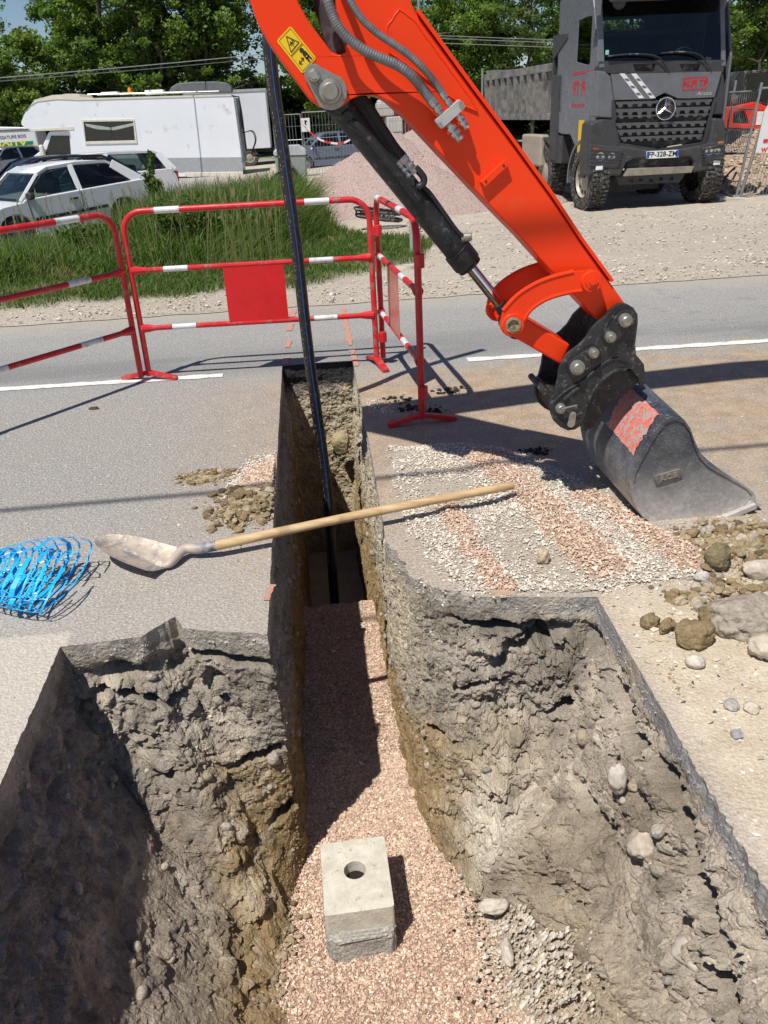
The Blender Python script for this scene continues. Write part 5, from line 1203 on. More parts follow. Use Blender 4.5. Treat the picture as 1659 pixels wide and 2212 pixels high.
# ------------------------------------------------------------------ dump truck
def truck():
    YF = 15.6; c0 = on_plane(1420, 334, YF); gx, gz = c0.x, -.235; xl, xr = gx - 1.25, gx + 1.25
    t = thing('dump_truck', 'dark grey tipper truck with a chrome star on its grille parked on the gravel yard', 'truck', (gx, YF, gz), math.radians(4)); O = Vector((gx, YF, gz))
    GP = pm('truck_paint', (.17, .178, .20), .32, .30, var=.08, bump=.02, dirt=(.16, .15, .14), dirt_amt=.06, dscale=12)
    GM = pm('truck_plastic', (.045, .046, .050), .5, var=.12, dirt=(.16, .15, .14), dirt_amt=.08, dscale=14); GR = pm('grille_grey', (.085, .088, .095), .5, var=.1, dirt=(.2, .18, .16), dirt_amt=.08, dscale=20)
    CHR = MATS['chrome']; SKID = pm('skid_metal', (.34, .31, .26), .5, .6, var=.2, scale=9, dirt=(.42, .37, .29), dirt_amt=.4); LEDW = pm('lamp_white', (.85, .85, .85), .2, bump=0)
    def F(pts, f=z3, y=YF): return [(p.x - gx, p.z - gz) for p in (on_plane(*f(*q), y) for q in pts)]
    FP = lambda a, b, d: (a, d, b); SP = lambda a, b, d: (d, a, b)
    def fr_(name, pts, y0, y1, m, holes=(), parent=t, bevel=.01, f=z3):
        mb = MB(); mb.prism(F(pts, f), FP, y0, y1, [F(h, f) for h in holes]); return mb.build(name, m, parent, bevel=bevel)
    def S(pts, X=xl, f=z3): return [(lambda q: (q[0] - YF, q[1] - gz))(on_side(*f(*p), X)) for p in pts]
    # cab shell: left side with window opening, right side, back with window, roof, visor
    zt = F([(1070, -85)])[0][1]; depth = 1.95; belt = F([(720, 345)])[0][1]; bot = F([(1000, 690)])[0][1] - .05
    side = [(.0, bot), (.0, belt), (.30, zt - .25), (.42, zt), (depth, zt), (depth, bot)]
    win = S([(588, 348), (600, 118), (640, 95), (684, 85), (680, 348), (640, 366)]); win = [(max(.36, a), b) for a, b in win]
    for s, X in ((-1, -1.22), (1, 1.18)):
        mb = MB(); mb.prism(side, SP, X, X + .045, [win]); mb.build('door', GP, t, bevel=.012)
        mb = MB(); mb.prism(win, SP, X + .012, X + .018); mb.build('side_window', GLASS, t)
    rw = rounded([(-.55, belt + .12), (.45, belt + .12), (.45, belt + .75), (-.55, belt + .75)], .08)
    mb = MB(); mb.prism([(-1.2, bot), (1.2, bot), (1.2, zt), (-1.2, zt)], FP, depth - .05, depth, [rw]); mb.build('cab_back', pm('cab_lining', (.05, .05, .055), .9), t)
    mb = MB(); mb.box((0, depth / 2 + .2, zt + .02), (2.4, depth - .4, .05)); mb.build('roof', GP, t, bevel=.02)
    mb = MB(); mb.box((0, depth / 2, bot), (2.3, depth - .1, .06)); mb.box((0, .35, belt - .12), (2.3, .55, .12)); mb.build('cab_floor', GM, t)
    mb = MB(); mb.box((-.62, 1.25, belt - .15), (.52, .2, 1.0)); mb.box((-.62, 1.0, belt - .50), (.52, .5, .2)); mb.build('seat', MATS.get('seat_fabric') or pm('seat_fabric', (.03, .03, .035), .9), t, bevel=.05); mb = MB(); mb.box((.66, 1.25, belt - .15), (.52, .2, 1.0)); mb.build('seat', pm('seat_fabric', (.03, .03, .035), .9), t, bevel=.05)
    mb = MB(); mb.tube([(.62 + .22 * math.cos(a), .55 + .05 * math.sin(a), belt - .02 + .2 * math.sin(a)) for a in np.linspace(0, 2 * PI, 20)[:-1]], .014, 8, closed=True); mb.build('steering_wheel', BLKP, t, smooth=True)
    # windscreen and pillars
    a = F([(724, 60), (1420, 26), (1414, 334), (727, 345)]); TL, TR, BR, BL = a
    def pil(p, q, w, nm='pillar'): mb = MB(); mb.bar((p[0], .20, p[1]), (q[0], .0, q[1]), w, .06, upv=(0, 1, 0)); mb.build(nm, GP, t, bevel=.01)
    pil((TL[0] - .02, zt), (BL[0] - .03, BL[1] - .1), .10); pil((TR[0] + .03, zt), (BR[0] + .03, BR[1] - .1), .08)
    mb = MB(); mb.add([(TL[0], .19, zt - .02), (TR[0], .19, zt - .02), (BR[0], .01, BR[1] - .03), (BL[0], .01, BL[1] - .03)], [(0, 1, 2, 3)]); mb.build('windscreen', GLASS, t)
    mb = MB(); mb.prism([(-.30, zt - .22), (-.10, zt + .02), (-.02, zt + .03), (.22, zt - .02), (.2, zt - .06), (-.06, zt - .10), (-.27, zt - .25)], SP, -1.18, 1.14); mb.build('sun_visor', GM, t, bevel=.01)
    for s, x0 in ((-1, -1.30), (1, 1.28)):
        mb = MB(); mb.tube(bez([(x0 + .25 * -s * -1 * 0 + (.1 * -s), .05, zt - .06), (x0 + .02 * s, -.08, zt - .02), (x0 + .10 * s, -.10, zt - .06)], 4), .03, 8); mb.box((x0 + .06 * s, -.12, zt - .08), (.26, .16, .13)); mb.build('mirror_arm', GM, t, bevel=.03)
    mb = MB(); mb.lathe([(.001, .0), (.10, .02), (.12, .07), (.10, .10)], (-.93, -.12, zt - .22), 'Y', 16); mb.build('wide_angle_mirror', GM, t, smooth=True)
    # front panels
    fr_('scuttle', [(700, 345), (1424, 334), (1420, 402), (770, 416), (690, 395)], -.02, .12, GM, [[(895, 362), (1025, 358), (1015, 402), (910, 402)], [(1165, 360), (1285, 356), (1275, 398), (1180, 398)]], bevel=.006)
    fr_('scuttle_recess', [(880, 352), (1300, 348), (1300, 404), (880, 408)], .03, .06, BLKP)
    fr_('bonnet', [(765, 418), (1404, 400), (1362, 545), (1220, 552), (1150, 552), (1075, 520), (1000, 556), (785, 562)], -.05, .12, GP, bevel=.015)
    fr_('corner_panel', [(688, 393), (735, 400), (768, 430), (788, 560), (786, 668), (676, 660), (684, 520)], -.03, .5, GP, bevel=.03)
    fr_('corner_panel', [(1408, 400), (1424, 380), (1430, 520), (1420, 640), (1340, 645), (1368, 545)], -.0, .5, GM, bevel=.02)
    fr_('grille_backing', [(786, 560), (1362, 545), (1330, 660), (1300, 790), (1045, 830), (820, 805)], .02, .06, BLKP)
    # grille bars with their row of notches
    for (xa, ya, xb, yb, h) in ((792, 570, 1352, 553, 26), (794, 612, 1342, 596, 30), (800, 648, 1332, 635, 14), (792, 690, 1318, 676, 24), (800, 728, 1308, 714, 26), (822, 768, 1294, 752, 22)):
        N = 10; pts = [(xa, ya), (xb, yb)]; lowp = []
        for i in range(N):
            for u, k in ((.08, 1), (.22, 1), (.34, 2.0), (.66, 2.0), (.78, 1), (.92, 1)):
                f = 1 - (i + u) / N; lowp.append((xa + (xb - xa) * f, ya + (yb - ya) * f + h * k * .62))
        fr_('grille_bar', [(xa, ya), (xb, yb)] + lowp, -.035, .02, GR, bevel=.004)
    fr_('grille_frame', [(785, 560), (800, 662), (790, 680), (820, 800), (1045, 835), (1300, 795), (1330, 665), (1362, 545), (1375, 545), (1345, 670), (1318, 810), (1045, 850), (806, 815), (770, 680), (772, 562)], -.045, .03, GM, bevel=.004)
    # star
    sc = F([(1075, 608)])[0]; R = .175; mb = MB(); mb.tube([(sc[0] + R * math.cos(a), -.075, sc[1] + R * math.sin(a)) for a in np.linspace(0, 2 * PI, 41)[:-1]], .013, 8, closed=True)
    for k in range(3):
        a = PI / 2 + k * 2 * PI / 3; tip = (sc[0] + R * math.cos(a), -.072, sc[1] + R * math.sin(a)); l = (sc[0] + .03 * math.cos(a + 1.05), -.072, sc[1] + .03 * math.sin(a + 1.05)); r_ = (sc[0] + .03 * math.cos(a - 1.05), -.072, sc[1] + .03 * math.sin(a - 1.05)); pk = (sc[0], -.10, sc[1])
        mb.add([tip, l, pk, r_], [(0, 1, 2), (0, 2, 3)])
    so = mb.build('star_emblem', CHR, t); mb = MB(); mb.lathe([(R, .01), (R, -.0)], (sc[0], -.05, sc[1]), 'Y', 32); mb.build('emblem_disc', BLKP, so)
    # bumper
    fr_('bumper', [(640, 690), (700, 668), (786, 672), (808, 812), (1045, 850), (1318, 808), (1345, 660), (1412, 668), (1418, 770), (1398, 945), (1225, 968), (1235, 905), (1215, 880), (880, 890), (850, 905), (812, 985), (626, 982), (622, 860), (630, 800)], -.12, .30, GM, bevel=.035)
    fr_('bumper_inset', [(870, 888), (1225, 880), (1215, 935), (845, 945)], -.04, .05, BLKP)
    for nm, P, fog in (('a', [(634, 806), (822, 822), (800, 920), (780, 940), (630, 925)], (688, 938)), ('b', [(1272, 812), (1410, 782), (1398, 915), (1300, 905)], (1362, 912))):
        h = fr_('headlight', P, -.128, -.10, pm('lamp_housing', (.10, .10, .11), .3, .4, bump=0), bevel=.004); cx, cy = sum(p[0] for p in P) / len(P), sum(p[1] for p in P) / len(P)
        for dx, r in ((-40, .075), (25, .065)):
            c = F([(cx + dx * (1 if nm == 'a' else .7), cy - 6)])[0]; mb = MB(); mb.lathe([(.002, -.125), (r * .6, -.130), (r, -.142), (r * 1.04, -.128)], (c[0], 0, c[1]), 'Y', 18); mb.build('reflector', pm('reflector_silver', (.6, .6, .62), .15, .9, bump=0), h, smooth=True)
        mb = MB()
        for k in range(5):
            f = .12 + k * .19; y0 = P[0][1] + (P[-1][1] - P[0][1]) * f; y1_ = P[1][1] + (P[2][1] - P[1][1]) * f; a_, b_ = F([(P[0][0] + 0, y0), (P[1][0] - 20 * f * (nm == 'a') + 0, y1_)]); mb.bar((a_[0], -.155, a_[1]), (b_[0], -.155, b_[1]), .014, .014)
        mb.build('guard_bars', GM, h)
        c = F([fog])[0]; mb = MB(); mb.box((c[0], -.13, c[1]), (.13, .03, .075)); mb.build('fog_lamp', LEDW, t, bevel=.01)
        c = F([(668, 832) if nm == 'a' else (1385, 802)])[0]; mb = MB(); mb.box((c[0], -.135, c[1]), (.10, .02, .045)); mb.build('indicator', pm('indicator_orange', (.8, .22, .03), .3, bump=0), h, bevel=.006)
    fr_('step_plate', [(828, 985), (855, 942), (1228, 930), (1212, 966)], -.16, .02, SKID, bevel=.006)
    hol = [[(x - 11, y - 9), (x + 11, y - 10), (x + 11, y + 8), (x - 11, y + 9)] for x, y in ((885, 1012), (940, 1008), (1058, 1003), (1118, 1000), (1000, 1012))]
    fr_('underrun_guard', [(800, 990), (1200, 972), (1165, 1022), (812, 1036)], -.02, .02, GM, hol, bevel=.004)
    # number plate
    P = F([(957, 846), (1140, 838), (1140, 880), (957, 888)]); pl = MB(); pl.prism(P, FP, -.140, -.125); po = pl.build('number_plate', pm('plate_white', (.80, .80, .78), .35, bump=0), t)
    c = (sum(p[0] for p in P) / 4, sum(p[1] for p in P) / 4); an = math.atan2(P[1][1] - P[0][1], P[1][0] - P[0][0]); W = P[1][0] - P[0][0]
    rot = lambda x, y, d: (c[0] + x * math.cos(an) - y * math.sin(an), d, c[1] + x * math.sin(an) + y * math.cos(an))
    mb = MB(); text_into(mb, 'FP-328-ZM', .118, lambda x, y, z: rot(x, y, -.1425 - z), .002, bold=.002, spacing=1.02); mb.build('plate_lettering', pm('black_ink', (.01, .01, .01), .5, bump=0), po)
    BLU = pm('plate_blue', (.02, .12, .55), .4, bump=0)
    for s in (-1, 1): mb = MB(); mb.prism([(s * W / 2 - .0, -.055), (s * (W / 2 - .045), -.055), (s * (W / 2 - .045), .055), (s * W / 2, .055)], rot, -.143, -.1405); mb.build('plate_band', BLU, po)
    # decals
    WD = pm('decal_white', (.75, .75, .75), .4, bump=0); RD = pm('decal_red', (.50, .015, .02), .45, var=.3, scale=50, bump=0)
    for x0 in (812, 878):
        mb = MB(); Q = F([(x0, 414), (x0 + 30, 413), (x0 + 143, 550), (x0 + 113, 552)]); mb.prism(Q, FP, -.054, -.051)
        so = mb.build('stripe_decal', WD, t); mb = MB(); A_, B_, C_, D_ = [Vector(q) for q in Q]
        for k in range(3):
            v = .18 + .29 * k; pp = [A_.lerp(D_, v), B_.lerp(C_, v), B_.lerp(C_, v + .14), A_.lerp(D_, v + .14)]; cc = sum(pp, Vector((0, 0))) / 4; pp = [cc + (p - cc) * .72 for p in pp]; mb.prism([tuple(p) for p in pp], FP, -.056, -.0545)
        mb.build('stripe_gap', GP, so)
    def logo(P, yy, name='company_sign'):
        # frame of red and white blocks around the lettering
        c = (sum(p[0] for p in P) / 4, sum(p[1] for p in P) / 4); W = P[1][0] - P[0][0]; H = P[0][1] - P[3][1]
        return c, W, H
    P = F([(1180, 432), (1316, 428), (1318, 505), (1180, 508)]); c, W, H = logo(P, 0); mb = MB()
    text_into(mb, 'ALPI TP', .135, lambda x, y, z: (c[0] + x, -.053 - z, c[1] + y), .002, bold=.006)
    for k in range(9):
        for s in (-1, 1): x = c[0] - W / 2 + (k + .5) * W / 9; mb.box((x, -.053, c[1] + s * H * .44), (W / 13, .002, .026))
    for k in range(3):
        for s in (-1, 1): mb.box((c[0] + s * W * .5, -.053, c[1] + (k - 1) * H * .3), (.02, .002, H * .2))
    mb.build('company_lettering', RD, t)
    c = F([(1303, 524)])[0]; mb = MB(); text_into(mb, 'Arocs', .085, lambda x, y, z: (c[0] + x * 1.35 + y * .25, -.053 - z, c[1] + y), .004, bold=.001); mb.build('model_lettering', CHR, t)
    c = ((S([(612, 500)])[0])); mb = MB(); text_into(mb, 'ALPI TP', .30, lambda x, y, z: (-1.2215 - z, c[0] - .05 + x * -1 * -1, c[1] + y), .002, bold=.01)
    for k in range(8):
        for s in (-1, 1): mb.box((-1.2225, c[0] - .5 + k * .13, c[1] + s * .26), (.003, .08, .05))
    mb.build('door_lettering', RD, t)
    # wipers
    for a_, b_, e_ in (((1095, 402), (1030, 320), (745, 318)), ((1340, 395), (1275, 310), (1050, 300))):
        P = F([a_, b_, ((b_[0] + e_[0]) / 2, (b_[1] + e_[1]) / 2 - 14), e_]); mb = MB(); mb.tube(bez([(p[0], -.06 + .02 * i * 0, p[1]) for i, p in enumerate(P)], 4), .013, 6); mb.build('wiper', BLKP, t, smooth=True)
    c = F([(750, 295)])[0]; mb = MB(); mb.box((c[0], .01, c[1]), (.06, .004, .07)); mb.build('windscreen_badge', pm('badge_green', (.25, .6, .5), .5, bump=0), t)
    # wheels
    for x, y in ((1204, 389), (1153, 373)):
        pc = on_level(x, y, gz + .54); yy = pc.y - YF - .05
        for s in (-1, 1): wheel(t, (s * 1.09, yy, .54), .54, .34, pm('rim_grey', (.40, .37, .32), .5, .3, var=.2, dirt=(.42, .37, .3), dirt_amt=.5), side=s, axis='X', lugs=44)
        for s in (-1, 1):
            mb = MB(); rr = .66; P = [(yy + rr * math.cos(a), .50 + rr * math.sin(a)) for a in np.linspace(-.1, PI - .75, 15)]; P2 = [(yy + (rr + .05) * math.cos(a), .50 + (rr + .05) * math.sin(a)) for a in np.linspace(PI - .75, -.1, 15)]
            mb.prism(P + P2, SP, s * 1.24 - .02 if s < 0 else .92, -.9 if s < 0 else 1.24); mb.build('mudguard', GP if yy < 1.8 else GM, t, bevel=.006)
        yl = yy
    for yy in (yl + 3.4, yl + 4.75):
        for s in (-1, 1): wheel(t, (s * .98, yy, .54), .54, .56, MATS['rim_grey'], side=s, axis='X')
    # chassis, steps, side skirts
    mb = MB(); mb.box((-.42, 4.5, .85), (.09, 7.6, .28)); mb.box((.42, 4.5, .85), (.09, 7.6, .28)); mb.box((0, 1.0, .42), (.9, .5, .32)); mb.tube([(-.95, .95, .54), (.95, .95, .54)], .07, 10); mb.build('chassis', GM, t)
    mb = MB(); mb.box((-1.12, .42, .60), (.26, .30, .06)); mb.build('step', GM, t, bevel=.01)
    mb = MB(); mb.prism([(.22, .95), (.22, bot + .3), (depth, bot + .28), (depth, bot - .04), (1.55, 1.28), (1.1, 1.28), (.62, .95)], SP, -1.235, -1.19); mb.build('side_skirt', GP, t, bevel=.008)
    mb = MB(); mb.box((-1.20, 1.95, 1.55), (.12, .42, 1.5)); mb.box((-1.14, 1.75, 1.0), (.2, .5, .5)); mb.build('intake_box', GM, t, bevel=.02)
    mb = MB(); mb.box((-1.15, 3.1, .95), (.35, 1.2, .6)); mb.build('fuel_tank', pm('tank_dust', (.40, .36, .28), .6, .3, dirt=(.45, .4, .32), dirt_amt=.5), t, bevel=.04)
    p = S([(610, 778)])[0]; mb = MB(); mb.box((-1.245, p[0], p[1]), (.006, .26, .62)); mb.build('hazard_sticker', MATS['sticker_yellow'], t)
    # tipper body
    top = S([(405, 362), (78, 482)]); botl = S([(405, 648), (112, 682)]); y0, y1 = depth + .25, depth + .25 + 4.7; zt0 = top[0][1] * .5 + top[1][1] * .5 + .08; zb0 = (botl[0][1] + botl[1][1]) / 2 + .02
    BD = pm('tipper_steel', (.15, .15, .15), .55, .2, var=.3, scale=2.5, dirt=(.30, .28, .24), dirt_amt=.42, dscale=6)
    for s in (-1, 1): mb = MB(); mb.box((s * 1.20, (y0 + y1) / 2, (zt0 + zb0) / 2), (.05, y1 - y0, zt0 - zb0)); mb.box((s * 1.235, (y0 + y1) / 2, zt0 - .06), (.10, y1 - y0, .14)); mb.box((s * 1.22, (y0 + y1) / 2, zb0 + .04), (.09, y1 - y0, .12)); mb.build('body_side', BD, t, bevel=.008)
    for k in range(10):
        yy = y0 + .3 + k * (y1 - y0 - .5) / 9
        mb = MB(); mb.prism([(-1.225, zt0 - .12), (-1.32, zt0 - .14), (-1.27, zb0 + .1), (-1.225, zb0 + .1)], lambda a, b, d: (a, d, b), yy - .05, yy + .05); mb.build('body_rib', BD, t)
    mb = MB(); mb.box((0, y1, (zt0 + zb0) / 2 + .05), (2.4, .06, zt0 - zb0 + .1)); mb.build('tailgate', BD, t); mb = MB(); mb.box((0, (y0 + y1) / 2, zb0 + .1), (2.35, y1 - y0, .06)); mb.build('body_floor', BD, t)
    hz = S([(440, 215)])[0][1]; mb = MB(); mb.box((0, y0 - .02, (hz + zb0) / 2), (2.46, .07, hz - zb0)); mb.prism([(y0 - .75, hz - .02), (y0, hz), (y0, hz - .38), (y0 - .10, hz - .38), (y0 - .75, hz - .10)], SP, -1.24, 1.24); mb.build('headboard', GM, t, bevel=.01)
    mb = MB(); mb.tube([(-1.3, y1 + .05, zb0 + .1), (-1.3, y1 + .05, zt0 + .15)], .03, 8); mb.build('tailgate_post', MATS['zinc'], t)
truck()

# ------------------------------------------------------------------ motorhome
def motorhome():
    Y0 = 35.9; gz = -.425; o = on_plane(*z1(760, 900), Y0); gx = o.x
    t = thing('motorhome', 'white alcove motorhome with a grey roof box and grey rear standing on the car park', 'motorhome', (gx, Y0, gz))
    def F(pts): return [(p.x - gx, p.z - gz) for p in (on_plane(*z1(*q), Y0) for q in pts)]
    FP = lambda a, b, d: (a, d, b); W = 2.25
    WH = pm('motorhome_white', (.80, .83, .87), .35, var=.03, scale=.8, dirt=(.45, .40, .32), dirt_amt=.10, dscale=1.5, bump=.01); CR = pm('cream_trim', (.70, .66, .56), .5, var=.08); GY = pm('panel_grey', (.36, .38, .40), .5, var=.06)
    body = [(118, 715), (140, 655), (175, 605), (215, 580), (330, 566), (460, 572), (1320, 548), (1345, 560), (1392, 905), (1400, 1010), (440, 1030), (412, 1000), (405, 745), (200, 745), (150, 740)]
    mb = MB(); mb.prism(rounded(F(body), .22, 4), FP, 0, W); mb.build('body_shell', WH, t, bevel=.03)
    mb = MB(); mb.prism(F([(150, 640), (200, 575), (300, 548), (355, 545), (380, 540), (450, 540), (470, 560), (500, 566), (1330, 543), (1335, 553), (460, 577), (330, 572), (215, 585), (175, 608)]), FP, -.02, W - .1); mb.build('roof_cap', CR, t, bevel=.02)
    cabp = [(415, 748), (420, 1035), (90, 1065), (84, 985), (120, 955), (228, 870), (270, 772), (280, 758)]
    cw = [(258, 880), (290, 782), (395, 782), (405, 895), (262, 900)]
    mb = MB(); mb.prism(F(cabp), FP, .12, W - .12); mb.build('cab', WH, t, bevel=.03)
    mb = MB(); mb.prism(F(cw), FP, .105, .13); mb.build('cab_window', DGL, t, bevel=.004)
    mb = MB(); mb.prism(F([(100, 975), (420, 968), (420, 982), (98, 992)]), FP, .10, .14); mb.build('trim_strip', GY, t)
    mb = MB(); mb.prism(F([(205, 975), (238, 974), (238, 988), (205, 989)]), FP, .09, .12); mb.build('side_indicator', MATS['indicator_orange'], t)
    mb = MB(); mb.prism(F([(160, 745), (425, 730), (425, 748), (180, 756)]), FP, .0 - .015, .2); mb.build('alcove_trim', CR, t)
    mb = MB(); mb.box((F([(245, 875)])[0][0], -.02, F([(245, 875)])[0][1]), (.16, .2, .5)); mb.build('door_mirror', CR, t, bevel=.05)
    # window with blind behind
    w = F([(468, 690), (772, 685), (792, 825), (492, 832)]); wi = F([(482, 702), (768, 698), (778, 808), (495, 815)])
    mb = MB(); mb.prism(w, FP, -.03, .01, [wi]); wo = mb.build('window_frame', CR, t, bevel=.006)
    mb = MB(); mb.prism(wi, FP, -.012, .004); mb.build('window_pane', DGL, wo)
    mb = MB(); mb.prism(F([(490, 712), (640, 735), (768, 708), (770, 724), (660, 750), (560, 745), (500, 728)]), FP, -.016, -.0125); mb.build('blind', pm('blind_grey', (.38, .40, .38), .8), wo)
    mb = MB(); mb.prism(F([(630, 700), (636, 700), (652, 812), (646, 812)]), FP, -.02, -.012); mb.build('window_bar', BLKP, wo)
    mb = MB(); mb.prism(F([(460, 915), (1393, 905), (1398, 985), (460, 1000)]), FP, -.012, .0); mb.build('skirt_panel', GY, t); mb = MB(); mb.prism(F([(1060, 996), (1400, 990), (1402, 1012), (1080, 1020)]), FP, -.05, .04); mb.build('bumper', CR, t, bevel=.01)
    # grey rear end with ladder and bike rack
    xr = F([(1392, 905)])[0][0]; zt = F([(1340, 560)])[0][1]; zb = .45; xt = F([(1345, 560)])[0][0]
    mb = MB(); mb.add([(xt, .02, zt), (xt, W - .02, zt), (xr, W - .02, zb), (xr, .02, zb), (xt + .10, .02, zt - .02), (xt + .10, W - .02, zt - .02), (xr + .07, W - .02, zb), (xr + .07, .02, zb)], [(0, 1, 2, 3), (4, 5, 6, 7), (0, 4, 7, 3), (1, 5, 6, 2), (0, 1, 5, 4), (3, 2, 6, 7)]); mb.build('rear_panel', pm('rear_grey', (.22, .24, .25), .5, var=.15), t, bevel=.03)
    L = lambda u: (xt + .15 + (xr - xt) * u, zt - (zt - zb) * u)
    mb = MB()
    for yy in (.25, .62): mb.tube([(L(0)[0] - .3, yy, zt + .05), (L(0)[0] + .02, yy, zt + .02), (L(.2)[0] + .05, yy, L(.2)[1]), (L(.8)[0] + .05, yy, L(.8)[1])], .022, 8)
    for k in range(6): u = .15 + k * .12; mb.tube([(L(u)[0] + .05, .25, L(u)[1]), (L(u)[0] + .05, .62, L(u)[1])], .016, 6)
    mb.build('ladder', BLKP, t, smooth=True)
    mb = MB(); mb.box((L(.35)[0] + .0, 1.35, L(.35)[1]), (.03, .9, .6)); mb.build('rear_window', DGL, t, bevel=.02)
    mb = MB()
    for yy in (1.0, 1.9): mb.tube(bez([(xr + .05, yy, 1.5), (xr + .45, yy, 1.55), (xr + .55, yy, 1.2), (xr + .35, yy, .7), (xr + .75, yy, .62)], 4), .02, 6)
    mb.tube([(xr + .35, 1.0, .7), (xr + .35, 1.9, .7)], .02, 6); mb.build('bike_rack', BLKP, t, smooth=True)
    # roof furniture
    a = F([(960, 530), (975, 500), (1010, 478), (1100, 468), (1240, 466), (1300, 474), (1328, 500), (1330, 528)]); mb = MB(); mb.prism(a, FP, .5, 1.4); mb.build('roof_box', pm('roofbox_grey', (.13, .14, .15), .55), t, bevel=.10, )
    mb = MB(); z = F([(700, 548)])[0][1]
    xs = F([(500, 548), (690, 545), (1260, 535)])
    mb.tube([(xs[0][0], .15, xs[0][1] + .02), (xs[2][0], .15, xs[2][1] + .06)], .022, 6); mb.tube([(xs[0][0], W - .4, xs[0][1] + .04), (xs[2][0], W - .4, xs[2][1] + .08)], .022, 6)
    for k in range(5): x = xs[0][0] + .3 + k * 1.0; mb.tube([(x, .15, xs[0][1] + .05), (x, W - .4, xs[0][1] + .05)], .015, 6)
    mb.build('roof_rack', MATS['zinc'], t, smooth=True)
    for x0, x1, h in ((560, 660, .09), (820, 930, .16)):
        a, b = F([(x0, 545), (x1, 540)]); mb = MB(); mb.box(((a[0] + b[0]) / 2, .9, a[1] + h / 2), (b[0] - a[0], .6, h)); mb.build('roof_vent', WH, t, bevel=.03)
    a = F([(735, 532)])[0]; mb = MB(); mb.lathe([(.075, -.05), (.075, .10), (.05, .16), (.01, .18)], (a[0], .5, a[1]), 'Z', 12); mb.build('beacon', pm('beacon_orange', (.9, .25, .01), .3, bump=0), t, smooth=True)
    for x in (F([(190, 1050)])[0][0], F([(1060, 1050)])[0][0]):
        for yy in (.15, W - .15): wheel(t, (x, yy, .33), .33, .2, MATS['rim_grey'], side=-1)
motorhome()

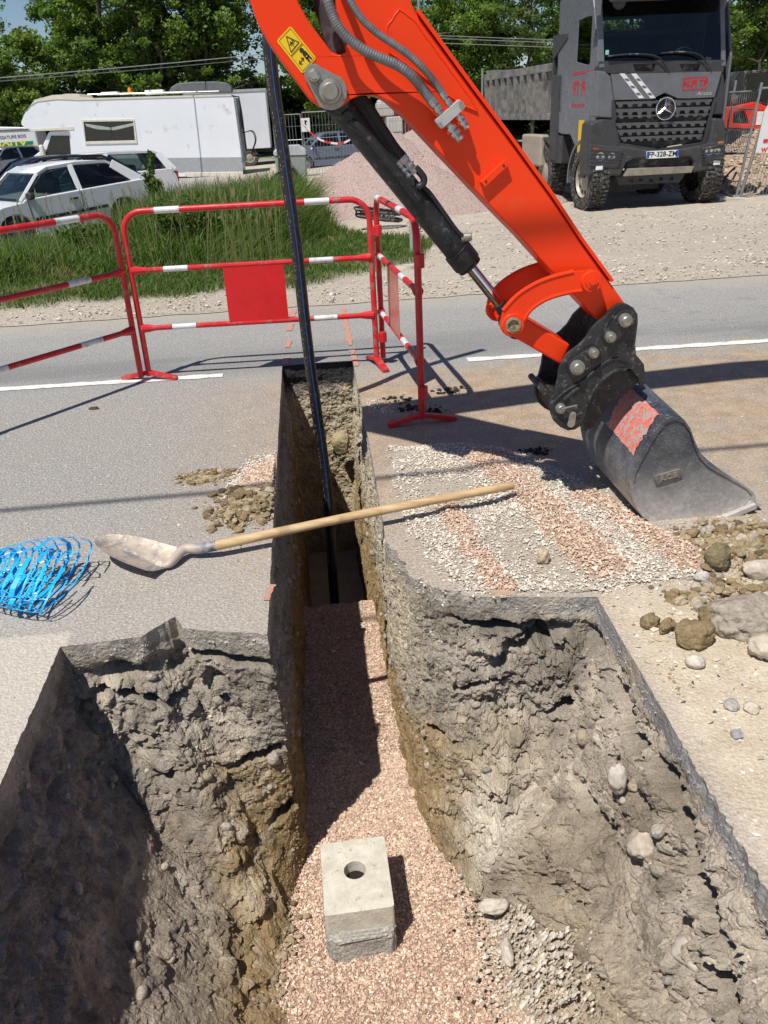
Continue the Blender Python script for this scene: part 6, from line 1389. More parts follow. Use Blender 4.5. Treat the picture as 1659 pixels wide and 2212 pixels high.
# ------------------------------------------------------------------ cars
def car(label, loc, rz, paint, L=3.72, W=1.6, H=1.37, estate=False, group=None, detail=True, windows=True):
    t = thing('parked_car', label, 'car', loc, rz, group)
    hw = W / 2; ax0, ax1, R = L * .185, L * .80, .33; wr = .29
    belt = H * .63; FP = lambda a, b, d: (a, d, b)
    def arch(cx): return [(cx - R * math.cos(a), .28 + R * math.sin(a)) for a in np.linspace(0, PI, 9)]
    low = [(.03, .24), (0, .36), (.02, .54), (.10, .64), (.45, .74), (L * .24, belt * .94), (L * .26, belt)] + [(L * .62, belt + .03), (L * .93 if not estate else L * .96, belt + .05), (L * .985, belt - .12), (L, .52), (L - .03, .28), (ax1 + R, .26)] + arch(ax1)[::-1] + [(ax1 - R, .20), (ax0 + R, .20)] + arch(ax0)[::-1] + [(ax0 - R, .24)]
    rf0, rf1 = L * .40, L * (.80 if not estate else .90); cr, cb = L * .235, L * (.955 if not estate else .985)
    mb = MB(); mb.prism(low, FP, -hw, hw); mb.build('body', paint, t, bevel=.035, bseg=3)
    ins = .17
    G = [(cr, belt - .02), (rf0 - .10, H - .10), (rf0 + .12, H - .02), (L * .6, H), (rf1 - .15, H - .03), (rf1 + .02, H - .10), (cb, belt + .02)]
    yo = lambda z: hw - .03 - ins * max(0, (z - belt) / (H - belt))
    vs = [(x, -yo(z), z) for x, z in G] + [(x, yo(z), z) for x, z in G]; n = len(G)
    # roof skin and pillars: strips, with glass in between
    fs = [(i, i + 1, i + 1 + n, i + n) for i in (1, 2, 3, 4)]; mb = MB(); mb.add(vs, fs)
    top = MB(); top.add([(x, y, z - .03) for x, y, z in vs], fs); mb.v += []; ob = mb.build('roof', paint, t, smooth=True)
    so = ob.modifiers.new('thick', 'SOLIDIFY'); so.thickness = .03; so.offset = -1
    def pillar(a, b, w): 
        for s in (-1, 1): m_ = MB(); m_.bar((a[0], s * yo(a[1]), a[1]), (b[0], s * yo(b[1]), b[1]), .03, w, upv=(1, 0, .3)); m_.build('pillar', paint, t, bevel=.006)
    bx = L * .565; pillar(G[0], G[1], .055); pillar(G[1], G[2], .055); pillar((bx, belt), (bx - .02, H - .03), .10); pillar(G[-1], G[-2], .10); pillar((G[-1][0] - .12, G[-1][1]), (G[-2][0] - .05, G[-2][1]), .16)
    for s in (-1, 1): m_ = MB(); 
    for i in range(1, 5):
        for s in (-1, 1): m_ = MB(); m_.bar((G[i][0], s * yo(G[i][1]), G[i][1] - .02), (G[i + 1][0], s * yo(G[i + 1][1]), G[i + 1][1] - .02), .035, .05); m_.build('roof_rail', paint, t)
    # glazing
    for s in (-1, 1):
        Y = lambda z: s * (yo(z) - .012)
        fw = [(cr + .10, belt), (rf0 - .02, H - .12), (bx - .06, H - .06), (bx - .05, belt)]; rw = [(bx + .05, belt), (bx + .03, H - .06), (rf1 - .12, H - .09), (cb - .30, belt + .14), (cb - .38, belt + .02)]
        for P in (fw, rw): m_ = MB(); m_.add([(x, Y(z), z) for x, z in P], [tuple(range(len(P)))]); m_.build('side_window', GLASS if s < 0 else GLASS, t)
        for P in (fw, rw):
            m_ = MB(); C = [(x, s * (yo(z) - .004), z) for x, z in P]; m_.tube(C, .012, 5, closed=True); m_.build('window_seal', BLKP, t)
    m_ = MB(); m_.add([vs[0], vs[1], vs[1 + n], vs[n]], [(0, 1, 2, 3)]); m_.build('windscreen', GLASS, t)
    m_ = MB(); m_.add([vs[n - 1], vs[n - 2], vs[2 * n - 2], vs[2 * n - 1]], [(0, 1, 2, 3)]); m_.build('rear_window', DGL, t)
    m_ = MB(); m_.box((L * .47, 0, belt - .02), (.14, 1.16, .58)); m_.box((L * .73, 0, belt - .06), (.14, 1.2, .5)); m_.box((L * .30, 0, belt - .06), (.4, 1.3, .12)); m_.build('seats', pm('seat_dark', (.03, .032, .04), .9), t, bevel=.05)
    if detail:
        for s in (-1, 1):
            m_ = MB(); m_.bar((ax0 + R + .02, s * (hw + .006), .47), (ax1 - R - .02, s * (hw + .006), .50), .02, .055); m_.build('rub_strip', BLKP, t, bevel=.006)
            m_ = MB(); m_.box((cr + .16, s * (hw + .07), belt + .05), (.12, .16, .11)); m_.build('door_mirror', BLKP, t, bevel=.03)
            m_ = MB(); m_.bar((bx - .02, s * (hw + .003), .26), (bx - .01, s * (hw + .003), belt), .008, .008); m_.build('door_gap', BLKP, t); m_ = MB(); m_.bar((cr + .16, s * (hw + .003), .26), (cr + .12, s * (hw + .003), belt), .008, .008); m_.build('door_gap', BLKP, t)
            m_ = MB(); m_.box((bx - .17, s * (hw + .012), belt - .10), (.16, .025, .035)); m_.build('door_handle', BLKP, t, bevel=.006)
            m_ = MB(); m_.box((.09, s * (hw - .22), .56), (.12, .36, .14)); m_.build('headlight', pm('lamp_clear', (.7, .72, .75), .1, bump=0), t, bevel=.03)
            m_ = MB(); m_.box((L - .03, s * (hw - .14), .74), (.08, .22, .26)); m_.build('tail_light', pm('lamp_red', (.45, .01, .01), .2, bump=0), t, bevel=.02)
        m_ = MB(); m_.box((.0, 0, .34), (.10, W - .1, .18)); m_.box((L, 0, .38), (.1, W - .1, .2)); m_.build('bumper', BLKP, t, bevel=.03)
    for x in (ax0, ax1):
        for s in (-1, 1): wheel(t, (x, s * (hw - .10), wr), wr, .17, pm('hubcap', (.30, .30, .31), .5, .3, dirt=(.2, .18, .15), dirt_amt=.4), side=s, seg=28)
    return t
WP = pm('white_paint', (.74, .75, .77), .22, var=.03, dirt=(.45, .41, .34), dirt_amt=.08, dscale=3, bump=0.)
DP = pm('dark_blue_paint', (.018, .022, .04), .15, .4, var=.05, bump=0.); SPN = pm('silver_paint', (.36, .40, .48), .25, .7, var=.05, bump=0.)
w = on_level(46, 507, -.07); rz = math.radians(40); c, s_ = math.cos(rz), math.sin(rz); ax = (3.72 * .185, -.72)
car('old white three door hatchback parked behind the tall grass, nearest of the cars', (w.x - (ax[0] * c - ax[1] * s_), w.y - (ax[0] * s_ + ax[1] * c), -.36), rz, WP, L=3.5, W=1.55, H=1.30).rotation_euler = (0, math.radians(-2.5), rz)
car('dark blue hatchback parked between the white hatchback and the motorhome', (-7.3, 19.4, -.40), math.radians(34), DP, L=4.0, W=1.7, H=1.46)
car('white estate car behind the white hatchback, its tail toward the tall weeds', (-7.2, 22.8, -.43), math.radians(30), WP, L=4.1, W=1.66, H=1.42, estate=True)
car('silver saloon parked in front of the white sign written van', (-14.2, 39.5, -.43), math.radians(60), SPN, L=4.4, W=1.75, H=1.42)
car('grey hatchback cut by the left edge with its red tail lamp showing', (-19.2, 41.2, -.43), math.radians(20), pm('grey_paint', (.14, .13, .13), .25, .5, var=.05, bump=0.), L=4.2, W=1.74, H=1.45)
p = on_plane(700, 330, 36.)
car('small blue grey car half hidden behind the pink stone pile', (p.x - 1.6, 36., -.43), math.radians(12), pm('bluegrey_paint', (.16, .20, .27), .3, .4, var=.05, bump=0.), L=3.8, W=1.6, H=1.4)

# ------------------------------------------------------------------ sign-written van, trailer, building
def van():
    Y0 = 47.; gz = -.425
    def F(pts): return [(p.x, p.z - gz) for p in (on_plane(*z5(*q), Y0) for q in pts)]
    A = F([(490, 700), (550, 960), (0, 655)]); gx = A[0][0]
    t = thing('delivery_van', 'long white van with a green name board on its side behind the silver saloon', 'van', (gx, Y0, gz)); FP = lambda a, b, d: (a - gx, d, b)
    WV = pm('van_white', (.70, .70, .70), .4, var=.04)
    side = F([(-700, 640), (330, 652), (488, 700), (552, 965), (575, 1130), (-700, 1160)])
    mb = MB(); mb.prism(side, FP, 0, 1.9); mb.build('van_body', WV, t, bevel=.08)
    mb = MB(); mb.prism(F([(-20, 870), (455, 842), (468, 946), (-10, 992)]), FP, -.02, -.005); mb.build('name_board', pm('board_green', (.0, .22, .12), .5, bump=0), t)
    c = F([(185, 918)])[0]; mb = MB(); text_into(mb, 'JOLLY', .50, lambda x, y, z: (c[0] - gx + x, -.025 - z, c[1] + y + x * .035), .01, bold=.02); text_into(mb, 'sarl', .24, lambda x, y, z: (c[0] - gx + .86 + x, -.025 - z, c[1] + y - .02), .01, bold=.01); mb.build('board_lettering', pm('letter_yellow', (.75, .62, .05), .5, bump=0), t)
    c = F([(370, 778)])[0]; mb = MB(); text_into(mb, 'MAISONS OSSATURE BOIS', .20, lambda x, y, z: (c[0] - gx + x - 1.2, -.012 - z, c[1] + y + x * .02), .01); c = F([(100, 1066)])[0]; text_into(mb, 'COUVERTURE', .18, lambda x, y, z: (c[0] - gx + x, -.012 - z, c[1] + y), .01); mb.build('side_lettering', pm('letter_grey', (.16, .16, .16), .5, bump=0), t)
    mb = MB(); mb.prism(F([(-300, 705), (440, 668), (460, 690), (-300, 722)]), FP, -.03, -.0); mb.build('roof_gutter', pm('gutter_dark', (.12, .12, .13), .6), t)
    for x in (gx - 1.0 + .6, gx - 4.4): wheel(t, (x - gx, .12, .35), .35, .22, MATS['rim_grey'])
van()
def trailer():
    Y0 = 42.; gz = -.425
    def F(pts): return [(p.x, p.z - gz) for p in (on_plane(*z1(*q), Y0) for q in pts)]
    A = F([(1340, 515), (1525, 512), (1560, 942), (1340, 955)]); gx = (A[0][0] + A[1][0]) / 2
    t = thing('box_trailer', 'tall plain white box trailer behind the rear of the motorhome', 'trailer', (gx, Y0, gz)); FP = lambda a, b, d: (a - gx, d, b)
    x0, x1 = A[0][0] - 2.2, A[1][0]; zt = A[1][1]
    mb = MB(); mb.prism([(x0, .75), (x1 + .02, .75), (x1 + .02, zt), (x0, zt)], FP, 0, 2.4); mb.build('box_body', pm('trailer_white', (.70, .72, .76), .45, var=.04, scale=1), t, bevel=.03)
    mb = MB(); mb.prism([(x0, zt - .07), (x1 + .05, zt - .07), (x1 + .05, zt + .03), (x0, zt + .03)], FP, -.03, 2.43); mb.build('top_rail', pm('rail_grey', (.4, .4, .4), .5), t)
    mb = MB(); mb.box((0, 1.2, .66), (x1 - x0, .9, .16)); mb.build('trailer_chassis', BLKP, t)
    for x in (x1 - gx - 1.0, x1 - gx - 2.2): wheel(t, (x, .2, .42), .42, .25, MATS['rim_grey'])
trailer()
def building():
    p = on_plane(*z5(120, 130), 72.); q = on_plane(*z5(190, 640), 72.)
    t = thing('industrial_shed', 'dark grey flat sided shed at the far left edge behind the van', 'building', (p.x - 8, 72, -.4)); m = pm('shed_grey', (.13, .145, .17), .6, var=.06)
    mb = MB(); mb.box((0, 6, (p.z + .4) / 2), (16.6, 12, p.z + .4)); mb.build('wall', m, t); mb = MB(); mb.box((0, 6, p.z + .45), (16.9, 12.3, .18)); mb.build('roof_edge', pm('shed_trim', (.2, .21, .22), .5), t)
    mb = MB(); mb.box((4.0, -.05, 1.6), (7.5, .08, 2.0)); mb.build('window', DGL, t)
building()

# ------------------------------------------------------------------ pink stone pile
def gravel_pile():
    xs = np.arange(-1.6, 6.4, .045); ys = np.arange(15.6, 24., .05); X, Yy = np.meshgrid(xs, ys, indexing='ij'); sh = X.shape; X, Yy = X.ravel(), Yy.ravel(); p3 = np.c_[X, Yy, X * 0]
    H = np.zeros_like(X)
    for cx, cy, h, r in ((1.95, 19.6, 1.48, 2.6), (2.6, 19.9, 1.50, 2.7), (1.2, 19.2, 1.12, 2.3), (3.5, 19.0, 1.05, 2.2), (3.9, 18.0, .70, 1.6), (2.4, 18.2, .95, 2.0)):
        d = np.hypot(X - cx, Yy - cy) + .12 * fbm(p3 * .9 + cx, 3); H = np.maximum(H, h - d * h / r)
    H = H + .035 * fbm(p3 * 2.5, 4) + .014 * fbm(p3 * 9, 3); base = yard_z(X, Yy) - .03; Z = base + np.where(H > .01, np.maximum(H, 0) + .03, -.05)
    f = fbm(p3 * 14, 3)[:, None]; f2 = fbm(p3 * (1.4, .8, 1), 4)[:, None]; c = np.array((.62, .47, .42)) * (1 + .16 * f + .08 * f2)
    tan_ = (sstep(.25, .6, f2[:, 0]) * sstep(2.8, 3.4, X))[:, None]; c = c * (1 - .4 * tan_) + np.array((.45, .33, .22)) * .4 * tan_
    idx = np.arange(len(X)).reshape(sh); Q = np.stack([idx[:-1, :-1], idx[1:, :-1], idx[1:, 1:], idx[:-1, 1:]], 2).reshape(-1, 4); Q = Q[(H[Q] > -.03).any(1)]
    o = np_mesh('gravel_pile', np.c_[X, Yy, Z], Q, vm('pile_gravel', bump=1., bscale=60, fine=.30, fscale=75, dist=.05), c, smooth=True); tag(o, 'broad heap of pale pink crushed stone beyond the barriers', 'gravel pile')
    rg = np.random.default_rng(61); n = 26000; k = rg.integers(0, len(X), n); k = k[H[k] > .01]; k = k[Yy[k] < 20.6]; P = np.c_[X[k] + rg.uniform(-.03, .03, len(k)), Yy[k] + rg.uniform(-.03, .03, len(k)), Z[k] + .004]
    V, Fc, Cc = chips_arrays(P, rg.uniform(.010, .022, len(k)), palette(len(k), [(.66, .50, .44), (.58, .42, .37), (.74, .62, .56), (.48, .36, .32)], [4, 3, 2, 1], rg), seed=9)
    g = np_mesh('loose_chips', V, Fc, MATS['chip'], Cc, o); g['kind'] = 'stuff'
gravel_pile()

# ------------------------------------------------------------------ things standing around the pile
def clutter():
    FP = lambda a, b, d: (a, d, b)
    # wheelie bin
    Y0 = 27.; a = on_plane(*z2(215, 1000), Y0); b = on_plane(*z2(425, 1000), Y0); top = on_plane(*z2(330, 930), Y0).z; gx = (a.x + b.x) / 2
    t = thing('waste_container', 'grey green four wheeled waste container with a curved lid left of the pink pile', 'bin', (gx, Y0, -.425)); GN = pm('bin_green', (.26, .31, .28), .6, var=.1, dirt=(.3, .22, .15), dirt_amt=.2)
    w = (b.x - a.x) / 2; h = top + .425
    mb = MB(); mb.box((0, .5, h * .43), (w * 1.75, .9, h * .72), taper=1.1); mb.build('bin_body', GN, t, bevel=.04)
    mb = MB(); mb.prism([(-w, h * .80), (-w, h * .90), (-w * .5, h * 1.0), (w * .6, h * 1.0), (w, h * .90), (w, h * .78)], FP, -.02, 1.05); mb.build('lid', pm('bin_lid', (.42, .45, .44), .5, var=.1), t, bevel=.04)
    for sx in (-1, 1):
        for sy in (.15, .85): mb = MB(); mb.lathe([(.09, -.03), (.09, .03)], (sx * w * .7, sy, .09), 'X', 14); mb.build('caster', BLKP, t, smooth=True)
        mb = MB(); mb.tube([(sx * w * 1.0, .1, h * .74), (sx * w * 1.12, .5, h * .74), (sx * w * 1.0, .9, h * .74)], .025, 6); mb.build('handle', GN, t, smooth=True)
    # spare excavator bucket on the ground
    Y0 = 17.4; q = [(p.x, p.z) for p in (on_plane(*zz, Y0) for zz in ((583, 388), (600, 372), (632, 362), (650, 385), (668, 425), (672, 444), (600, 446), (580, 425)))]
    c = sum(x for x, z in q) / len(q); gz = -.42
    t = thing('spare_bucket', 'wide dark excavator bucket lying at the left foot of the pink stone pile', 'digger bucket', (c, Y0, gz)); q = [(x - c, z - gz) for x, z in q]; DS = pm('bucket_dark', (.045, .045, .048), .5, .2, var=.3, scale=6, dirt=(.33, .30, .25), dirt_amt=.4, dscale=4)
    mb = MB(); mb.prism(q, FP, 0, .03); mb.build('side_plate', DS, t, bevel=.006); mb = MB(); mb.prism(q, FP, .9, .93); mb.build('side_plate', DS, t, bevel=.006)
    mb = MB()
    for i in (6, 7, 0, 1, 2): a_, b_ = q[i], q[(i + 1) % 8]; mb.add([(a_[0], .0, a_[1]), (b_[0], .0, b_[1]), (b_[0], .93, b_[1]), (a_[0], .93, a_[1]), (a_[0] * .96, .0, a_[1] * .96 + .01), (b_[0] * .96, .0, b_[1] * .96 + .01), (b_[0] * .96, .93, b_[1] * .96 + .01), (a_[0] * .96, .93, a_[1] * .96 + .01)], [(0, 1, 2, 3), (4, 5, 6, 7), (0, 1, 5, 4), (2, 3, 7, 6)])
    mb.build('shell', DS, t); mb = MB()
    for yy in (.3, .6): mb.prism([(q[1][0], q[1][1]), (q[1][0] + .02, q[1][1] + .22), (q[2][0] - .05, q[2][1] + .2), (q[2][0], q[2][1])], FP, yy, yy + .04)
    mb.build('ear', DS, t)
    # black plastic grid lying in the grass
    Y0 = 12.6; a, b = on_level(772, 478, -.1), on_level(884, 492, -.1); t = thing('plastic_grid', 'black ribbed plastic tray lying at the edge of the grass below the pile', 'plastic tray', ((a.x + b.x) / 2, a.y + .1, yard_z(.9, 12.7) + .05), math.atan2(b.y - a.y, b.x - a.x) * .3); L = (b.x - a.x) * 1.1
    mb = MB(); BP = pm('tray_black', (.018, .018, .02), .5, dirt=(.2, .2, .18), dirt_amt=.25)
    z = lambda x: .17 - .12 * (x / L + .5)
    P = [(-L / 2, 0), (-L * .42, -.16), (L * .2, -.17), (L * .48, -.04), (L / 2, .12), (L * .3, .22), (-L * .4, .2)]
    mb.tube([(x, y, z(x) + .06) for x, y in P], .028, 8, closed=True); mb.tube([(x * .95, y * .9, z(x) - .05) for x, y in P], .03, 8, closed=True); mb.build('rim', BP, t, smooth=True); mb = MB()
    for k in range(9): x = -L * .42 + k * L * .1; mb.bar((x, -.17, z(x) + .05), (x + .06, .2, z(x) + .05), .012, .05); mb.bar((x, -.165, z(x) + .05), (x, -.15, z(x) - .06), .03, .02)
    for k in range(3): mb.bar((-L * .44, -.08 + k * .09, z(-L * .44) + .05), (L * .42, -.06 + k * .07, z(L * .42) + .05), .012, .04)
    mb.build('lattice', BP, t)
    # low concrete slab in front of the grass edge
    for (px, py, r, sx, lb) in ((868, 583, .17, (1.4, .8, .35), 'flat broken concrete slab half buried where the grass meets the road verge'), (838, 594, .13, (1.5, .8, .3), 'longer low concrete piece left of the broken slab at the grass corner')):
        p = on_level(px, py, 0); o = rock('concrete_piece', p, r, int(px), MATS['stone'], (.46, .41, .34), sx, 4, .2, .7, .3, .35); tag(o, lb, 'concrete')
    # traffic stake
    p = on_level(1032 / 1.157 + 0, 520, 0.); p = on_level(893, 545, 0.); t = None
    mb = MB(); mb.bar((0, 0, 0), (0, 0, .42), .035, .012); o = mb.build('survey_stake', pm('stake_grey', (.42, .42, .40), .6), None); o.location = (1.28, 10.6, 0); tag(o, 'short grey survey stake in the grass beside white flowers', 'stake')
    # concrete blocks wall beyond the pile
    CB = pm('lego_concrete', (.50, .47, .42), .85, var=.12, scale=2, bump=.2, dirt=(.3, .28, .24), dirt_amt=.2)
    Y0 = 33.; n = 0
    for (x0, x1, y0, y1, lb) in ((872, 968, 1, 0, ''),): pass
    cols = [((935, 1040, 745, 845), 'lower right concrete block of the stack behind the pile'), ((935, 1040, 850, 905), 'bottom concrete block of the stack behind the pile'), ((875, 985, 655, 740), 'topmost concrete block of the stack behind the pile, half hidden by the arm')]
    for (x0, x1, y0, y1), lb in cols:
        a, b = on_plane(*z2(x0, y0), Y0), on_plane(*z2(x1, y1), Y0)
        mb = MB(); w_, h_ = b.x - a.x, a.z - b.z
        mb.box((0, .4, h_ / 2), (w_, .8, h_ - .015));
        if 'topmost' in lb:
            for k in (-.25, .25): mb.lathe([(.14, 0), (.11, .1)], (k * w_, .4, h_ - .01), 'Z', 14)
        o = mb.build('concrete_block', CB, None, bevel=.03); o.location = ((a.x + b.x) / 2, Y0, b.z); tag(o, lb, 'concrete block', 'stacked concrete blocks behind the pile')
    # dark red vehicle behind
    Y0 = 34.; a, b = on_plane(*z2(1045, 760), Y0), on_plane(*z2(1290, 1000), Y0); gx = (a.x + b.x) / 2
    t = thing('parked_truck', 'dark red truck partly hidden behind the orange arm and the pile', 'truck', (gx, Y0, -.425)); RDK = pm('dark_red_paint', (.12, .012, .014), .4)
    hw = (b.x - a.x) / 2 + .5; mb = MB(); mb.prism([(-hw, .7), (-hw, 2.3), (-hw + .3, 2.6), (hw, 2.6), (hw, .7)], FP, 0, 2.); mb.build('cab', RDK, t, bevel=.06)
    mb = MB(); mb.box((-.1, -.02, 1.95), (hw * 1.3, .03, .6)); mb.build('windscreen', DGL, t); mb = MB(); mb.box((0, -.1, .75), (hw * 1.7, .25, .3)); mb.build('bumper', pm('bumper_white', (.55, .55, .55), .5), t, bevel=.03)
    for s in (-1, 1): wheel(t, (s * hw * .8, .5, .4), .4, .25, MATS['rim_grey'], axis='X', side=s)
clutter()

# ------------------------------------------------------------------ site fencing
STL = pm('galvanised', (.30, .32, .33), .45, .6, var=.2, scale=12)
def fence_panel(a, b, H, label, step=.11, tilt=0., sign=None, foot=True, gz=-.42, hstep=.0, wr=.0045):
    a, b = Vector((*a, 0)), Vector((*b, 0)); L = (b - a).length; rz = math.atan2(b.y - a.y, b.x - a.x)
    t = thing('site_fence', label, 'fence', (a.x, a.y, gz), rz, 'mesh site fence panels')
    if tilt: t.rotation_euler = (tilt, 0, rz)
    mb = MB(); mb.tube([(0, 0, .05), (0, 0, H), (L, 0, H), (L, 0, .05)], .021, 8); mb.tube([(0, 0, .15), (L, 0, .15)], .02, 8); mb.tube([(0, 0, H * .62), (L, 0, H * .62)], .008, 5); mb.build('frame', STL, t)
    mb = MB()
    for k in range(1, int(L / step)): mb.bar((k * step, 0, .15), (k * step, 0, H), wr * 2, wr * 2)
    for z in (.6, 1.0, 1.7): 
        if z < H: mb.bar((0, .006, z), (L, .006, z), wr * 2, wr * 2)
    mb.build('mesh_infill', STL, t)
    if foot:
        for x in (0, L): mb = MB(); mb.box((x, 0, .05), (.24, .7, .13)); mb.build('foot', MATS['lego_concrete'], t, bevel=.02)
    return t
p0 = on_plane(652, 243, 31.); f = fence_panel((p0.x, 31.), (p0.x + 3.4, 31.2), p0.z + .42, 'mesh fence panel behind the pink pile hung with red and white tape', sign=1)
fence_panel((p0.x - 1.0, 31.3), (p0.x - .06, 31.05), p0.z + .38, 'mesh fence panel standing between the white trailer and the pink pile')
fence_panel((p0.x + 3.5, 31.2), (p0.x + 6.9, 31.6), p0.z + .42, 'mesh fence panel behind the orange arm in front of the concrete blocks')
def tape():
    a = on_plane(*z3(0, 0), 31); P = [on_plane(*q, 30.9) for q in ((652, 262), (675, 290), (700, 305), (735, 310), (758, 300), (772, 285))]
    pts = bez(P, 8); o0 = pts[0].copy(); vs, fs = [], []
    for p in pts: vs += [p - Vector((0, 0, .035)), p + Vector((0, 0, .035))]
    for i in range(len(pts) - 1): fs.append((2 * i, 2 * i + 2, 2 * i + 3, 2 * i + 1))
    g = NG('barrier_tape'); x, y, z = g.xyz(); s = g.ma('GREATER_THAN', g.ma('FRACT', g.ma('MULTIPLY', x, 2.2)), .5); g.fin(g.mix(s, (.75, .74, .72), (.65, .04, .03)), .5)
    mb = MB(); mb.add(vs, fs); tag(recentre(mb.build('barrier_tape', g.m)), 'sagging red and white barrier tape on the fence behind the pile', 'tape')
    p = on_plane(672, 312, 31); 
    mb = MB(); q = on_plane(*z2(418, 797), 30.95); mb.box((0, 0, 0), (.30, .02, .42)); o = mb.build('fence_notice', pm('notice_white', (.7, .7, .68), .6)); o.location = q
    tag(o, 'small white notice hung on the fence beside the red and white tape', 'notice'); mb = MB(); mb.box((0, -.013, .03), (.05, .004, .22)); mb.box((.03, -.013, .11), (.07, .004, .04)); mb.build('pictogram', MATS['black_ink'], o)
tape()
# right-hand fence, leaning, its concrete foot, the sign and the rubble heap behind
def right_side():
    gz = -.22; Y0 = 16.2
    a = on_plane(1585, 432, Y0); c_ = on_plane(1655, 190, Y0)
    t = thing('site_fence', 'leaning mesh fence panel with doubled posts to the right of the truck', 'fence', (a.x, Y0, a.z), 0, 'mesh site fence panels')
    O = Vector((a.x, Y0, a.z)); Pt = lambda x, y, yy=Y0: on_plane(x, y, yy) - O
    p1 = [Pt(*z3(1480, 1108)), Pt(*z3(1625, 462))]; p2 = [Pt(*z3(1500, 1108)), Pt(*z3(1690, 500))]
    mb = MB(); mb.tube(p1, .026, 10); mb.build('post', STL, t, smooth=True); mb = MB(); mb.tube(p2, .026, 10); mb.build('post', STL, t, smooth=True)
    q1, q2 = Pt(*z3(1395, 940), Y0 + .6), Pt(*z3(1480, 450), Y0 + .6); mb = MB(); mb.tube([q1, q2], .024, 8); mb.build('post', STL, t, smooth=True)
    top = [Pt(*z3(1425, 520), Y0 + .6), p1[0].lerp(p1[1], .93)]; bt = [Pt(*z3(1405, 862), Y0 + .6), p1[0].lerp(p1[1], .40)]
    mb = MB(); mb.tube(top, .018, 8); mb.tube(bt, .022, 8); mb.tube([p1[0].lerp(p1[1], .95), Pt(*z3(1760, 480))], .018, 8); mb.tube([Pt(*z3(1530, 1110)), Pt(*z3(1760, 1128))], .022, 8); mb.build('rail', STL, t, smooth=True)
    mb = MB()
    for k in range(15): u = (k + .5) / 15; mb.bar(bt[0].lerp(bt[1], u), top[0].lerp(top[1], u), .008, .008)
    for k in range(14): u = (k + .5) / 14; mb.bar(p2[0].lerp(Pt(*z3(1760, 1128)), u), p2[1].lerp(Pt(*z3(1900, 480)), u), .007, .007)
    mb.build('mesh_infill', STL, t)
    # concrete foot
    A = [on_plane(*z3(x, y), Y0 - .25) for x, y in ((1370, 1155), (1600, 1160), (1600, 1115), (1385, 1105))]; cx = sum(p.x for p in A) / 4
    mb = MB(); mb.prism([(p.x - cx, p.z - A[0].z) for p in A], lambda u, v, d: (u, d, v), -.05, .30); o = mb.build('fence_foot', pm('foot_concrete', (.55, .50, .40), .85, var=.12, bump=.3), None, bevel=.015); o.location = (cx - O.x, -.25, A[0].z - O.z); o.parent = t
    # banner
    Q = [on_plane(*z3(x, y), Y0 - .04) for x, y in ((1588, 855), (1760, 862), (1800, 560), (1680, 560), (1640, 620))]; cc = Q[0].copy()
    t2 = thing('site_banner', 'white company banner with red lettering tied to the leaning fence at the right edge', 'banner', cc); mb = MB(); mb.prism([(p.x - cc.x, p.z - cc.z) for p in Q], lambda u, v, d: (u, d, v), -.008, .0); mb.build('sheet', pm('banner_white', (.74, .73, .72), .5, var=.03), t2)
    RD2 = pm('banner_red', (.62, .02, .05), .5, bump=0); mb = MB(); c = on_plane(*z3(1645, 836), Y0 - .05) - cc; text_into(mb, 'www.alpitp.fr', .17, lambda x, y, z: (c.x + x + .38, -.012 - z, c.z + y), .002, bold=.002)
    a_, b_ = on_plane(*z3(1625, 790), Y0) - cc, on_plane(*z3(1660, 600), Y0) - cc
    mb2 = MB()
    for k in range(6): u0, u1 = k / 6, (k + .55) / 6; mb2.bar(Vector((0, -.014, 0)) + a_.lerp(b_, u0), Vector((0, -.014, 0)) + a_.lerp(b_, u1), .075, .003, upv=(0, 1, 0))
    for k in range(5): u0 = k * .16; mb2.bar(Vector((a_.x + u0, -.014, a_.z)), Vector((a_.x + u0 + .09, -.014, a_.z + .0)), .06, .003, upv=(0, 1, 0))
    c2 = on_plane(*z3(1665, 735), Y0) - cc; text_into(mb2, 'ALPI', .62, lambda x, y, z: (c2.x + x + .72 + y * .12, -.014 - z, c2.z + y), .002, bold=.015)
    mb.build('web_address', RD2, t2); mb2.build('company_lettering', RD2, t2)
    # rubble heap
    xs = np.arange(7.3, 13, .06); ys = np.arange(15.6, 22, .07); X, Yy = np.meshgrid(xs, ys, indexing='ij'); sh = X.shape; X, Yy = X.ravel(), Yy.ravel(); p3 = np.c_[X, Yy, X * 0]
    H = 1.25 - np.maximum(0, np.hypot((X - 10.2) / 1.25, (Yy - 18.6))) * .60 + .10 * fbm(p3 * 1.7, 4) + .05 * ridged(p3 * 5, 3); Z = gz + np.maximum(H, 0) - .03; c = np.array((.40, .30, .22)) * (1 + .3 * fbm(p3 * 5, 4)[:, None])
    idx = np.arange(len(X)).reshape(sh); Fq = np.stack([idx[:-1, :-1], idx[1:, :-1], idx[1:, 1:], idx[:-1, 1:]], 2).reshape(-1, 4); Fq = Fq[(H[Fq] > -.02).any(1)]
    o = np_mesh('rubble_heap', np.c_[X, Yy, Z], Fq, MATS['yard_gravel'], c, smooth=True); tag(o, 'brown heap of excavated stones behind the leaning fence at the right', 'rubble heap')
    rg = np.random.default_rng(71); k = rg.integers(0, len(X), 5200); k = k[(H[k] > .02)]; V, Fc, Cc = chips_arrays(np.c_[X[k], Yy[k], Z[k] + .01], rg.uniform(.02, .075, len(k)), palette(len(k), [(.55, .45, .36), (.42, .30, .21), (.34, .24, .16), (.60, .53, .45), (.48, .34, .27)], [3, 3, 2, 2, 2], rg, .15), seed=12, flat=.8)
    g = np_mesh('loose_stones', V, Fc, MATS['chip'], Cc, o); g['kind'] = 'stuff'
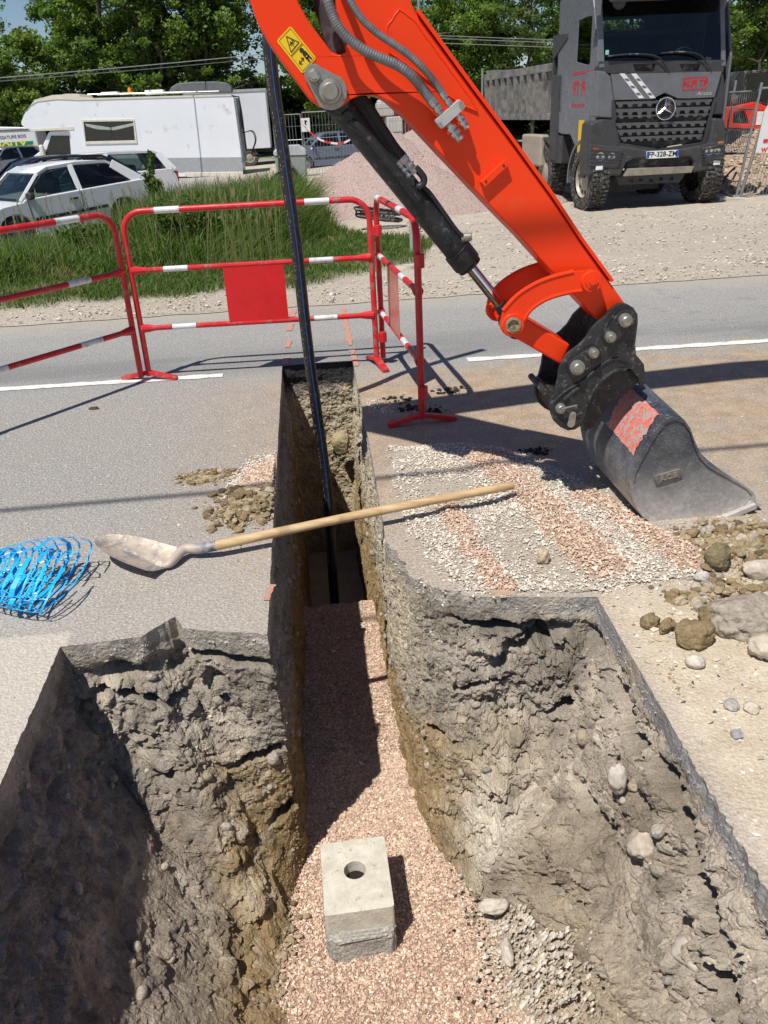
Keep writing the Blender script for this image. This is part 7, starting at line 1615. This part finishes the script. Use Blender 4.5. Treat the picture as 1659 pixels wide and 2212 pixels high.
    # cables on the ground
    for k in range(4):
        P = [on_plane(*z3(x, y + k * 9), Y0 + .35) for x, y in ((1290, 1040), (1350, 1050), (1400, 1010), (1440, 970 - 8 * k), (1475, 935 - 6 * k))]; mb = MB(); mb.tube(bez(P, 5), .014, 6); o = mb.build('ground_cable', MATS['black_plastic'], None, smooth=True); tag(recentre(o), ['topmost', 'second', 'third', 'lowest'][k] + ' of the black cables coiling from the rubble heap beside the truck', 'cable', 'black cables by the rubble heap')
    P = [on_plane(*z3(x, y), Y0 - .1) for x, y in ((1295, 1048), (1340, 1058), (1400, 1075), (1470, 1108))]; mb = MB(); mb.tube(bez(P, 5), .025, 8); tag(recentre(mb.build('ground_hose', MATS['black_plastic'], None, smooth=True)), 'thick black hose running along the ground to the fence foot', 'hose')
right_side()
def mini_excavator():
    Y0 = 23.; gz = -.2
    def F(pts): return [(p.x, p.z) for p in (on_plane(*z3(*q), Y0) for q in pts)]
    c = F([(1560, 800)])[0]
    t = thing('small_excavator', 'red excavator with a black cab working behind the fence at the right edge', 'excavator', (c[0], Y0, gz)); FP = lambda a, b, d: (a - c[0], d, b - gz)
    RE = pm('kubota_red', (.72, .045, .02), .35, var=.05); bd = F([(1385, 650), (1420, 605), (1480, 595), (1590, 570), (1640, 590), (1760, 620), (1790, 760), (1640, 742), (1560, 722), (1410, 716), (1400, 700)]); wn = F([(1468, 630), (1530, 618), (1555, 695), (1462, 690)])
    mb = MB(); mb.prism(bd, FP, 0, 1.7, [wn]); mb.build('engine_cover', RE, t, bevel=.05); mb = MB(); mb.prism(wn, FP, .08, .1); mb.build('grille', BLKP, t)
    cab = F([(1480, 590), (1478, 450), (1520, 398), (1800, 375), (1820, 600), (1640, 585), (1590, 565)]); cw = F([(1565, 530), (1562, 415), (1760, 400), (1770, 560), (1640, 560)])
    mb = MB(); mb.prism(cab, FP, .2, 1.5, [cw]); mb.build('cab', BLKP, t, bevel=.04); mb = MB(); mb.prism(cw, FP, .3, .31); mb.build('cab_window', GLASS, t)
    tr = F([(1405, 745), (1440, 722), (1600, 735), (1800, 770), (1800, 860), (1420, 860), (1395, 800)]); mb = MB(); mb.prism(tr, FP, -.1, .35); mb.prism(tr, FP, 1.3, 1.75); mb.build('undercarriage', BLKP, t, bevel=.05)
    bl = F([(1400, 870), (1530, 840), (1545, 852), (1412, 884)]); mb = MB(); mb.prism(bl, FP, -.3, .0); mb.build('dozer_blade', pm('blade_dust', (.4, .37, .32), .7), t, bevel=.01)
    q = F([(1385, 652), (1402, 645), (1402, 665), (1388, 668)]); mb = MB(); mb.prism(q, FP, -.01, .0); mb.build('sticker', MATS['sticker_yellow'], t)
    q = F([(1600, 625), (1635, 625), (1620, 700), (1590, 700)]); mb = MB(); mb.prism(q, FP, -.01, .0); mb.build('white_panel', MATS['decal_white'], t)
mini_excavator()
# lamp post and overhead lines in the background
def poles():
    p = on_plane(905, 28, 44.); o = MB(); o.tube([(0, 0, 0), (0, 0, 8.), (0, 0, 11.)], [.11, .08, .06], 10); o = o.build('post', STL, None); t = thing('lamp_post', 'thin grey lamp post rising behind the orange arm', 'lamp post', (p.x, 44, -.4)); o.parent = t; mb = MB(); mb.box((.5, 0, 11), (1.1, .25, .12)); mb.build('lamp_head', STL, t, bevel=.03)
    WR = pm('wire_grey', (.30, .31, .30), .6, bump=0); i = 0
    for (x0, y0, x1, y1) in ((0, 163, 620, 105), (0, 170, 620, 114)):
        A, B = on_plane(x0, y0, 30.), on_plane(x1, y1, 40.); d = B - A; P = [A + d * (k / 20 * 3.2 - .9) - Vector((0, 0, .25 * math.sin(PI * min(1, k / 20)))) + Vector((0, 0, .13)) for k in range(21)]
        mb = MB(); mb.tube(P, .016, 5); tag(recentre(mb.build('overhead_wire', WR)), ('upper' if i == 0 else 'lower') + ' of two pale overhead wires crossing in front of the trees above the motorhome', 'wire', 'overhead wires'); i += 1
    for k, y in enumerate((76, 82, 92)):
        A, B = on_plane(920, y, 38.), on_plane(1215, y + 11, 44.); d = B - A; P = [A + d * (k2 / 12 * 2.2 - .5) for k2 in range(13)]
        mb = MB(); mb.tube(P, .014, 5); tag(recentre(mb.build('overhead_wire', WR)), ['highest', 'middle', 'lowest'][k] + ' of three thin wires in front of the trees between the arm and the truck', 'wire', 'overhead wires')
poles()
# ================================================================== VEGETATION
def leaf_mat(name, tint=(1, 1, 1)):
    m = bpy.data.materials.new(name); m.use_nodes = True; nt = m.node_tree; b = nt.nodes['Principled BSDF']; o = nt.nodes['Material Output']
    a = _node(nt, 'ShaderNodeAttribute', attribute_name='Col'); nt.links.new(a.outputs[0], b.inputs['Base Color']); b.inputs['Roughness'].default_value = .55; b.inputs['Specular IOR Level'].default_value = .25
    t = _node(nt, 'ShaderNodeBsdfTranslucent'); mx = _node(nt, 'ShaderNodeMixShader'); mx.inputs[0].default_value = .38
    hs = _node(nt, 'ShaderNodeHueSaturation'); hs.inputs['Saturation'].default_value = 1.15; hs.inputs['Value'].default_value = 1.9; nt.links.new(a.outputs[0], hs.inputs['Color']); nt.links.new(hs.outputs[0], t.inputs[0])
    nt.links.new(b.outputs[0], mx.inputs[1]); nt.links.new(t.outputs[0], mx.inputs[2]); nt.links.new(mx.outputs[0], o.inputs[0]); return m
LEAF = leaf_mat('foliage'); BARK = pm('bark', (.075, .06, .045), .9, var=.3, scale=4, bump=.6, bscale=14)
def leaves(P, S, C, rg, long=1.6):
    n = len(P); N = rg.normal(size=(n, 3)); N[:, 2] = np.abs(N[:, 2]) + .25; N /= np.linalg.norm(N, axis=1)[:, None]
    A = np.cross(N, rg.normal(size=(n, 3))); A /= np.linalg.norm(A, axis=1)[:, None]; B = np.cross(N, A); s = S[:, None]
    V = np.stack([P - A * s * long / 2, P - B * s * .5, P + A * s * long / 2, P + B * s * .5], 1).reshape(-1, 3)
    return V, np.arange(n * 4).reshape(n, 4), np.repeat(C, 4, 0)
def make_tree(name, label, H, R, seed, base=.12, nleaf=15000, ls=.20, dens=1., col=((.05, .10, .02), (.23, .33, .07)), trunkr=.22, ntr=1, group=None, airy=0.):
    rg = np.random.default_rng(seed); t = thing(name, label, 'tree', (0, 0, 0), 0, group); mb = MB(); tips = []
    for q in range(ntr):
        bx, by = (rg.normal(0, .5), rg.normal(0, .5)) if ntr > 1 else (0, 0)
        trunk = [Vector((bx + rg.normal(0, .12) * k * .5, by + rg.normal(0, .12) * k * .5, H * .88 * k / 7)) for k in range(8)]; mb.tube(trunk, [trunkr * (1 - .11 * k) / math.sqrt(ntr) for k in range(8)], 8)
        for k in range(16):
            u = rg.uniform(.18, .98); i = min(6, int(u * 7)); p = trunk[i].lerp(trunk[i + 1], u * 7 - i); an = rg.uniform(0, 6.28); L = R * rg.uniform(.6, 1.0) * (1.05 - .55 * u) / (1 if ntr == 1 else 1.2)
            e = p + Vector((math.cos(an) * L, math.sin(an) * L, L * rg.uniform(.25, .75))); m = p.lerp(e, .5) + Vector((0, 0, -L * .06)); mb.tube([p, m, e], [trunkr * .34 * (1 - .5 * u), trunkr * .2, .015], 5)
            tips += [(m, .7), (e, 1.)]
            for _ in range(3):
                e2 = m.lerp(e, rg.uniform(.2, .9)) + Vector(rg.normal(0, L * .35, 3)); mb.tube([m, e2], [.035, .01], 4); tips.append((e2, .9))
        tips.append((trunk[-1] + Vector((0, 0, H * .08)), 1.))
    mb.build('trunk', BARK, t, smooth=True)
    # clumps around limb tips plus a shell of clumps through the crown
    cs = [tuple(p) for p, w in tips]; nc = int(120 * dens)
    for _ in range(nc * 3):
        v = rg.normal(size=3); v /= np.linalg.norm(v); rr = rg.uniform(.45, 1.0) ** .6; z = H * (base + (1 - base) * (.5 + .5 * v[2] * rr)); w = math.sqrt(max(.02, 1 - (2 * (z / H - base) / (1 - base) - .95) ** 2 * .8))
        c = (v[0] * R * rr * w, v[1] * R * rr * w, z)
        if perlin(np.array([[c[0] * .45 + seed, c[1] * .45, c[2] * .38]]))[0] > -.05 + airy: cs.append(c)
        if len(cs) > nc + len(tips): break
    cs = np.array(cs); k = rg.integers(0, len(cs), nleaf); rad = rg.uniform(.35, 1.0, len(cs)) * R * .26
    off = rg.normal(size=(nleaf, 3)); off /= np.linalg.norm(off, axis=1)[:, None]; off *= rg.random((nleaf, 1)) ** .45; off[:, 2] *= .62
    P = cs[k] + off * rad[k][:, None]; P = P[P[:, 2] > .15]; k = k[:len(P)]; n = len(P)
    tone = rg.random(len(cs))[k] * .55 + .25 * (off[:n, 2] + .5) + rg.normal(0, .12, n) + .2 * (P[:, 2] / H - .4); tone = np.clip(tone, 0, 1)[:, None]  # upper leaves of clump and crown coloured lighter, painting in daylight; rest random
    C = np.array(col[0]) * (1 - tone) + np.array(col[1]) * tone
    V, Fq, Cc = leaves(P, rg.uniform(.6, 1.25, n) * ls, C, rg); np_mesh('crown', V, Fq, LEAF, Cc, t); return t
TREES = 'broadleaf trees behind the car park'
T0 = make_tree('broadleaf_tree', 'a', 12.5, 3.6, 101, base=.05, nleaf=30000, ls=.145, group=TREES)
T1 = make_tree('broadleaf_tree', 'b', 13.5, 3.2, 102, base=.10, nleaf=26000, ls=.14, col=((.04, .085, .02), (.20, .29, .06)), ntr=3, trunkr=.2, airy=.12, group=TREES)
T2 = make_tree('broadleaf_tree', 'c', 8.6, 3.4, 103, base=.03, nleaf=24000, ls=.145, col=((.06, .11, .025), (.24, .33, .075)), group=TREES)
T3 = make_tree('broadleaf_tree', 'd', 12.0, 2.6, 104, base=.2, nleaf=8000, col=((.06, .10, .03), (.13, .19, .06)), trunkr=.14, airy=.25, ls=.14, group=TREES)
ROW = [  # proto, px, depth, scale, label
    (T2, 15, 50, .92, 'rounded leafy tree lowest at the far left edge behind the shed and van'),
    (T0, 175, 54, .84, 'tall bushy tree over the cab of the motorhome'),
    (T0, 258, 52, 1.06, 'broad dense tree above the motorhome window'),
    (T1, 345, 50, 1.0, 'many stemmed tree above the middle of the motorhome roof'),
    (T1, 430, 51, 1.05, 'dark tree with bare lower trunks behind the grey roof box'),
    (T1, 470, 53, .92, 'slender trunked tree right above the rear end of the motorhome'),
    (T1, 690, 52, .92, 'dark tree behind the black pipe and the warning sticker'),
    (T0, 725, 50, .92, 'leafy tree behind the boss of the orange arm'),
    (T0, 800, 56, 1.0, 'tree hidden for the most part behind the orange arm and hoses'),
    (T0, 1010, 52, .84, 'leafy tree just right of the orange arm and lamp post'),
    (T0, 1060, 54, .98, 'tall full tree between the arm and the grey tipper body'),
    (T3, 1150, 48, .82, 'light airy tree with pale gaps of sky just left of the truck'),
    (T0, 1240, 52, .80, 'leafy tree rising behind the headboard of the tipper truck'),
    (T2, 1330, 50, 1.1, 'tree seen only through the windscreen of the tipper truck'),
    (T0, 1430, 54, 1.0, 'tree standing directly behind the cab of the tipper truck'),
    (T0, 1530, 52, 1.0, 'tree behind the right mirror of the tipper truck'),
    (T1, 1640, 46, .95, 'leafy tree at the far right edge above the red excavator'),
    (T0, 1740, 50, 1.0, 'tree rising at the right border of the picture beyond the banner')]
used = set(); rgt = random.Random(3)
for T_, px, Y, sc, lb in ROW:
    x = on_plane(px, 240, Y).x; z = yard_z(x, 40.) - .05
    if id(T_) not in used: used.add(id(T_)); T_.location = (x, Y, z); T_.rotation_euler = (0, 0, rgt.uniform(0, 6)); T_.scale = (sc,) * 3; T_['label'] = lb
    else: dup(T_, (x, Y, z), rgt.uniform(0, 6), lb, TREES, sc)
def thicket():
    rg = np.random.default_rng(200); n = 60000; x = rg.uniform(-34, 34, n); h = 3.8 + 1.5 * fbm(np.c_[x * .3, x * 0, x * 0], 4); y = 58 + rg.uniform(0, 3, n) + fbm(np.c_[x * .4, x * 0 + 3, x * 0], 2) * 3
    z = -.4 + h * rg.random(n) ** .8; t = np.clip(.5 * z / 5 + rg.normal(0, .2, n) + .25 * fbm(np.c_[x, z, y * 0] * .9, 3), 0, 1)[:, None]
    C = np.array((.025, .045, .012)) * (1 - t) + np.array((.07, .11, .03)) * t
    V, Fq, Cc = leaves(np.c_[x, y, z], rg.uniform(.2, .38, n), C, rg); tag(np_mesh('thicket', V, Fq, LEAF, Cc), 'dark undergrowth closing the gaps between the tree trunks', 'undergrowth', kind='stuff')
thicket()

# ------------------------------------------------------------------ grass bank
def grass():
    rg = np.random.default_rng(210); n = 150000; x = rg.uniform(-11, 2.2, n); y = 8.4 + 8.8 * rg.random(n) ** 1.15; p3 = np.c_[x, y, x * 0]
    # fewer behind the left edge of the view
    gm = grass_mask(x, y, .25 * fbm(p3 * 1.5, 3)); vis = x > -.52 * y - .8
    k = (rg.random(n) < gm * np.where(x < -.6 * y, 0, 1)) & vis; x, y = x[k], y[k]; p3 = p3[k]; n = len(x)
    pat = fbm(p3 * .9 + 4, 4); tall = sstep(9.9, 11.3, y + .9 * pat + .5 * sstep(-1.5, -3, x)) * sstep(.2, -1.0, x - (y - 12.5) * .25 + .6 * pat); tall = np.maximum(tall, sstep(11.8, 12.6, y) * sstep(-.2, -.9, x))
    h = (.06 + .07 * rg.random(n) + .05 * np.clip(pat, 0, 1)) * (1 - tall) + tall * (.26 + .30 * rg.random(n) + .16 * pat + .10 * sstep(-3.2, -1.2, x) * sstep(10, 12, y))
    h = h + .66 * rg.uniform(.6, 1, n) * tall * sstep(-3.2, -2.4, x) * sstep(.5, -.3, x) * sstep(11.3, 12.6, y)
    short = rg.random(n) < .25; h = np.where(short, h * .6, h)
    a = rg.uniform(0, 6.28, n); ln = rg.uniform(.15, .8, n) * h; wind = .12 * h
    dx, dy = np.cos(a) * ln + wind, np.sin(a) * ln; w = (.0045 + .004 * rg.random(n)) * (1 + .5 * tall); b = rg.uniform(0, 6.28, n); wx, wy = np.cos(b) * w, np.sin(b) * w * .5
    z0 = yard_z(x, y) + .03; z = lambda f: z0 + h * f
    V = np.stack([np.c_[x - wx, y - wy, z0], np.c_[x + wx, y + wy, z0], np.c_[x + dx * .3 + wx * .8, y + dy * .3 + wy * .8, z(.58)], np.c_[x + dx * .3 - wx * .8, y + dy * .3 - wy * .8, z(.58)],
                  np.c_[x + dx, y + dy, z(1.) - ln * .25]], 1).reshape(-1, 3)
    i = np.arange(n)[:, None] * 5; F1 = np.concatenate([i + (0, 1, 2), i + (0, 2, 3), i + (3, 2, 4)])
    dry = sstep(.10, .42, fbm(p3 * 1.6 + 30, 4)) * (1 - tall * .8); dry = np.where(rg.random(n) < .12, .8, dry) * rg.random(n) ** .4; t = rg.random((n, 1)); dry = dry[:, None]
    C = (np.array((.030, .075, .012)) * (1 - t) + np.array((.135, .215, .045)) * t) * (1 - dry) + np.array((.33, .28, .13)) * dry * (.7 + .5 * t)
    tag(np_mesh('grass', V, F1, LEAF, np.repeat(C, 5, 0)), 'rough green grass with dry patches on the bank beyond the road', 'grass', kind='stuff')
    # seed heads
    n = 620; x = rg.uniform(-7.5, -.3, n); y = rg.uniform(9.6, 13.6, n); k = (rg.random(n) < .25 + .75 * sstep(-4, -1.5, x)) & (x > -.52 * y); x, y = x[k], y[k]; n = len(x); P = []; mb = MB(); Vs, Fs, Cs = [], [], []; o = 0
    for i in range(n):
        hh = rg.uniform(.55, 1.0); lx, ly = rg.normal(0, .12), rg.normal(0, .08); z0 = float(yard_z(x[i], y[i])); w = .0035
        q = [(x[i], y[i], z0), (x[i] + lx * .4, y[i] + ly * .4, z0 + hh * .6), (x[i] + lx, y[i] + ly, z0 + hh)]
        for j, (a_, b_) in enumerate(zip(q[:-1], q[1:])):
            Vs += [(a_[0] - w, a_[1], a_[2]), (a_[0] + w, a_[1], a_[2]), (b_[0] + w, b_[1], b_[2]), (b_[0] - w, b_[1], b_[2])]; Fs.append((o, o + 1, o + 2, o + 3)); o += 4; Cs += [(.20, .22, .08)] * 4
        e = q[2]; L = rg.uniform(.06, .14)
        Vs += [(e[0] - .002, e[1], e[2]), (e[0] + .010, e[1], e[2] + L * .4), (e[0] + lx * .1, e[1], e[2] + L), (e[0] - .010, e[1], e[2] + L * .5)]; Fs.append((o, o + 1, o + 2, o + 3)); o += 4; Cs += [(.30, .27, .15)] * 4
    tag(np_mesh('seeding_grass', Vs, Fs, LEAF, np.array(Cs)), 'thin seeding grass stalks standing above the bank in front of the cars', 'grass', kind='stuff')
grass()
def weed(name, label, cat, loc, H, R, n, ls, seed, col, stems=7, cone=False):
    rg = np.random.default_rng(seed); t = thing(name, label, cat, loc); mb = MB(); P = []
    for k in range(stems):
        a = rg.uniform(0, 6.28); r = R * rg.random() ** .7; hh = H * rg.uniform(.7, 1.); e = Vector((math.cos(a) * r, math.sin(a) * r, hh * (1 - .25 * r / max(R, .01)))); m = e * .5 + Vector((0, 0, hh * .08)); mb.tube(bez([(0, 0, 0), m * .9, e], 4), .006, 5)
        for q in bez([(0, 0, 0), m * .9, e], 9)[2:]: P.append(tuple(q))
    mb.build('stems', pm('stem', (.10, .09, .04), .8), t); P = np.array(P); k = rg.integers(0, len(P), n); sp = R * .22 if not cone else .035; Q = P[k] + rg.normal(0, 1, (n, 3)) * (sp, sp, sp * .8) * ((1.15 - P[k][:, 2] / H)[:, None] if cone else 1); Q[:, 2] = np.maximum(Q[:, 2], .02)
    tt = np.clip(.4 + .3 * Q[:, 2] / H + rg.normal(0, .2, n), 0, 1)[:, None]; C = np.array(col[0]) * (1 - tt) + np.array(col[1]) * tt
    V, Fq, Cc = leaves(Q, rg.uniform(.6, 1.3, n) * ls, C, rg, 1.9); np_mesh('leaves', V, Fq, LEAF, Cc, t); return t
GC = ((.035, .07, .015), (.10, .16, .03))
b = on_level(392, 555, .03); weed('shrub', 'leafy green bramble bush growing at the foot of the bank behind the middle barrier', 'bush', b, .80, .34, 2600, .032, 301, GC, 22)
b = on_level(445, 540, .03); weed('shrub', 'lower green bush just right of the bramble on the bank', 'bush', b, .62, .30, 1700, .034, 302, GC, 18)
b = on_level(345, 500, -.1); weed('young_shoot', 'tall thin leafy shoot standing up in front of the white cars', 'plant', b, on_plane(322, 285, b.y).z - b.z, .12, 900, .045, 303, ((.05, .09, .02), (.13, .19, .05)), 5, cone=True)
b = on_level(352, 505, -.1); weed('young_shoot', 'shorter leafy shoot at the right foot of the tall one', 'plant', b + Vector((.1, 0, 0)), 1.0, .2, 900, .045, 304, ((.05, .09, .02), (.13, .19, .05)), 6, cone=True)
b = on_level(180, 560, .0); weed('shrub', 'dark nettle clump in the grass behind the left barrier', 'bush', b, .5, .4, 1300, .04, 305, GC, 14)
for (px, py, s, lb) in ((897, 498, 306, 'white flowering clump beside the survey stake'), (563, 470, 307, 'small white flowering clump in the grass behind the red panel'), (655, 455, 308, 'weed clump at the foot of the pink pile behind the top rail')):
    b = on_level(px, py + 18, -.05); weed('flower_clump', lb, 'flowers', b, .28, .16, 500, .022, s, ((.10, .14, .05), (.75, .75, .68)) if s < 308 else GC, 9)
# ================================================================== CAMERA, LIGHT
def camera():
    cd = bpy.data.cameras.new('camera'); cam = bpy.data.objects.new('camera', cd); COL.objects.link(cam)
    R = Matrix(((_X[0], -_X[1], -_X[2]), (_Y[0], -_Y[1], -_Y[2]), (_up[0], -_up[1], -_up[2])))
    cam.matrix_world = Matrix.Translation((0, 0, EYE)) @ R.to_4x4()
    cd.sensor_fit = 'HORIZONTAL'; cd.sensor_width = 36; cd.lens = 36 * F / 1659; cd.clip_start = .05; cd.clip_end = 2000
    scene.camera = cam
    sd = Vector((.35, .42, -1)).normalized()
    sl = bpy.data.lights.new('sun', 'SUN'); sl.energy = SUN; sl.angle = math.radians(.55); sl.color = (1, .955, .88)
    so = bpy.data.objects.new('sun', sl); COL.objects.link(so); so.rotation_euler = sd.to_track_quat('-Z', 'Y').to_euler(); so.location = (0, 0, 30)
    w = bpy.data.worlds.new('World'); scene.world = w; w.use_nodes = True; nt = w.node_tree
    sky = nt.nodes.new('ShaderNodeTexSky'); sky.sky_type = 'NISHITA'; sky.sun_disc = False
    sky.sun_elevation = math.asin(-sd.z); sky.sun_rotation = math.atan2(-sd.x, -sd.y); sky.altitude = 900
    sky.air_density = 1.; sky.dust_density = .25; sky.ozone_density = 3.
    nt.links.new(sky.outputs[0], nt.nodes['Background'].inputs[0]); nt.nodes['Background'].inputs[1].default_value = SKY
    scene.view_settings.view_transform = 'Standard'; scene.view_settings.look = 'None'; scene.view_settings.exposure = 0; scene.view_settings.gamma = 1
    scene.cycles.max_bounces = 6; scene.cycles.diffuse_bounces = 3; scene.cycles.transparent_max_bounces = 12; scene.cycles.use_denoising = True
SUN, SKY = 5.0, .078
camera()
